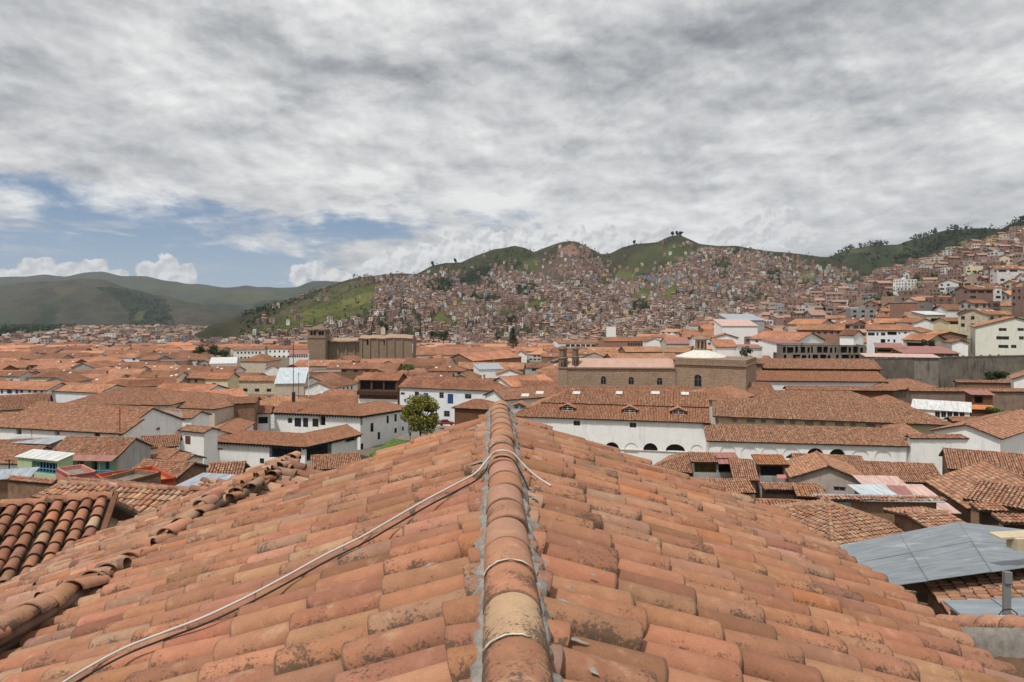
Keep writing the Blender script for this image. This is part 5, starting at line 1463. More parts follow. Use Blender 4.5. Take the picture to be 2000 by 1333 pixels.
# --- white colonnaded palace by the tower
for (lab, x0, y0, x1, y1, Y, rfm, n, nl) in (('white arcaded building with two rows of dark windows, left of the bell tower', 455, 684, 517, 682, 520, M_ROOFO, 7, 4), ('white arcaded wing with dark arches, next to the bell tower', 518, 681.5, 602, 683.5, 512, M_ROOFO, 8, 7)):
    house(lab, (x0, y0, Y, (x1, y1)), 13, name='palace', cat='building', pitch=20, wall=M_WHITE, tile=rfm, base=-45,
       front=[('w', x0 + 8 + (x1 - x0 - 12) * k / n, y0 + 3.5, x0 + 11.5 + (x1 - x0 - 12) * k / n, y0 + 7.5) for k in range(n)] + [('va', x0 + 7 + (x1 - x0 - 12) * k / n, y0 + 13.2, x0 + 11.5 + (x1 - x0 - 12) * k / n, y0 + 19.5) for k in range(nl)])
house('red roofed pavilion with a white glazed gallery in front of the bell tower', (564, 693, 470, (603, 692)), 11, name='pavilion', cat='pavilion', pitch=27, wall=M_WHITE, tile=M_TINR, base=-44, front=[('w', 566 + 4.5 * k, 695, 569 + 4.5 * k, 699) for k in range(8)])

# --- right-hand quarter climbing the hill
house('half-built grey concrete block with two rows of empty dark bays', (1528, 674, 218, (1690, 675)), 12, name='concrete_block', cat='building', kind='flat', wall=M_CONC, tile=M_CONC, base=-26,
   front=[('v', 1529 + a_, 677.5 + b_, 1529 + a_ + c_, 690) for a_, b_, c_ in ((0, 0, 6), (8, 1, 13), (24, 0, 6), (35, 0, 9), (48, 1, 5), (55, 0, 4), (67, 0, 10), (79, 0, 9), (92, 2, 5), (101, 1, 4), (113, 0, 13), (128, 1, 6), (137, 0, 10), (151, 2, 6))] + [('v', 1529 + a_, 693 + b_, 1529 + a_ + c_, 701) for a_, b_, c_ in ((2, 0, 5), (20, 0, 14), (37, 1, 9), (50, 0, 4), (58, 0, 11), (73, 0, 12), (88, 1, 5), (104, 0, 5), (115, 0, 14), (133, 1, 5), (141, 0, 9))])
house('white apartment house with bright red roof and pale rooflight strip', (1690, 645, 262, (1782, 646)), 11, pitch=20, wall=M_WHITE2, tile=M_ROOFO, front=zt(*A5, [('w', 395, 625, 452, 650), ('w', 465, 625, 482, 650), ('w', 502, 625, 538, 650), ('v', 555, 618, 630, 645), ('w', 645, 625, 660, 638), ('w', 690, 620, 712, 635), ('v', 500, 678, 538, 708), ('w', 555, 680, 575, 700), ('w', 603, 680, 620, 706)]))
gabley('big cream gabled apartment block with grouped dark windows, at the right edge', 1916, 2050, 640, 205, 26, wall=plain('ivory_paint', (.66, .65, .57), var=.06, dirt=.2), tile=M_ROOFB, pitch=17, turn=0,
   front=zt(*A5, [('w', 1460, 588, 1525, 613), ('w', 1612, 588, 1666, 613), ('w', 1440, 655, 1545, 683), ('w', 1625, 655, 1666, 683), ('w', 1457, 725, 1540, 752), ('w', 1560, 725, 1605, 752)]), left=[])
house('white shallow-roofed house with two small windows, between cream block and red roof', (1800, 650, 262, (1832, 646)), 9, pitch=20, wall=M_WHITE, tile=M_ROOFB, front=zt(*A5, [('w', 850, 608, 880, 630), ('w', 908, 606, 935, 630)]))
house('tan roofed house with a grey open ground floor, below the red roofed apartments', (1760, 664, 228, (1814, 666)), 10, pitch=21, wall=M_BEIGE, tile=M_ROOFO, front=[('v', 1770, 670, 1806, 678)])
gabley('raw brown adobe house with a sloping tiled roof, left of the cream block', 1826, 1888, 656, 225, 14, wall=M_ADOBE, tile=M_ROOFB, pitch=14, turn=12)
gabley('small white house with one window below the adobe house', 1860, 1892, 670, 212, 9, wall=M_WHITE, tile=M_ROOFB, pitch=20, turn=10, front=[('w', 1880, 664, 1886, 668)])
gabley('white gabled house with a tiled porch, behind the church dome', 1393, 1443, 660, 245, 12, wall=M_WHITE, tile=M_ROOFB, pitch=17)
house('terracotta porch roof in front of the white gabled house', (1398, 678, 238, (1442, 678)), 6, kind='shed', pitch=22, wall=M_WHITE, tile=M_ROOFO)
house('white stepped house under a wide tan roof with a rooflight', (1462, 662, 262, (1560, 666)), 15, pitch=20, wall=M_WHITE, tile=M_ROOF, front=[('w', 1494, 666, 1502, 671), ('w', 1509, 671, 1516, 677), ('w', 1475, 665, 1481, 669)])
house('brick row house with dark windows under a tan roof, above the concrete block', (1554, 645, 268, (1650, 646)), 13, pitch=19, wall=M_BRICK, tile=M_ROOFB, front=[('w', 1559 + 12.5 * k, 648, 1565 + 12.5 * k, 653) for k in range(7)])
house('bright orange tiled roof above the brick row house', (1536, 634, 300, (1600, 635)), 13, pitch=20, wall=M_BEIGE, tile=M_ROOFO)
house('long white warehouse with a faded pink roof', (1410, 637, 360, (1482, 637)), 16, name='warehouse', cat='warehouse', kind='sheet', pitch=12, tile=M_TINP, wall=M_WHITE)
house('wide grey roofed warehouse behind the white warehouse', (1425, 626, 420, (1495, 625)), 24, name='warehouse', cat='warehouse', kind='sheet', pitch=9, tile=M_TIN, wall=M_GREY)
house('pink porch roof house with white walls by the palm', (1448, 680, 232, (1492, 680)), 6, kind='sheet', pitch=9, tile=M_TINR, wall=M_WHITE, front=[('v', 1458, 683, 1468, 690)])
house('red sheet roof on top of the concrete block', (1520, 671, 224, (1568, 670)), 8, name='shed', cat='shed', kind='sheet', pitch=8, tile=M_TINR, wall=M_WHITE, base=-13)
house('small white rooftop hut with a dark pointed roof on the concrete block', (1636, 655, 226, (1668, 656)), 6, name='hut', cat='hut', pitch=30, wall=M_WHITE, tile=M_ROOFD, base=-14)
house('twin brown brick tower houses with flat roofs', (1760, 592, 330, (1792, 592)), 10, name='tower_house', kind='flat', wall=M_BRICK, tile=M_CONC, base=-12)
house('grey concrete tower house beside the twin brick ones', (1792, 590, 330, (1822, 592)), 10, name='tower_house', kind='flat', wall=M_GREY, tile=M_CONC, base=-12, front=[('w', 1797, 597, 1804, 603)])
house('grey four-storey house with open balconies, left of the cream house', (1808, 615, 285, (1850, 617)), 11, kind='sheet', pitch=8, wall=M_BEIGE, tile=M_TINW, front=[('v', 1818, 622, 1846, 627), ('v', 1818, 633, 1846, 639), ('v', 1818, 645, 1846, 651)])
house('cream two-storey house with a shallow tiled roof and strip windows', (1850, 628, 265, (1900, 624)), 10, pitch=15, wall=M_CREAM, tile=M_ROOFB, front=[('w', 1856, 629, 1883, 634), ('w', 1890, 628, 1895, 633)])
house('terracotta tiled house with white walls high at the right', (1850, 606, 320, (1895, 608)), 12, pitch=22, wall=M_WHITE, tile=M_ROOFB, front=[('w', 1872, 612, 1880, 617)])
house('cream tiled house next to the twin brick towers', (1780, 624, 300, (1808, 625)), 9, pitch=21, wall=M_CREAM, tile=M_ROOFB, front=[('v', 1798, 627, 1805, 635)])
house('low tan roofed house with white wall in front of the twin brick towers', (1746, 630, 300, (1784, 631)), 10, pitch=20, wall=M_WHITE, tile=M_ROOFB, front=[('v', 1774, 632, 1780, 638)])
house('long tan roof stepping down left of the brick towers', (1690, 631, 315, (1748, 632)), 12, pitch=19, wall=M_BEIGE, tile=M_ROOFB)
house('white walled house under a big tan roof near the top right edge', (1935, 598, 330, (1990, 600)), 13, pitch=20, wall=M_WHITE, tile=M_ROOFB, front=[('w', 1950, 603, 1958, 609)])
house('white house with a sagging tiled roof below the top right tan roof', (1928, 616, 290, (1985, 611)), 11, pitch=18, wall=M_WHITE, tile=M_ROOFB)
house('red sheet roofed gallery above the retaining wall', (1710, 679, 205, (1768, 680)), 8, name='shed', cat='shed', kind='sheet', pitch=8, tile=M_TINR, wall=M_ADOBE, front=[('v', 1712, 683, 1740, 688)])
house('long faded red sheet roof along the top of the retaining wall', (1764, 690, 195, (1878, 691)), 12, name='shed', cat='shed', kind='sheet', pitch=7, tile=M_TINR, wall=M_ADOBE)
house('long pale sheet roof edge on the grey retaining wall', (1690, 697, 184, (1838, 699)), 6, name='shed', cat='shed', kind='sheet', pitch=6, tile=M_TINP, wall=M_CONC)
rt, r_ = house('tall stained concrete retaining wall across the slope, right of the long tan roof', (1700, 702, 178, (2080, 694)), 3, name='retaining_wall', cat='wall', kind='flat', wall=M_STAIN, tile=M_STAIN, base=-26)
mb = MB()
for k in range(14):
    q = P(1724 + 25 * k, 740, 175.5); mb.box(np.array([q[0], r_['pts'][0][1] + (r_['pts'][1][1] - r_['pts'][0][1]) * (24 + 25 * k) / 380 - .3, -26]), (.4, 0, 0), (0, .5, 0), (0, 0, 26 - 12.3 + .6))
mb.build('buttress', rt, M_CONC)
for nm_, ol in (('terracotta gabled long house behind the church belfry stumps', (1180, 667, 300, (1272, 666))),):
    house(nm_, ol, 14, pitch=19, wall=M_BRICK, tile=M_ROOFO, front=[('w', 1226 + 5 * k, 670, 1230 + 5 * k, 676) for k in range(6)])
house('long tan roofed school with a strip of windows, behind the church belfry', (1090, 671, 305, (1180, 669)), 14, name='school', cat='building', pitch=17, wall=M_WHITE, tile=M_ROOFB, front=[('w', 1105 + 10 * k, 673, 1113 + 10 * k, 678) for k in range(7)])
house('white windowless stair tower behind the terracotta long house', (1186, 638, 730, (1203, 638)), 9, auto=False, name='stair_tower', cat='tower', kind='flat', wall=M_WHITE, tile=M_CONC, base=-44)
gabley('white gable end with tan roof right of the terracotta long house', 1262, 1296, 668, 285, 12, wall=M_WHITE, tile=M_ROOFB, pitch=20, turn=10)
house('deep red sheet roofed house right of the white gable end', (1302, 672, 290, (1350, 672)), 14, pitch=20, wall=M_BEIGE, tile=M_TINR, lod=0)
house('tan adobe house with a ragged roof edge behind the nave', (1222, 688, 230, (1296, 687)), 11, pitch=19, wall=M_ADOBE, tile=M_ROOFB)
house('low tan roof with a ragged wall below it, right behind the nave', (1296, 688, 228, (1346, 690)), 9, pitch=18, wall=M_GREY, tile=M_ROOFB)
house('wavy tan roof line directly behind the nave', (1196, 704, 205, (1330, 702)), 12, pitch=17, wall=M_ADOBE, tile=M_ROOFB)
gabley('beige gabled house right behind the belfry stumps', 1130, 1192, 700, 215, 12, wall=M_GREY, tile=M_ROOFB, pitch=20, turn=-25)
# centre-left landmarks
rt, r_ = house('brown barn with a long plank wall and gable under a tan roof', (924, 706, 268, (1020, 692)), 15, name='barn', cat='barn', pitch=20, wall=M_ADOBE, tile=M_ROOFO)
house('very long terracotta roof in front of the dark conifer', (812, 694, 330, (1000, 692)), 19, pitch=20, wall=M_BEIGE, tile=M_ROOF)
gabley('white triangular gable right of the very long terracotta roof', 1004, 1030, 694, 318, 26, wall=M_WHITE, tile=M_ROOF, pitch=32)
gabley('white gabled cottage with a grey sheet roof beside it, in front of the brown barn', 968, 1022, 732, 218, 10, wall=M_WHITE, tile=M_ROOFO, pitch=20)
house('grey sheet lean-to left of the white gabled cottage', (935, 722, 224, (985, 720)), 9, name='shed', cat='shed', kind='sheet', pitch=8, tile=M_TIN, wall=M_WHITE)
gabley('red walled house with a wide brick gable', 549, 592, 722, 240, 14, wall=M_REDW, tile=M_ROOF, pitch=24, turn=-8)
gabley('white gabled cottage left of the red walled house', 518, 548, 721, 250, 12, wall=M_WHITE, tile=M_ROOFO, pitch=26)
house('striped translucent sheet roof beside the mast', (535, 750, 212, (596, 748)), 13, name='shed', cat='shed', kind='sheet', pitch=17, tile=M_POLY, wall=M_BEIGE)
house('brick walled terrace with a rusty parapet right of the mast', (607, 728, 225, (666, 726)), 12, kind='flat', wall=M_BRICK, tile=M_CONC)
gabley('pink house with small round-headed windows left of the brick terrace', 588, 606, 728, 230, 10, wall=M_BEIGE, tile=M_ROOFB, pitch=18, front=[('a', 592, 729, 596, 735), ('a', 599, 729, 603, 735)])
house('pale sheet roof among the tiles in front of the dark tree', (408, 711, 330, (462, 709)), 13, name='shed', cat='shed', kind='sheet', pitch=10, tile=M_TINW, wall=M_WHITE)
house('round-hipped brown roof with dormers left of the red walled house', (468, 706, 345, (520, 707)), 16, pitch=24, ends='hh', wall=M_BEIGE, tile=M_ROOFO)
house('dark brick rear gable with a broad roof in the far left town', (306, 706, 400, (366, 704)), 16, kind='flat', wall=M_BRICK, tile=M_CONC)
house('grey rendered blind wall house left of the dark brick gable', (270, 703, 405, (305, 704)), 14, pitch=16, wall=M_GREY, tile=M_ROOF)
# --- the jumble of roofs below us on the right
SH = np.array([.08, .08, .18, .08, .2, .1, .22, .0, .06, .02])
house('big tiled roof with an open dark gable at its left, below the white yard wall', (1850, 916, 88, (2060, 934)), 9.5, pitch=20, wall=M_ADOBE, w=OLD, oh=.4)
house('long tiled roof running from the gabled beige house to the patched roof, below the arcade', (1640, 936, 94, (1850, 946)), 9, pitch=20, wall=M_ADOBE, w=OLD)
house('tiled roof behind the beige gabled house, under the blind arches', (1556, 915, 101, (1700, 921)), 8, pitch=18, wall=M_WHITE, w=OLD)
gabley('beige gabled house with rain-streaked plaster and one dark window, below the arcade', 1548, 1690, 938, 84, 9, wall=plain('streaked_plaster', (.42, .36, .32), var=.2, dirt=.8, dirtcol=(.2, .12, .08)), pitch=21, turn=6, w=np.array([.3, .2, .2, .05, .15, 0, .1, 0, 0, 0]),
   front=[('w', 1628, 951, 1652, 960)], lod=2)
# cottages with lofts
rt, r_ = house('loft with a yellow boarded front and pink sheet roof, leftmost of two lofts', (1350, 903, 92, (1444, 905)), 3, kind='shed', pitch=14, wall=M_GREY, base=-26, front=[('v', 1355, 906, 1400, 924, dict(mat=plain('ochre_boards', (.13, .09, .03), var=.4))), ('v', 1403, 906, 1438, 924)])
q = P(1400, 900, 91.4); up(rt, M_TINR, 'sheet', [(q + np.array([0, 0, .3]), (2.9, 0, .05), (0, 1.4, .45), (0, 0, .05)), (q + np.array([0, -.9, -.28]), (2.9, 0, .05), (0, 1.2, .5), (0, 0, .05))])
rt, r_ = house('loft with a dark opening under bright orange tiles, right of the yellow boarded loft', (1479, 908, 90, (1542, 909)), 3, kind='shed', pitch=14, wall=M_GREY, base=-26, front=[('v', 1484, 911, 1538, 931)], w=np.array([0, 0, .1, 0, 0, 0, 0, 1.0, 0, 0]))
q = P(1516, 933, 89.7); up(rt, M_PINK, 'awning', [(q + np.array([0, -.6, 0]), (1.6, 0, 0), (0, .5, .35), (0, 0, .05))])
house('tiled roof between the two lofts', (1432, 938, 87, (1484, 940)), 8, pitch=24, wall=M_ADOBE, w=OLD)
house('tiled roof with a mossy hip left of the yellow boarded loft', (1268, 915, 96, (1352, 925)), 9, pitch=22, ends='hg', wall=M_ADOBE, w=OLD)
house('low tiled roof with a long edge in front of the lofts', (1360, 962, 78, (1478, 964)), 3.2, kind='shed', pitch=14, wall=M_BEIGE, w=np.array([.25, .1, .25, .05, .1, .05, .1, .1, 0, 0]))
house('small orange tiled canopy over a dark yard', (1556, 970, 74, (1617, 973)), 2.4, name='canopy', cat='canopy', kind='shed', pitch=14, wall=M_WOODD, w=np.array([.2, 0, .1, 0, 0, 0, .1, .6, 0, 0]), base=-22, oh=.2)
house('narrow tiled ledge roof over the dark yard, left of the orange canopy', (1494, 957, 76, (1612, 958)), 1.8, name='canopy', cat='canopy', kind='shed', pitch=10, wall=M_WOODD, w=OLD, base=-22, oh=.2)
house('tiled roof with a grey rendered end wall, just over the near right slope', (1440, 1026, 58, (1603, 1032)), 8.5, pitch=14, wall=M_GREY, w=np.array([.3, .2, .1, .2, .1, .05, .05, .0, .0, .0]), rowpitch=.3)
# adobe house with grey end and overhanging tile edge
house('dark adobe walled house with a grey plastered end and ragged tile edge', (1603, 977, 57, (1848, 981)), 1.8, kind='sheet', pitch=2, wall=M_ADOBE, tile=M_TIN, base=-19.5, oh=.5)
rt = empty('tile_edge', (25, 57, -16), 'ragged row of edge tiles along the top of the dark adobe wall', 'edge tiles')
mb = MB()
a = P(1600, 976, 57.0); b = P(1850, 979.5, 57.0); tile_plane(mb, [a + np.array([0, -.2, .02]), b + np.array([0, -.2, .02]), b + np.array([0, .6, .16]), a + np.array([0, .6, .16])], 2, pitch=.3, expo=.5, w=np.array([.05, .1, .05, .2, .05, .3, .1, 0, .05, .1]), messy=2.0, thick=.06)
mb.build('tile_row', rt, [M_TILE, M_WOODD], True)
ge = MB(); a = P(1600, 985, 57.3); ge.box((a[0], 57.15, -19.4), (2.6, 0, 0), (0, .2, 0), (0, 0, 19.4 + a[2] + .2)); tag(ge.build('end_wall', None, M_GREY), 'grey plastered end of the dark adobe house', 'wall')
house('pale pink sheet roof beside the beige gabled house', (1692, 954, 78, (1783, 956)), 4, name='shed', cat='shed', kind='sheet', pitch=8, tile=M_TINP, wall=M_ADOBE)
house('faded pink sheet roof sloping beside the patched tile roof', (1775, 1001, 60, (1878, 1003)), 6.5, name='shed', cat='shed', kind='sheet', pitch=8, tile=M_TINP, wall=M_ADOBE)
house('striped blue-grey sheet roof behind the dark adobe wall', (1690, 972, 62, (1760, 971)), 3, name='shed', cat='shed', kind='sheet', pitch=8, tile=M_POLY, wall=M_ADOBE)
house('brown rusted sheet roof right of the striped sheet roof', (1752, 972, 63, (1790, 974)), 3, name='shed', cat='shed', kind='sheet', pitch=8, tile=M_TINR, wall=M_ADOBE)
# patched big roofs
house('large patched tile roof with sagging sections, at the right edge under the open-gabled roof', (1806, 941, 70, (1890, 1002)), 11, pitch=23, wall=M_ADOBE, w=SH, lod=2, rowpitch=.3)
house('worn tile roof falling towards the blue-grey metal roof, at the right edge', (1880, 975, 55, (2080, 1010)), 8, pitch=12, wall=M_ADOBE, w=SH, lod=2, rowpitch=.3)
house('small tiled dormer roof set in the patched roof, upper of two', (1912, 998, 48, (1972, 1000)), 1.3, name='dormer', cat='dormer', kind='shed', pitch=10, base=-15, wall=M_WOODD, w=OLD, lod=2)
house('small tiled dormer roof at the right edge, lower of two', (1960, 1022, 40, (2050, 1024)), 1.2, name='dormer', cat='dormer', kind='shed', pitch=8, base=-14, wall=M_WOODD, w=OLD, lod=2)
house('broken tile roof strip behind the metal roof', (1815, 1034, 40, (1900, 1030)), 4, pitch=8, wall=M_ADOBE, w=SH, lod=2)
house('orange tile hump at the very edge of the near right slope', (1606, 1048, 44, (1640, 1054)), 3, pitch=20, wall=M_ADOBE, w=np.array([.4, .2, 0, 0, 0, 0, .2, .2, 0, 0]), lod=2)
house('pale worn hipped tile roof between the adobe wall and the metal roof', (1628, 1075, 40, (1815, 1048)), 8.5, pitch=15, ends='hh', wall=M_ADOBE, w=np.array([.05, .05, .22, .05, .25, .03, .33, 0, .02, 0]), lod=3, rowpitch=.27)
# blue-grey metal roof
rt = empty('metal_roof', (17, 26, -14), 'large flat blue-grey metal sheet roof at the right, beside the near slope', 'roof')
m, N, b, L = new_mat('blue_grey_sheet', .55, .35)
uv = N.n('ShaderNodeUVMap').outputs[0]
mp = N.n('ShaderNodeMapping', i_Vector=uv); mp.inputs['Scale'].default_value = (.35, 3.2, 1)
co = N.n('ShaderNodeNewGeometry').outputs['Position']
c = N.mix(N.ramp(N.noise(mp.outputs[0], 1.1, 6, .62), .3, .7), (.165, .195, .22), (.285, .31, .33))
c = N.mix(N.ramp(N.noise(co, .7, 6, .65), .55, .68, 0, .55), c, (.45, .47, .48))
c = N.mix(N.ramp(N.noise(co, 2.6, 6, .72), .58, .70, 0, .6), c, (.20, .12, .08))
L.new(c, b.inputs['Base Color']); b.inputs['Metallic'].default_value = .2
bump(N, b, N.math('SINE', N.math('MULTIPLY', N.n('ShaderNodeSeparateXYZ', i_0=uv).outputs['Y'], 18.0)), .25, .02)
M_BLUEG = m
mA, mB_, mC, mD = P(1640, 1066, 31), P(1872, 1020, 33.5), P(2090, 1043, 27), P(2090, 1096, 21.5)
mE = P(1790, 1133, 22.5)
O = mE; 
def lerp(a, b, t): return a + (b - a) * t
mb = MB()
fr_l, fr_r, bk_l, bk_r = P(1700, 1150, 22.8), mD, mA, P(2090, 1000, 31)
t_ = np.array([0, 0, .05])
nS = 3
for i in range(nS):
    for j in range(2):
        f0, f1 = i / nS, (i + 1) / nS + .012
        q = [lerp(lerp(fr_l, fr_r, f0), lerp(bk_l, mB_, f0), j * .5), lerp(lerp(fr_l, fr_r, f1), lerp(bk_l, mB_ if i < 2 else mC, f1), j * .5),
             lerp(lerp(fr_l, fr_r, f1), lerp(bk_l, mB_ + np.array([2.2 * (i - 1), 0, .1]), f1), j * .5 + .51), lerp(lerp(fr_l, fr_r, f0), lerp(bk_l, mB_ + np.array([2.2 * max(0, i - 1), 0, .1]), f0), j * .5 + .51)]
        pass
# one folded sheet surface: four corners, laid in lapped strips
def msurf(u, v):
    a = lerp(fr_l, fr_r, u); b = lerp(mA, P(1872, 1020, 33.5), min(1, u / .62)) if u < .62 else lerp(P(1872, 1020, 33.5), P(2090, 1046, 28.5), (u - .62) / .38)
    return lerp(a, b, v)
U_ = [0, .30, .62, 1.0]
for i in range(len(U_) - 1):
    for j in range(2):
        v0, v1 = (0, .52) if j == 0 else (.50, 1)
        lift = .012 * (i % 2) + (.02 if j == 1 else 0)
        q = [msurf(U_[i] - .004, v0), msurf(U_[i + 1] + .004, v0), msurf(U_[i + 1] + .004, v1), msurf(U_[i] - .004, v1)]
        q = [p + np.array([0, 0, lift]) for p in q]
        uvq = [(U_[i] * 14, v0 * 10), (U_[i + 1] * 14, v0 * 10), (U_[i + 1] * 14, v1 * 10), (U_[i] * 14, v1 * 10)]
        mb.add(q + [p - t_ * .4 for p in q], quads=[[0, 1, 2, 3], [0, 4, 5, 1], [1, 5, 6, 2], [2, 6, 7, 3], [3, 7, 4, 0]], uv=uvq * 2)
mb.build('sheet', rt, M_BLUEG)
sm = MB()
for i in range(1, len(U_) - 1): sm.tube([msurf(U_[i], v) + np.array([0, 0, .03]) for v in (0, .3, .6, 1)], .014, 5)
sm.build('seam', rt, M_FRAMEG)
wl = MB(); wl.box((fr_l[0] + .5, 23.2, -17), (12, 0, 0), (0, 8, 0), (0, 0, 5.8)); wl.build('wall', rt, M_ADOBE)
ct = MB(); q = P(1987, 1078, 22.2); ct.box(q, (1.2, .2, 0), (0, .5, 0), (0, 0, .4)); ct.box(q + np.array([-.45, .1, .36]), (1.4, .2, 0), (0, .6, 0), (0, 0, .06))
tag(ct.build('crate', None, plain('pale_board', (.50, .42, .29), var=.12)), 'pale wooden box with a brown flap on the blue-grey metal roof', 'box')
# tiled roof under the metal one
house('loose tile roof in front of the metal roof, with a grey post beside it', (1796, 1130, 24.0, (1868, 1222)), 11, pitch=13, wall=M_ADOBE, w=np.array([.08, .12, .2, .08, .16, .06, .28, .0, .02, .0]), lod=3, rowpitch=.25, kind='shed', oh=.2)
house('small blue-grey sheet roof at the right edge, below the loose tile roof', (1885, 1207, 15.5, (2080, 1200)), .7, name='shed', cat='shed', kind='sheet', pitch=8, tile=M_BLUEG, wall=M_ADOBE, oh=.1, base=-9)
# mortared ridge in the corner
rt = empty('ridge_wall', (8.2, 10, -9), 'thick mortared ridge with plump tiles at the right edge, below the grey post', 'ridge')
mb = MB(); a = P(1835, 1226, 11.2); b = P(2080, 1232, 9.2)
d = (b - a) / np.linalg.norm(b - a); U = np.cross(d, [0, 0, 1.0]); U /= np.linalg.norm(U)
n = 5; L = np.linalg.norm(b - a) / n
for k in range(n):
    t = MB(); tiles(t, (a + d * L * k)[None], U[None], (d * L * 1.15 + RNG.normal(0, .02, 3))[None], np.array([[0, 0, 1.0]]), .21, .18, .19, 15, RING_NEAR, np.array([[.40, .20, .13]]) * RNG.uniform(.85, 1.1), .03); t.build('ridge_tile', rt, M_TILE, True)
rows = []
for k, (o_, zz_) in enumerate(((-.30, -.36), (-.26, -.16), (-.22, .04), (.2, .04))):
    rows.append([a + d * (L * n * i / 40) + U * (-o_ + .03 * mnoise.noise(Vector((i * .6, k * 2.0, 3)))) + np.array([0, 0, zz_ + .03 * mnoise.noise(Vector((i * .9, k, 8)))]) for i in range(41)])
v = np.array(rows).reshape(-1, 3); ix = np.arange(4 * 41).reshape(4, 41)
mb.add(v, quads=np.stack([ix[:-1, :-1], ix[:-1, 1:], ix[1:, 1:], ix[1:, :-1]], -1).reshape(-1, 4)); mb.build('mortar', rt, M_MORTAR, True)
ps = MB(); q = P(1961, 1205, 12.2); w_ = .13; hh = .075 * 12.2
ps.box(q + np.array([0, 0, -.4]), (w_, 0, 0), (0, .05, 0), (0, 0, 1.2)); ps.box(q + np.array([0, -.03, .6]), (w_, 0, 0), (0, .04, 0), (.0, 0, .2))
po = tag(ps.build('post', None, M_FRAMEG), 'short grey steel post with bolt holes beside the mortared ridge', 'post')
cb = MB(); q0 = P(1883, 1224, 10.6); pts = [P(x, y, Y) for x, y, Y in ((1880, 1226, 10.7), (1905, 1211, 10.5), (1935, 1204, 10.3), (1965, 1204, 10.1), (2000, 1211, 9.8), (2060, 1216, 9.4))]
cb.tube(pts, .014, 6); tag(cb.build('cable', None, M_CABW), 'white cable looping over the mortared ridge at the right edge', 'cable')
cb = MB(); cb.tube([P(x, y, Y) for x, y, Y in ((1950, 1203, 12), (1958, 1192, 12.1), (1975, 1190, 12.15), (1986, 1198, 12.2), (1988, 1206, 12.2))], .01, 6); tag(cb.build('cable', None, M_CABB), 'thin black wire curling round the grey post', 'cable')
# a slipped tile hanging over the near right eave
mb = MB(); q = near_pt(1795, 1172); tiles(mb, (q + np.array([.05, 0, .05]))[None], np.array([[0.2, 1.0, 0]]) / 1.02, (np.array([-.45, .1, .02]))[None], np.array([[-.5, 0, -.9]]) / 1.03, .17, .15, .1, 13, RING_NEAR, np.array([[.30, .22, .16]]), .03)
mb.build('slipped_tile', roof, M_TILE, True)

# --- masts, lamps, people, cars
def mast(label, x, y0, y1, Y, r=.06, mat=M_IRON, guy=False, group=None):
    a = P(x, y1, Y); b = P(x, y0, Y)
    mb = MB(); mb.tube([a, b], r, 6)
    for k in (.9, .97): 
        c = a + (b - a) * k; mb.tube([c + np.array([-.5, 0, 0]), c + np.array([.5, 0, 0])], r * .4, 5)
    return tag(mb.build('mast', None, mat), label, 'mast', group)
mast('thin dark aerial mast rising from the courtyard house roof ridge, taller of two', 573, 672, 782, 172, .09)
mast('thin aerial mast with a ring at its foot, shorter of two on the courtyard house', 583.5, 728, 778, 172, .07)
mast('pale lattice mast in front of the brick terrace', 603, 690, 776, 205, .10, M_FRAMEW)
mast('rusty pole in front of the clerestory hall', 234, 796, 858, 112, .11, M_REDW)
mast('white flagpole by the striped sheet roof right of the bell tower', 806, 672, 690, 400, .15, M_FRAMEW)
mast('thin pole at the left edge above the tin roofed green wing', 18, 898, 925, 80, .07)
cbx = MB(); q = P(573, 778, 172); cbx.box(q + np.array([-.3, -.3, -.9]), (.7, 0, 0), (0, .6, 0), (0, 0, 2.4)); tag(cbx.build('chimney', None, M_IRON), 'slim dark chimney at the foot of the taller mast', 'chimney')
dsh = MB(); q = P(343, 802, 150)
prof = [(.02, 0), (.5, .06), (.9, .2)]; dsh.lathe(q, prof, 14); dsh.tube([q + np.array([0, 0, -1.6]), q], .06, 6); tag(dsh.build('satellite_dish', None, M_FRAMEW), 'grey satellite dish on the mottled roof beside the clerestory hall', 'dish')

def lamp(label, x, y_top, y_bot, Y, arms=1, group='iron street lamps'):
    a = P(x, y_bot, Y); b = P(x, y_top, Y); H_ = b[2] - a[2]
    root = empty('street_lamp', a, label, 'street lamp', group)
    mb = MB(); mb.tube([a, a + np.array([0, 0, H_ * .15]), a + np.array([0, 0, H_ * .8])], [.12, .07, .05], 8)
    hs = [0] if arms == 1 else [-.9, .9]
    if arms == 2: mb.tube([a + np.array([x_, 0, H_ * (.72 - .08 * (1 - abs(x_) / .9))]) for x_ in np.linspace(-.9, .9, 9)], .04, 6)
    mb.build('pole', root, M_IRON)
    for h in hs:
        l = MB(); c = a + np.array([h, 0, H_ * (.78 if arms == 1 else .72)])
        l.lathe(c, [(.03, 0), (.12, .05), (.22, .5), (.26, .52), (.05, .8), (.02, .95), (0, .95)], 6); l.build('lantern', root, M_IRON)
lamp('single iron street lamp against the white wall of the courtyard house', 421, 890, 921, 140)
lamp('twin-armed iron street lamp at the corner of the courtyard house', 673, 884, 915, 138, 2)

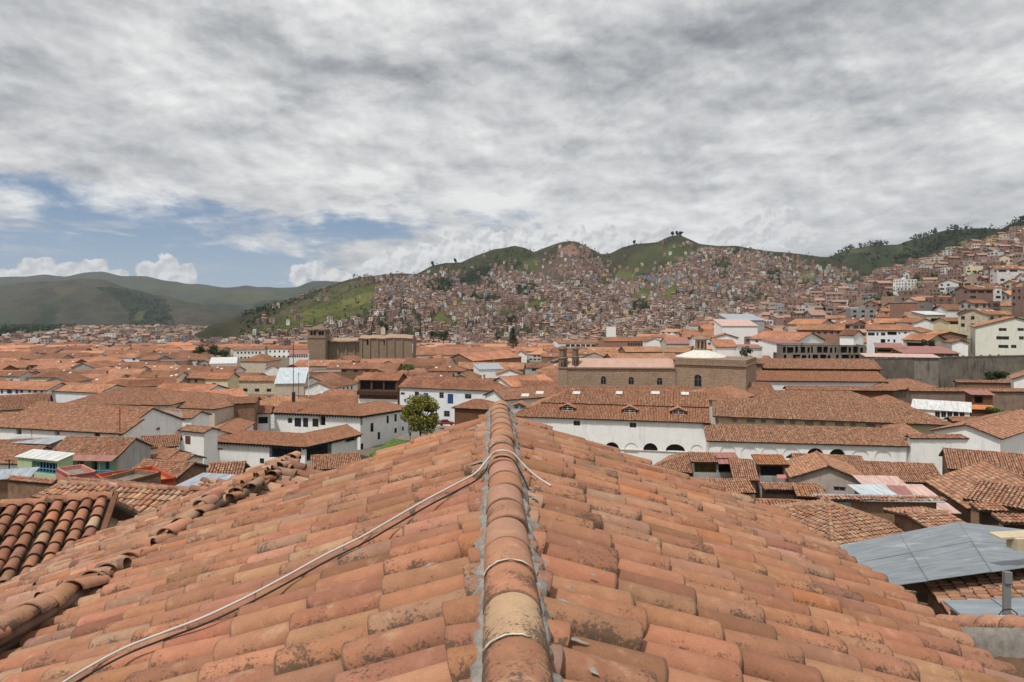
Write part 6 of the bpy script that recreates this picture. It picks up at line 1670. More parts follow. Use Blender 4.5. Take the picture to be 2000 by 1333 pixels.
# lawn, path and the person by the tree
LP = [P(722, 886, 150), P(768, 856.5, 163), P(806, 862, 160), P(860, 880, 150), P(800, 905, 141), P(740, 900, 143)]
mb = MB(); zz_ = max(float(gz(p[0], p[1])) for p in LP) + 1.6
zl_ = -31.2
def terrace(mb, pts, zb=-40):
    k = len(pts); lo = [np.array([p[0], p[1], zb]) for p in pts]
    mb.add(list(pts) + lo, ngons=[list(range(k))] + [[i, i + k, (i + 1) % k + k, (i + 1) % k] for i in range(k)])
terrace(mb, LP)
m, N, b, L = new_mat('lawn', .95, .1)
co = N.n('ShaderNodeNewGeometry').outputs['Position']
L.new(N.mix(N.ramp(N.noise(co, 1.2, 5, .7), .35, .65), (.055, .095, .02), (.12, .16, .04)), b.inputs['Base Color'])
tag(mb.build('lawn', None, m), kind='structure')
mb = MB(); terrace(mb, [P(768.5, 856.6, 163.2), P(780, 851, 169), P(900, 822, 190), P(960, 826, 186), P(900, 880, 152), P(861, 880.2, 150.1), P(806.5, 862.1, 160.1)]); tag(mb.build('square', None, M_CONC), kind='structure')

def skin_person(label, foot, H_, dark, facing=0):
    g = H_ / 1.75
    J = {'pel': (0, 0, .95), 'spn': (0, .01, 1.2), 'che': (0, .0, 1.4), 'nek': (0, 0, 1.52), 'hd0': (0, -.01, 1.60), 'hd1': (0, -.01, 1.72),
         'shl': (-.18, 0, 1.42), 'ell': (-.24, .03, 1.14), 'hal': (-.22, -.08, .90), 'shr': (.18, 0, 1.42), 'elr': (.24, .02, 1.14), 'har': (.23, -.06, .90),
         'hil': (-.09, 0, .90), 'knl': (-.10, -.06, .50), 'anl': (-.10, .05, .08), 'tol': (-.10, -.10, .03), 'hir': (.09, 0, .90), 'knr': (.10, .0, .50), 'anr': (.10, .16, .09), 'tor': (.10, .02, .03)}
    E = [('pel', 'spn'), ('spn', 'che'), ('che', 'nek'), ('nek', 'hd0'), ('hd0', 'hd1'), ('che', 'shl'), ('shl', 'ell'), ('ell', 'hal'), ('che', 'shr'), ('shr', 'elr'), ('elr', 'har'), ('pel', 'hil'), ('hil', 'knl'), ('knl', 'anl'), ('anl', 'tol'), ('pel', 'hir'), ('hir', 'knr'), ('knr', 'anr'), ('anr', 'tor')]
    RAD = dict(pel=.15, spn=.14, che=.16, nek=.06, hd0=.09, hd1=.085, shl=.08, ell=.05, hal=.04, shr=.08, elr=.05, har=.04, hil=.095, knl=.065, anl=.05, tol=.04, hir=.095, knr=.065, anr=.05, tor=.04)
    ks = list(J)
    me = bpy.data.meshes.new('person')
    me.from_pydata([tuple(c * g for c in J[k]) for k in ks], [(ks.index(a), ks.index(b)) for a, b in E], [])
    o = bpy.data.objects.new('person', me); COL.objects.link(o); o.location = foot; o.rotation_euler = (0, 0, facing)
    md = o.modifiers.new('skin', 'SKIN')
    for i, k in enumerate(ks):
        sv = me.skin_vertices[0].data[i]; sv.radius = (RAD[k] * g, RAD[k] * g * .8); sv.use_root = (k == 'pel')
    sb = o.modifiers.new('sub', 'SUBSURF'); sb.levels = 1; sb.render_levels = 1
    me.materials.append(dark)
    return tag(o, label, 'person')
p_ = P(801, 858, 163); skin_person('person in dark clothes walking on the lawn edge beside the round tree', (p_[0], p_[1], p_[2]), 1.72, M_NAVY, .6)

def car(label, x, y, Y, mat, rot):
    c = P(x, y, Y)
    root = empty('parked_car', c, label, 'car', 'cars parked behind the tree'); root.rotation_euler = (0, 0, rot)
    def bld(name, prof, hw, mt, par=root):
        n = len(prof); v = [(px_, -hw, pz) for px_, pz in prof] + [(px_, hw, pz) for px_, pz in prof]
        me = bpy.data.meshes.new(name); me.from_pydata(v, [], [list(range(n)), [2 * n - 1 - i for i in range(n)]] + [[i, i + n, (i + 1) % n + n, (i + 1) % n] for i in range(n)])
        me.materials.append(mt); o = bpy.data.objects.new(name, me); COL.objects.link(o); o.parent = par
        bv = o.modifiers.new('bevel', 'BEVEL'); bv.width = .06; bv.segments = 2
        return o
    bld('body', [(-2.1, .35), (2.1, .35), (2.15, .7), (1.9, .86), (1.0, .95), (-1.6, .98), (-2.1, .85)], .85, mat)
    bld('cabin', [(1.0, .93), (.45, 1.42), (-1.1, 1.45), (-1.7, .95)], .72, M_GLASS)
    bld('roof', [(.5, 1.41), (.4, 1.47), (-1.05, 1.5), (-1.15, 1.43)], .70, mat)
    for sx_ in (-1.3, 1.3):
        for sy_ in (-.8, .8):
            w = MB(); w.tube([np.array(c) + np.array([sx_, sy_ - .1, .32]), np.array(c) + np.array([sx_, sy_ + .1, .32])], .32, 14); w.build('wheel', root, M_IRON)
    for sy_ in (-.6, .6):
        w = MB(); w.box(np.array(c) + np.array([2.1, sy_ - .15, .62]), (.05, 0, 0), (0, .3, 0), (0, 0, .14)); w.build('headlight', root, M_FRAMEW)
m, N, b, L = new_mat('red_car_paint', .3, .5); b.inputs['Base Color'].default_value = (.30, .03, .03, 1); M_CARR = m
m, N, b, L = new_mat('white_car_paint', .3, .5); b.inputs['Base Color'].default_value = (.6, .6, .6, 1); M_CARW = m
car('dark red car parked between the round tree and the near ridge', 871, 831, 178, M_CARR, .3)
car('white car parked just right of the dark red car', 889, 827, 184, M_CARW, .2)
# ------------------------------------------------------------------ trees
def leaf_mat(name, c1, c2):
    m, N, b, L = new_mat(name, .8, .15)
    at = N.n('ShaderNodeAttribute', attribute_name='tint').outputs['Color']
    s = N.n('ShaderNodeSeparateColor', i_0=at).outputs[0]
    L.new(N.mix(s, c1, c2), b.inputs['Base Color'])
    b.inputs['Subsurface Weight'].default_value = 0
    return m
M_LEAF = leaf_mat('olive_leaves', (.07, .08, .016), (.27, .25, .055))
M_LEAFD = leaf_mat('dark_leaves', (.012, .022, .010), (.05, .075, .03))
M_LEAFG = leaf_mat('fresh_leaves', (.04, .08, .015), (.13, .20, .04))
M_BARK = plain('bark', (.10, .075, .055), var=.3)
def leaves(mb, ctr, rad, n, size, squash=1.0):
    d = RNG.normal(0, 1, (n, 3)); d /= np.linalg.norm(d, axis=1)[:, None]
    r = RNG.random(n) ** .42
    p = np.asarray(ctr) + d * r[:, None] * np.asarray(rad)
    a = RNG.normal(0, 1, (n, 3)); a /= np.linalg.norm(a, axis=1)[:, None]
    bb = np.cross(a, RNG.normal(0, 1, (n, 3))); bb /= np.linalg.norm(bb, axis=1)[:, None]
    s = size * RNG.uniform(.6, 1.35, (n, 1))
    v = np.stack([p - a * s - bb * s * .45, p + a * s * .2 - bb * s * .5, p + a * s, p + a * s * .1 + bb * s * .5], 1)
    ti = np.repeat(RNG.random(n), 4)[:, None] * np.ones(3)
    k = np.arange(n * 4).reshape(n, 4)
    mb.add(v.reshape(-1, 3), quads=k, tint=ti)
def tree(label, x, ytop, ybot, wpx, Y, kind='round', mat=None, n=2600, name='tree', group=None, size=None):
    a = P(x, ybot, Y); H_ = (ybot - ytop) / F * Y; w = wpx / F * Y / 2
    root = empty(name, a, label, 'tree', group)
    mb = MB(); th = H_ * .85
    wob = [a + np.array([RNG.normal(0, .03 * w), RNG.normal(0, .03 * w), t * th]) for t in np.linspace(0, 1, 6)]
    wob[0] = a - np.array([0, 0, .5]); r0 = max(.12, H_ * .03)
    mb.tube(wob, [r0 * (1 - .8 * t) for t in np.linspace(0, 1, 6)], 7)
    cr = MB(); size = size or max(.25, w * .1)
    if kind == 'round':
        nb_ = 26
        for k in range(nb_):
            t = 2 * math.pi * k / nb_ * 2.4 + RNG.normal(0, .3); e = RNG.uniform(-.75, 1.0); ws = RNG.uniform(.26, .46)
            cc = a + np.array([w * .62 * math.cos(t) * math.sqrt(1 - e * e * .8), w * .62 * math.sin(t) * math.sqrt(1 - e * e * .8), H_ * (.56 + .36 * e)])
            leaves(cr, cc, (w * ws, w * ws, H_ * ws * .36), n // nb_, size)
            mb.tube([a + np.array([0, 0, H_ * .22]), (a + np.array([0, 0, H_ * .3]) + cc) / 2, cc], [r0 * .4, r0 * .25, r0 * .08], 5)
    elif kind == 'cone':
        for k in range(13):
            t = k / 12.0; zz_ = H_ * (.12 + .86 * t); rr = w * (1 - t) ** .8 + .1
            for j in range(7):
                an = 2 * math.pi * j / 7 + k * .7
                cc = a + np.array([rr * .62 * math.cos(an), rr * .62 * math.sin(an), zz_])
                leaves(cr, cc, (rr * .42, rr * .42, H_ * .022), max(6, n // 91), size)
    elif kind == 'column':
        for k in range(10):
            t = k / 9.0
            leaves(cr, a + np.array([RNG.normal(0, w * .12), RNG.normal(0, w * .12), H_ * (.12 + .8 * t)]), (w * (1 - .55 * t), w * (1 - .55 * t), H_ * .1), n // 10, size)
    else:
        for k in range(9):
            cc = a + np.array([RNG.uniform(-.7, .7) * w, RNG.uniform(-.6, .6) * w, H_ * RNG.uniform(.35, .85)])
            leaves(cr, cc, (w * .42, w * .42, H_ * .2), n // 9, size)
            mb.tube([a + np.array([0, 0, H_ * .1]), cc], [r0 * .4, r0 * .1], 5)
    mb.build('trunk', root, M_BARK, True)
    cr.build('crown', root, mat or M_LEAFD)
tree('round olive-green tree beside the white courtyard house', 822, 777, 860, 82, 160, 'round', M_LEAF, 9000, size=.30)
DT = 'dark trees behind the far-left town roofs'
tree('dark spreading tree, largest of the clump left of the white arcaded building', 405, 675, 708, 44, 500, 'bush', M_LEAFD, 1500, group=DT)
tree('dark low tree on the right of the clump left of the white arcaded building', 432, 684, 708, 30, 490, 'bush', M_LEAFD, 1000, group=DT)
tree('dark low tree on the left of the clump left of the white arcaded building', 383, 684, 706, 24, 495, 'bush', M_LEAFD, 800, group=DT)
tree('pointed dark conifer behind the very long terracotta roof', 1002, 640, 680, 26, 400, 'cone', M_LEAFD, 2200)
tree('dark rounded tree pair left one, above the roofs between bell tower and conifer', 847, 645, 668, 22, 560, 'bush', M_LEAFD, 800)
tree('dark rounded tree pair right one, above the roofs between bell tower and conifer', 866, 641, 670, 24, 565, 'bush', M_LEAFD, 900)
tree('small dark tree just left of the pointed conifer', 971, 650, 668, 17, 520, 'bush', M_LEAFD, 600)
tree('tall dark tree behind the tower church roof', 751, 623, 662, 22, 560, 'bush', M_LEAFD, 900)
tree('feathery pale-green tree in front of the white arcaded wing', 520, 674, 702, 12, 455, 'column', M_LEAFG, 500)
tree('green bush among the roofs left of the long terracotta roof', 797, 712, 728, 26, 300, 'bush', M_LEAFG, 700)
tree('spiky dark palm in front of the white gabled house', 1456, 676, 706, 24, 226, 'bush', M_LEAFD, 600)
tree('dark shrub at the foot of the retaining wall, larger one', 1945, 724, 748, 46, 171, 'bush', M_LEAFD, 1300)
tree('dark shrub at the foot of the retaining wall, smaller one by the edge', 1990, 728, 748, 30, 171, 'bush', M_LEAFD, 900)
tree('yellowish shrub beside the orange awning', 1945, 796, 815, 26, 131, 'bush', M_LEAFG, 500)
tree('dark bush beside the raw adobe house', 1816, 662, 686, 26, 216, 'bush', M_LEAFD, 800)
tree('slim dark cypress among the far left roofs, by the left edge', 75, 650, 668, 7, 900, 'column', M_LEAFD, 300)
tree('thick dark cypress right of the slim one in the far left town', 114, 648, 668, 12, 900, 'column', M_LEAFD, 400)
tree('bushy dark tree right of the thick cypress in the far left town', 128, 668, 684, 14, 750, 'bush', M_LEAFD, 400)
tree('dark rounded tree on the lower slope behind the pointed conifer', 1000, 616, 634, 24, 900, 'bush', M_LEAFD, 700)
tree('dark tree on the slope behind the white stair tower', 1172, 600, 616, 12, 1000, 'bush', M_LEAFD, 300)
tree('grey-green rounded tree left of the stair tower', 1074, 640, 654, 16, 600, 'bush', M_LEAFG, 400)
ST = 'trees on the hill summit'
for i, (x, yt, w_, lab) in enumerate(((1313, 456, 7, 'leftmost lone tree on the pointed hill summit'), (1322, 455, 6, 'slender tree in the middle of the pointed hill summit'), (1331, 455, 11, 'bushy tree at the right of the pointed hill summit'), (1239, 476, 5, 'lone little tree on the ridge left of the pointed summit'), (845, 513, 5, 'lone little tree on the left shoulder of the hill'), (889, 510, 5, 'second lone tree on the left shoulder of the hill'))):
    q_ = H_MAIN.at(x, 1.0); yb_ = px(q_)[1]
    tree(lab, x, yb_ - 8, yb_ + 2, w_, q_[1] - 4, 'bush', M_LEAFD, 200, group=ST, size=2.2)

# woods and single far trees that read as a mass
wd = MB()
def blob(p, h, w, n=10):
    leaves(wd, p + np.array([0, 0, h * .55]), (w, w, h * .5), n, w * .55)
def cover_at(X, Y_, cover):
    res = None
    for poly, c in cover:
        if in_poly(X, Y_, poly): res = c
    return res
cnt = 0
for _ in range(30000):
    x = RNG.uniform(470, 1720); t = RNG.uniform(.05, 1.0)
    p = H_MAIN.at(x, t); X, Y_ = px(p)
    c = cover_at(X, Y_, COVER_M)
    pr = .85 if c in (WOODS,) else (.5 if c in ((.035, .05, .022), (.05, .065, .028), (.055, .07, .03)) else .10 if c in (None,) else .012)
    if mnoise.noise(Vector((X * .05, Y_ * .08, 1.7))) > .25 and c is None: pr += .10
    if RNG.random() < pr:
        blob(p, RNG.uniform(5, 12), RNG.uniform(1.8, 4.0), 9); cnt += 1
    if cnt > 5600: break
for _ in range(1500):
    x = RNG.uniform(1560, 2100); t = RNG.uniform(.25, 1.0) ** .6
    p = H_RIGHT.at(x, t); X, Y_ = px(p)
    pr = .8 if x > 1760 else .45
    if t > .97: pr = .8
    if mnoise.noise(Vector((X * .03, Y_ * .06, 4.7))) > -.1 and RNG.random() < pr: blob(p, RNG.uniform(8, 17), RNG.uniform(3.5, 7), 12)
for _ in range(150):
    x = RNG.uniform(1640, 2080); p = H_RIGHT.at(x, 1.0)
    if mnoise.noise(Vector((x * .03, 1.0, 4.7))) > -.15: blob(p - np.array([0, 0, 2]), RNG.uniform(10, 24), RNG.uniform(4, 8), 14)
for _ in range(700):
    x = RNG.uniform(150, 420); t = RNG.uniform(0, .8)
    p = H_FARA.at(x, t); X, Y_ = px(p)
    if in_poly(X, Y_, [(180, 565), (215, 575), (250, 610), (255, 640), (340, 640), (325, 590), (290, 570), (240, 566)]): blob(p, RNG.uniform(12, 22), RNG.uniform(7, 13), 9)
for _ in range(900):
    x = RNG.uniform(-60, 150) ; Yq = RNG.uniform(1150 + max(0, x) * 9, 3400); p = np.array([(x - 1000) / F * Yq, Yq, 0]); p[2] = float(gz(p[0], p[1]))
    blob(p, RNG.uniform(8, 18), RNG.uniform(4, 8), 9)
GR = [(1725, 590, 30), (1850, 588, 40), (1880, 592, 30), (1760, 600, 25), (1800, 552, 25), (1940, 560, 30), (1720, 545, 30), (1895, 555, 14), (1895, 520, 12), (1990, 545, 22), (1660, 575, 30), (1620, 600, 25), (1650, 610, 20)]
def ground_at(x, Yq):
    X = (x - 1000) / F * Yq; return np.array([X, Yq, float(gz(X, Yq))])
def ground_hit(x, y, y0=200, y1=1000):
    best = None
    for Yq in np.arange(y0, y1, 8.0):
        p = ground_at(x, Yq); e_ = abs(px(p)[1] - y)
        if best is None or e_ < best[0]: best = (e_, p)
    return best[1]
for (x, y, r) in GR:
    for _ in range(14):
        p = ground_hit(x + RNG.normal(0, r * .6), y + RNG.normal(0, 5)); blob(p, RNG.uniform(3, 8), RNG.uniform(2, 4), 12)
tag(wd.build('woods', None, M_LEAFD), 'dark eucalyptus woods and scattered trees over the far hills', 'trees', kind='stuff')
# rough grass banks between the houses on the right-hand slope
gb = MB()
for (x, y, r) in GR:
    p = ground_hit(x, y); w_ = r / F * p[1] * 1.6
    n_ = 260
    q = p + np.stack([RNG.normal(0, w_ * .6, n_), RNG.normal(0, w_ * .6, n_), np.zeros(n_)], 1)
    q[:, 2] = gz(q[:, 0], q[:, 1]) + .4
    a = RNG.normal(0, 1, (n_, 3)); a[:, 2] *= .3; a /= np.linalg.norm(a, axis=1)[:, None]; bb = np.cross(a, [0, 0, 1.0]); s = RNG.uniform(.8, 2.4, (n_, 1))
    v = np.stack([q - a * s, q - bb * s * .8, q + a * s, q + bb * s * .8 + np.array([0, 0, .6])], 1)
    gb.add(v.reshape(-1, 3), quads=np.arange(n_ * 4).reshape(n_, 4), tint=np.repeat(RNG.random(n_), 4)[:, None] * np.ones(3))
tag(gb.build('grass', None, M_LEAFG), 'bright rough grass on the banks of the right-hand slope', 'grass', kind='stuff')
# ------------------------------------------------------------------ the mass of houses
def rect_pts(c, u, L, Wd):
    v = np.array([-u[1], u[0]])
    return [c - u * L / 2 - v * Wd / 2, c + u * L / 2 - v * Wd / 2, c + u * L / 2 + v * Wd / 2, c - u * L / 2 + v * Wd / 2]
def overlap(A, B):
    for S_ in (A, B):
        for i in range(len(S_)):
            e = np.array(S_[(i + 1) % len(S_)]) - np.array(S_[i]); nrm = np.array([-e[1], e[0]])
            a = [np.dot(nrm, p) for p in A]; b = [np.dot(nrm, p) for p in B]
            if max(a) < min(b) or max(b) < min(a): return False
    return True
grid = {}
def reg(poly):
    xs = [p[0] for p in poly]; ys = [p[1] for p in poly]
    for i in range(int(min(xs) // 40), int(max(xs) // 40) + 1):
        for j in range(int(min(ys) // 40), int(max(ys) // 40) + 1): grid.setdefault((i, j), []).append(poly)
for f_ in FOOT: reg([np.array(p) for p in f_])
for rc_ in (((14, 138), (70, 138), (70, 168), (14, 168)), ((-160, 505), (-70, 505), (-70, 550), (-160, 550)), ((-42, 138), (-8, 138), (-4, 192), (-40, 192))): reg([np.array(p, float) for p in rc_])
def free(poly):
    xs = [p[0] for p in poly]; ys = [p[1] for p in poly]; seen = set()
    for i in range(int(min(xs) // 40), int(max(xs) // 40) + 1):
        for j in range(int(min(ys) // 40), int(max(ys) // 40) + 1):
            for q in grid.get((i, j), []):
                if id(q) in seen: continue
                seen.add(id(q))
                if overlap(poly, q): return False
    return True
def blocks(cx, top, w, Yc):
    for (x0, y0, x1, y1, Yk) in KEEP:
        if Yc < Yk - 2 and x0 - w < cx < x1 + w and top < y1 - (2 if Yk < 200 else 1): return True
    return False
CAND = []
T_TILE = [(.36, .155, .085), (.42, .185, .10), (.31, .135, .08), (.46, .23, .14), (.26, .13, .08)]
WALLS_T = [('white', (.70, .69, .66)), ('cream', (.60, .52, .38)), ('brown adobe', (.24, .15, .10)), ('grey', (.38, .37, .35)), ('beige', (.48, .40, .31)), ('white', (.66, .66, .66))]
def cand(c, u, L, Wd, h, wall, roofkind, roofcol, storeys, style):
    poly = rect_pts(c, u, L, Wd)
    z0 = min(float(gz(p[0], p[1])) for p in poly)
    return dict(c=c, u=u, L=L, W=Wd, h=h, wall=wall, rk=roofkind, rc=roofcol, st=storeys, style=style, z0=z0 - .5, zc=float(gz(c[0], c[1])), poly=poly)
# old town: rows of long tiled roofs on the street grid
Yr = 178.0
while Yr < 760:
    big = 1.0 if Yr < 330 else 1.25
    x = -.80 * Yr - 20
    xmax = .40 * Yr if Yr < 300 else .30 * Yr
    while x < xmax:
        L = RNG.uniform(13, 32) * big; Wd = RNG.uniform(8.5, 12.5) * big
        turn = R(-6 + RNG.normal(0, 4)) if RNG.random() < .72 else R(84 + RNG.normal(0, 5))
        u = np.array([math.cos(turn), math.sin(turn)])
        ext = L if abs(u[0]) > .5 else Wd
        c = np.array([x + ext / 2, Yr + RNG.uniform(-2.5, 2.5)])
        if abs(u[0]) < .5: L = min(L, 20)
        cd = cand(c, u, L, Wd, RNG.uniform(5.0, 7.6), WALLS_T[RNG.choice(6, p=[.3, .14, .2, .1, .16, .1])], ('gable', 'hip', 'gable')[RNG.integers(3)], T_TILE[RNG.integers(5)], 2, 'town')
        X, _ = px((c[0], c[1], cd['zc'])); top = px((c[0], c[1], cd['zc'] + cd['h'] + Wd * .2))[1]
        sh = [p + (c - p) * .06 for p in cd['poly']]
        if free(sh) and not blocks(X, top, ext / 2 / c[1] * F, c[1]) and RNG.random() < .97:
            CAND.append(cd); reg(cd['poly'])
        x += ext + RNG.uniform(-.5, 2.5)
    Yr += RNG.uniform(11.5, 14.0) * big
# valley floor of the modern city, left
WALLS_H = [('bare brick', (.31, .205, .165)), ('bare brick', (.35, .24, .20)), ('bare brick', (.27, .175, .145)), ('pinkish', (.42, .315, .275)), ('white', (.66, .66, .64)), ('cream', (.60, .52, .38)), ('grey', (.36, .35, .34)), ('blue', (.16, .30, .50)), ('yellow', (.58, .42, .16)), ('pale green', (.40, .50, .40))]
WPH = np.array([.30, .22, .14, .10, .10, .05, .06, .010, .012, .008]); WPH /= WPH.sum()
ROOFS_H = [('tiled', (.33, .20, .15)), ('flat', (.33, .27, .235)), ('flat', (.26, .20, .17)), ('tin', (.50, .50, .50)), ('red', (.33, .12, .09)), ('flat', (.42, .36, .31))]
def city_house(c, face, sc=1.0):
    a = math.atan2(-c[0], -c[1]) if face is None else face
    turn = RNG.normal(0, .35); u = np.array([math.cos(turn), math.sin(turn)])
    L = RNG.uniform(6, 13) * sc; Wd = RNG.uniform(6, 11) * sc; st = RNG.choice([1, 2, 2, 3, 3, 4, 5], p=[.12, .23, .2, .2, .13, .09, .03])
    w = WALLS_H[RNG.choice(10, p=WPH)]; r = ROOFS_H[RNG.choice(6, p=[.33, .22, .2, .08, .05, .12])]
    return cand(c, u, L, Wd, st * 2.7 + .5, w, 'gable' if r[0] == 'tiled' else 'flat', r[1], st, 'city')
for _ in range(5200):
    Yq = RNG.uniform(700, 3100) if RNG.random() < .55 else RNG.uniform(640, 1300); rr = RNG.uniform(-.80, .05)
    c = np.array([rr * Yq, Yq]); X = 1000 + rr * F
    if X < 125 and Yq > 1100 + X * 4: continue
    if Yq > 1400 and X > 480: continue
    cd = city_house(c, None, 1.1 if Yq < 1500 else 1.5)
    top = px((c[0], c[1], cd['zc'] + cd['h']))[1]
    if blocks(X, top, 3, Yq): continue
    if free(cd['poly']): CAND.append(cd); reg(cd['poly'])
# slope on the right
BANK = [(1700, 1775, 578, 612), (1810, 1910, 580, 600), (1745, 1850, 545, 562), (1640, 1700, 590, 615)]
for _ in range(5200):
    Yq = RNG.uniform(250, 1050); rr = RNG.uniform(.27, .80)
    c = np.array([rr * Yq, Yq])
    sc_ = 1.15 if Yq > 350 else 1.0
    cd = city_house(c, None, sc_)
    if Yq < 420 and RNG.random() < .62:
        cd['rk'] = 'gable'; cd['rc'] = T_TILE[RNG.integers(5)]; cd['h'] = min(cd['h'], 7.5); cd['wall'] = WALLS_T[RNG.choice(6)]
    X, Yp = px((c[0], c[1], cd['zc'])); top = px((c[0], c[1], cd['zc'] + cd['h'] + 1.5))[1]
    if any(a < X < b and y0 < Yp < y1 for a, b, y0, y1 in BANK): continue
    if X < 1700 and Yp < 560 + (1700 - X) * .16: continue
    if X > 1880 and abs(X - 1893) < 7 and Yp > 500: continue
    if blocks(X, top, 4, Yq): continue
    if free(cd['poly']): CAND.append(cd); reg(cd['poly'])
# hill houses
def dense_line(x): return np.interp(x, [470, 520, 560, 620, 690, 729, 736, 760, 800, 850, 880, 930, 960, 1000, 1050, 1100, 1150, 1190, 1230, 1260, 1300, 1330, 1360, 1420, 1480, 1540, 1600, 1700], [660, 656, 652, 641, 628, 618, 560, 548, 548, 548, 556, 560, 545, 532, 540, 520, 506, 530, 552, 560, 520, 500, 486, 486, 500, 522, 545, 560])
hc = 0
for _ in range(110000):
    x = RNG.uniform(470, 1760); t = RNG.uniform(0.0, .97)
    p = H_MAIN.at(x, t); X, Y_ = px(p)
    dl = dense_line(X)
    c = cover_at(X, Y_, COVER_M)
    pr = .85 if Y_ > dl else (.14 if Y_ > dl - 26 else .006)
    if c is not None: pr *= .06 if c in (GRASS, WOODS) else .25
    if mnoise.noise(Vector((X * .018, Y_ * .035, 11.0))) > .18: pr *= .14
    if X < 729 and Y_ < dl: pr = min(pr, .03)
    if RNG.random() > pr: continue
    cd = city_house(p[:2].copy(), None, .66)
    cd['h'] = min(cd['h'] * .8, 7.5); cd['z0'] = p[2] - 4; cd['zc'] = p[2] + .8
    if blocks(X, px((p[0], p[1], cd['zc'] + cd['h']))[1], 2, p[1]): continue
    if free(cd['poly']): CAND.append(cd); reg(cd['poly']); hc += 1
    if hc > 9500: break
print('candidates', len(CAND), 'hill', hc)
for cd in CAND:
    Yc = cd['c'][1]; X, Yb = px((cd['c'][0], Yc, cd['zc']))
    cd['px'] = X; cd['py'] = px((cd['c'][0], Yc, cd['zc'] + cd['h']))[1]; cd['py1'] = Yb
    ext = cd['L'] * abs(cd['u'][0]) + cd['W'] * abs(cd['u'][1])
    vis = -40 < X < 2040
    cd['size'] = ext / Yc * (cd['h'] + cd['W'] * .4) / Yc * (1 if vis else .02)

def shell(cd, mbw, mbr, wins, vjit=True):
    """walls into mbw, roof into mbr, window rectangles into wins"""
    c, u, L, Wd = cd['c'], cd['u'], cd['L'], cd['W']; v = np.array([-u[1], u[0]])
    zb, zt_ = cd['z0'], cd['zc'] + cd['h']
    wc = np.array(cd['wall'][1]) * RNG.uniform(.7, 1.05); rcx = np.array(cd['rc']) * RNG.uniform(.7, 1.05)
    q = [c - u * L / 2 - v * Wd / 2, c + u * L / 2 - v * Wd / 2, c + u * L / 2 + v * Wd / 2, c - u * L / 2 + v * Wd / 2]
    T = lambda p, z: np.array([p[0], p[1], z])
    for i in range(4):
        a, b = q[i], q[(i + 1) % 4]
        mbw.add([T(a, zb), T(b, zb), T(b, zt_), T(a, zt_)], quads=[[0, 1, 2, 3]], tint=wc, uv=[(0, 0), (3, 0), (3, 3), (0, 3)])
    if cd['rk'] == 'flat':
        # parapet roof with a stair hut on some
        k = .35
        mbr.add([T(p, zt_ - .02) for p in q], quads=[[0, 1, 2, 3]], tint=rcx)
        for i in range(4):
            a, b = q[i], q[(i + 1) % 4]; d = (b - a) / np.linalg.norm(b - a); nn = np.array([-d[1], d[0]])
            mbr.box(T(a, zt_), T(b - a, 0), T(nn * .2, 0), (0, 0, k), tint=wc * .9)
        if RNG.random() < .4:
            o_ = c + u * L * RNG.uniform(-.3, .1); mbr.box(T(o_, zt_), T(u * 2.6, 0), T(v * 2.4, 0), (0, 0, 2.1), tint=wc)
    else:
        oh = .45; tan = .38; r = (Wd / 2) * tan
        e = [c - u * (L / 2 + oh) - v * (Wd / 2 + oh), c + u * (L / 2 + oh) - v * (Wd / 2 + oh), c + u * (L / 2 + oh) + v * (Wd / 2 + oh), c - u * (L / 2 + oh) + v * (Wd / 2 + oh)]
        hp = min(Wd / 2, L / 2.2) if cd['rk'] == 'hip' else 0
        g0, g1 = c - u * (L / 2 + oh - hp), c + u * (L / 2 + oh - hp)
        ze = zt_ - oh * tan + .1; zr = ze + (Wd / 2 + oh) * tan
        def pl(pts):
            O = pts[0]; U = pts[1] - O; U = U / np.linalg.norm(U); N_ = np.cross(U, pts[2] - O); N_ /= np.linalg.norm(N_); V = np.cross(N_, U)
            uv = [(np.dot(p - O, U) + O[0] * 3, np.dot(p - O, V)) for p in pts]
            mbr.add(pts, ngons=[list(range(len(pts)))], uv=uv, tint=rcx)
            lo = [p - np.array([0, 0, .25]) for p in pts]; k = len(pts)
            mbr.add(pts + lo, ngons=[[2 * k - 1 - i for i in range(k)]] + [[i, i + k, (i + 1) % k + k, (i + 1) % k] for i in range(k)], uv=uv + uv, tint=rcx * .6, m=0)
        pl([T(e[0], ze), T(e[1], ze), T(g1, zr), T(g0, zr)]); pl([T(e[2], ze), T(e[3], ze), T(g0, zr), T(g1, zr)])
        if hp:
            pl([T(e[3], ze), T(e[0], ze), T(g0, zr)]); pl([T(e[1], ze), T(e[2], ze), T(g1, zr)])
        else:
            for s_ in (-1, 1):
                ce = c + u * s_ * L / 2
                a, b = ce - v * Wd / 2, ce + v * Wd / 2
                if s_ < 0: a, b = b, a
                mbw.add([T(a, zt_), T(b, zt_), T(ce, zt_ + Wd / 2 * tan + .02)], tris=[[0, 1, 2]], tint=wc, uv=[(0, 0), (3, 0), (1.5, 2)])
    # windows on the faces turned to us
    for i in (0, 1, 3):
        a, b = q[i], q[(i + 1) % 4]; d = (b - a); ln = np.linalg.norm(d); d = d / ln; out = np.array([d[1], -d[0]])
        if np.dot(out, -(a + b) / 2) < .35 * np.linalg.norm((a + b) / 2): continue
        n = max(1, int(ln / RNG.uniform(2.6, 4.2)))
        if cd['style'] == 'town': n = min(n, 6)
        sts = cd['st']
        for s_ in range(sts):
            zz0 = cd['zc'] + cd['h'] - (s_ + 1) * 2.7 + .7
            if zz0 < zb + 1: continue
            if cd['style'] == 'town' and RNG.random() < .45: continue
            wide = RNG.random() < .25
            for k in range(n):
                if RNG.random() < .25: continue
                w_ = ln / n * (.7 if wide else .38); p0 = a + d * (ln * (k + .5) / n - w_ / 2)
                wins.append((T(p0, zz0), T(d * w_, 0), T(out, 0), 1.35))
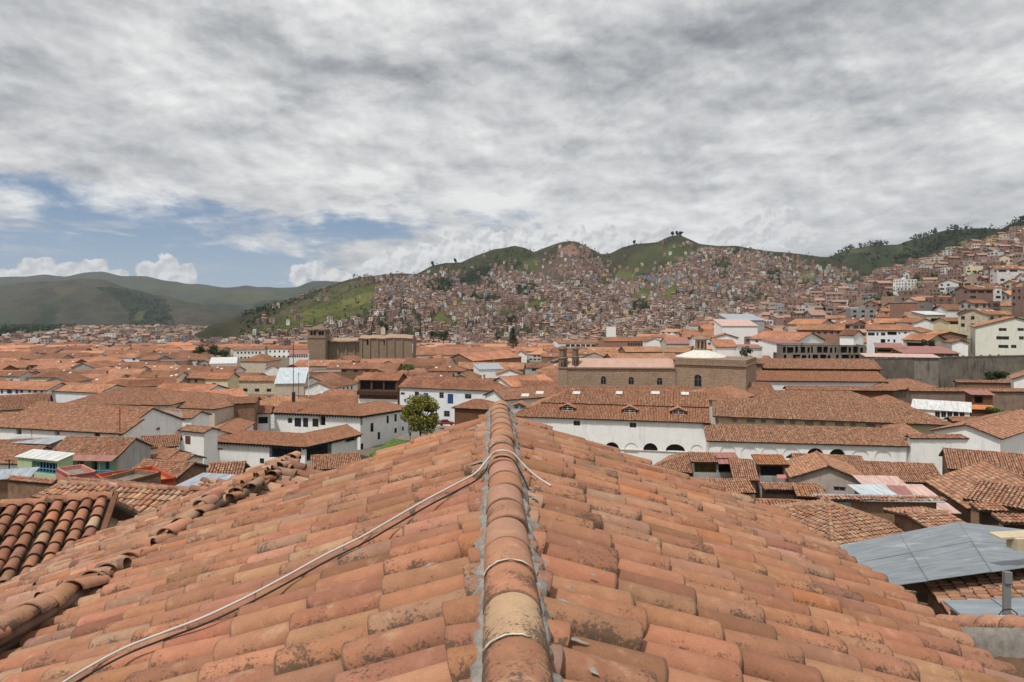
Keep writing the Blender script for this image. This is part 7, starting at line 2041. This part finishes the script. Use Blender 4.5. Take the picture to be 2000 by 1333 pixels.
CAND.sort(key=lambda c: -c['size'])
vis = [c for c in CAND if c['size'] > 0]
N_IND = 300 - sum(1 for o in bpy.data.objects if o.parent is None and o.name.split('.')[0] == 'house')
print('individual', N_IND)
LAND = [('the bell tower', 618, 665), ('the yellow house', 265, 752), ('the stone church', 1270, 735), ('the wooden balcony house', 738, 742), ('the brown barn', 970, 690), ('the white warehouse', 1445, 637),
        ('the cream apartment block', 1960, 650), ('the half-built block', 1608, 688), ('the twin brick towers', 1776, 605), ('the white arcaded building', 490, 690), ('the red walled house', 570, 722), ('the pointed conifer', 1002, 660),
        ('the red-roofed apartments', 1735, 650), ('the dark tree clump', 405, 692), ('the dark brick gable', 336, 700), ('the courtyard house', 560, 800), ('the clerestory hall', 145, 800), ('the blue-door house', 30, 760), ('the retaining wall', 1860, 720), ('the thick cypress', 114, 658), ('the church dome', 1369, 690), ('the striped sheet roof', 565, 740)]
ORD = ['nearest', 'second nearest', 'third nearest', 'fourth nearest', 'fifth nearest', 'sixth nearest', 'seventh nearest', 'eighth nearest', 'ninth nearest', 'tenth nearest', 'eleventh nearest', 'twelfth nearest', 'thirteenth nearest', 'fourteenth nearest', 'fifteenth nearest', 'sixteenth nearest', 'seventeenth nearest', 'eighteenth nearest', 'nineteenth nearest', 'twentieth nearest'] 
ind = CAND[:N_IND]; rest = CAND[N_IND:]
groups = {}
for cd in ind:
    best = min(LAND, key=lambda l: math.hypot(cd['px'] - l[1], (cd['py'] - l[2]) * 2.2))
    dx_, dy_ = cd['px'] - best[1], (cd['py'] - best[2]) * 2.2
    rel = ('right of ' if dx_ > 0 else 'left of ') if abs(dx_) > abs(dy_) else ('below ' if dy_ > 0 else 'above ')
    tone = 'dark' if sum(cd['rc']) < .50 else ('pale' if sum(cd['rc']) > .75 else 'terracotta')
    if cd['style'] == 'town' or cd['rk'] != 'flat':
        des = f"{'long' if cd['L'] > 20 else 'short'} {cd['wall'][0]} house with {tone} {'hipped' if cd['rk'] == 'hip' else 'gabled'} roof"
    else:
        des = f"{['', 'one', 'two', 'three', 'four', 'five'][cd['st']]}-storey {cd['wall'][0]} house with flat roof"
    cd['des'] = des; cd['rel'] = rel + best[0]; cd['dist'] = math.hypot(dx_, dy_)
    groups.setdefault((des, cd['rel']), []).append(cd)
for (des, rel), lst in groups.items():
    lst.sort(key=lambda c: c['dist'])
    for i, cd in enumerate(lst):
        cd['label'] = f'{des}, {rel}' if len(lst) == 1 else f'{des}, {ORD[min(i, 19)]} {rel}'
RM = [M_ROOF, M_ROOFB, M_ROOFO, M_ROOFD]
nwin = 0
def aerial(cd, i):
    t_ = cd['c'] + cd['u'] * cd['L'] * .2; z_ = cd['zc'] + cd['h'] + (cd['W'] * .15 if cd['rk'] != 'flat' else 0)
    mb = MB(); h_ = RNG.uniform(2.5, 5.5); r_ = .025 + cd['c'][1] * .00016
    a = P3_(t_, z_ - .3); b = P3_(t_, z_ + h_); mb.tube([a, b], r_, 5)
    for k in range(3): mb.tube([b + np.array([-.6 + .1 * k, 0, -.15 - .35 * k]), b + np.array([.6 - .1 * k, 0, -.15 - .35 * k])], r_ * .6, 4)
    tag(mb.build('aerial', None, M_IRON), 'thin rooftop aerial on the ' + cd['label'], 'aerial', 'rooftop aerials')
def tank(cd):
    t_ = cd['c'] + cd['u'] * cd['L'] * .25; z_ = cd['zc'] + cd['h']
    root = empty('water_tank', P3_(t_, z_), 'water tank on the ' + cd['label'], 'water tank', 'rooftop water tanks')
    mb = MB(); mb.lathe(P3_(t_, z_ + .5), [(0, 0), (.62, .02), (.66, .3), (.62, .6), (.66, .9), (.6, 1.15), (.25, 1.4), (.2, 1.5), (0, 1.5)], 14); mb.build('barrel', root, M_FRAMEW if RNG.random() < .5 else M_IRON, True)
    mb = MB()
    for sx_ in (-.45, .45):
        for sy_ in (-.45, .45): mb.box(P3_(t_, z_) + np.array([sx_ - .05, sy_ - .05, 0]), (.1, 0, 0), (0, .1, 0), (0, 0, .52))
    mb.build('stand', root, M_FRAMEG)
short = [c for c in ind if len(c['label'].split()) <= 10]
for i_, cd in enumerate(short[5:75:4]): aerial(cd, i_)
for cd in [c for c in ind if c['rk'] == 'flat' and len(c['label'].split()) <= 11][:14]: tank(cd)
for cd in ind:
    root = empty('house', (cd['c'][0], cd['c'][1], cd['z0']), cd['label'], 'house', 'tiled houses of the old town' if cd['style'] == 'town' else 'houses on the right-hand slope')
    mw, mr, wn_ = MB(), MB(), []
    shell(cd, mw, mr, wn_)
    mw.build('wall', root, M_TINT)
    if cd['rk'] == 'flat': mr.build('roof', root, M_TINT)
    else: mr.build('roof', root, RM[RNG.choice(4, p=[.4, .27, .23, .1])])
    keepw = wn_[:10]
    if cd['rk'] != 'flat':
        v_ = np.array([-cd['u'][1], cd['u'][0]]); s_ = -1 if v_[1] > 0 else 1
        if abs(cd['u'][0]) > .5:
            for _k in range(RNG.choice([0, 0, 1, 2, 3])):
                f_ = RNG.uniform(-.42, .42); g_ = RNG.uniform(.15, .75)
                zt2 = cd['zc'] + cd['h'] - .45 * .38 + .1
                p_ = cd['c'] + cd['u'] * cd['L'] * f_ + v_ * s_ * (cd['W'] / 2 + .45) * (1 - g_)
                zz2 = zt2 + (cd['W'] / 2 + .45) * .38 * g_ + .04
                sk = MB(); sk.box(P3_(p_, zz2), P3_(cd['u'] * RNG.uniform(.7, 1.3), 0), P3_(-v_ * s_ * 1.1, 1.1 * .38), np.array([0, 0, .06])); sk.build('skylight', root, M_TINW)
        if RNG.random() < .3:
            ch = MB(); p_ = cd['c'] + cd['u'] * cd['L'] * RNG.uniform(-.3, .3)
            ch.box(P3_(p_, cd['zc'] + cd['h'] + cd['W'] * .12), (.7, 0, 0), (0, .7, 0), (0, 0, cd['W'] * .08 + 1.2)); ch.box(P3_(p_ - .1, cd['zc'] + cd['h'] + cd['W'] * .2 + 1.2), (.9, 0, 0), (0, .9, 0), (0, 0, .15)); ch.build('chimney', root, M_ADOBE)
    for (o_, d_, n_, h_) in keepw:
        w = MB(); w.box(o_ - n_ * .15, d_, n_ * .17, (0, 0, h_), m=0)
        w.add([o_ + d_ * .0 + n_ * .024, o_ + d_ + n_ * .024, o_ + d_ + n_ * .024 + np.array([0, 0, h_]), o_ + n_ * .024 + np.array([0, 0, h_])], quads=[[0, 1, 2, 3]], m=0)
        fl_ = .09
        for (p_, e1, e2) in ((o_, d_, np.array([0, 0, fl_])), (o_ + np.array([0, 0, h_ - fl_]), d_, np.array([0, 0, fl_]))): w.box(p_ + n_ * .0, e1, n_ * .06, e2, m=1)
        w.build('window', root, [M_GLASS, M_FRAMEG]); nwin += 1
print('windows', nwin)
mbw, mbr, wn_ = MB(), MB(), []
for cd in rest: shell(cd, mbw, mbr, wn_)
ww = MB()
O_ = np.array([w[0] + w[2] * .12 for w in wn_]); D_ = np.array([w[1] for w in wn_]); Hh = np.array([[0, 0, w[3]] for w in wn_])
v = np.stack([O_, O_ + D_, O_ + D_ + Hh, O_ + Hh], 1).reshape(-1, 3)
allm = MB()
M_FARWIN = plain('dull_window', (.07, .06, .06), var=.2)
for src, mi in ((mbw, 0), (mbr, 0)):
    off = allm.n
    allm.v += src.v; allm.uv += src.uv; allm.tint += src.tint
    allm.q += [(f + off, mi) for f, m in src.q]; allm.t += [(f + off, mi) for f, m in src.t]; allm.g += [([i + off for i in g], mi) for g, m in src.g]
    allm.n += src.n
allm.add(v, quads=np.arange(len(v)).reshape(-1, 4), m=1)
tag(allm.build('distant_houses', None, [M_TINT, M_FARWIN]), 'thousands of small brick houses covering the far hills and valley', 'houses', kind='stuff')

# ------------------------------------------------------------------ air
hz = MB(); hz.box((-9000, -1500, -140), (18000, 0, 0), (0, 17500, 0), (0, 0, 1200))
m = bpy.data.materials.new('air'); m.use_nodes = True
m.node_tree.nodes.clear()
o_ = m.node_tree.nodes.new('ShaderNodeOutputMaterial'); pv = m.node_tree.nodes.new('ShaderNodeVolumePrincipled')
pv.inputs['Color'].default_value = (.78, .86, .96, 1); pv.inputs['Density'].default_value = 3.4e-5; pv.inputs['Anisotropy'].default_value = .25
m.node_tree.links.new(pv.outputs[0], o_.inputs['Volume'])
tag(hz.build('haze', None, m), 'thin bluish haze over the valley', 'haze', kind='stuff')
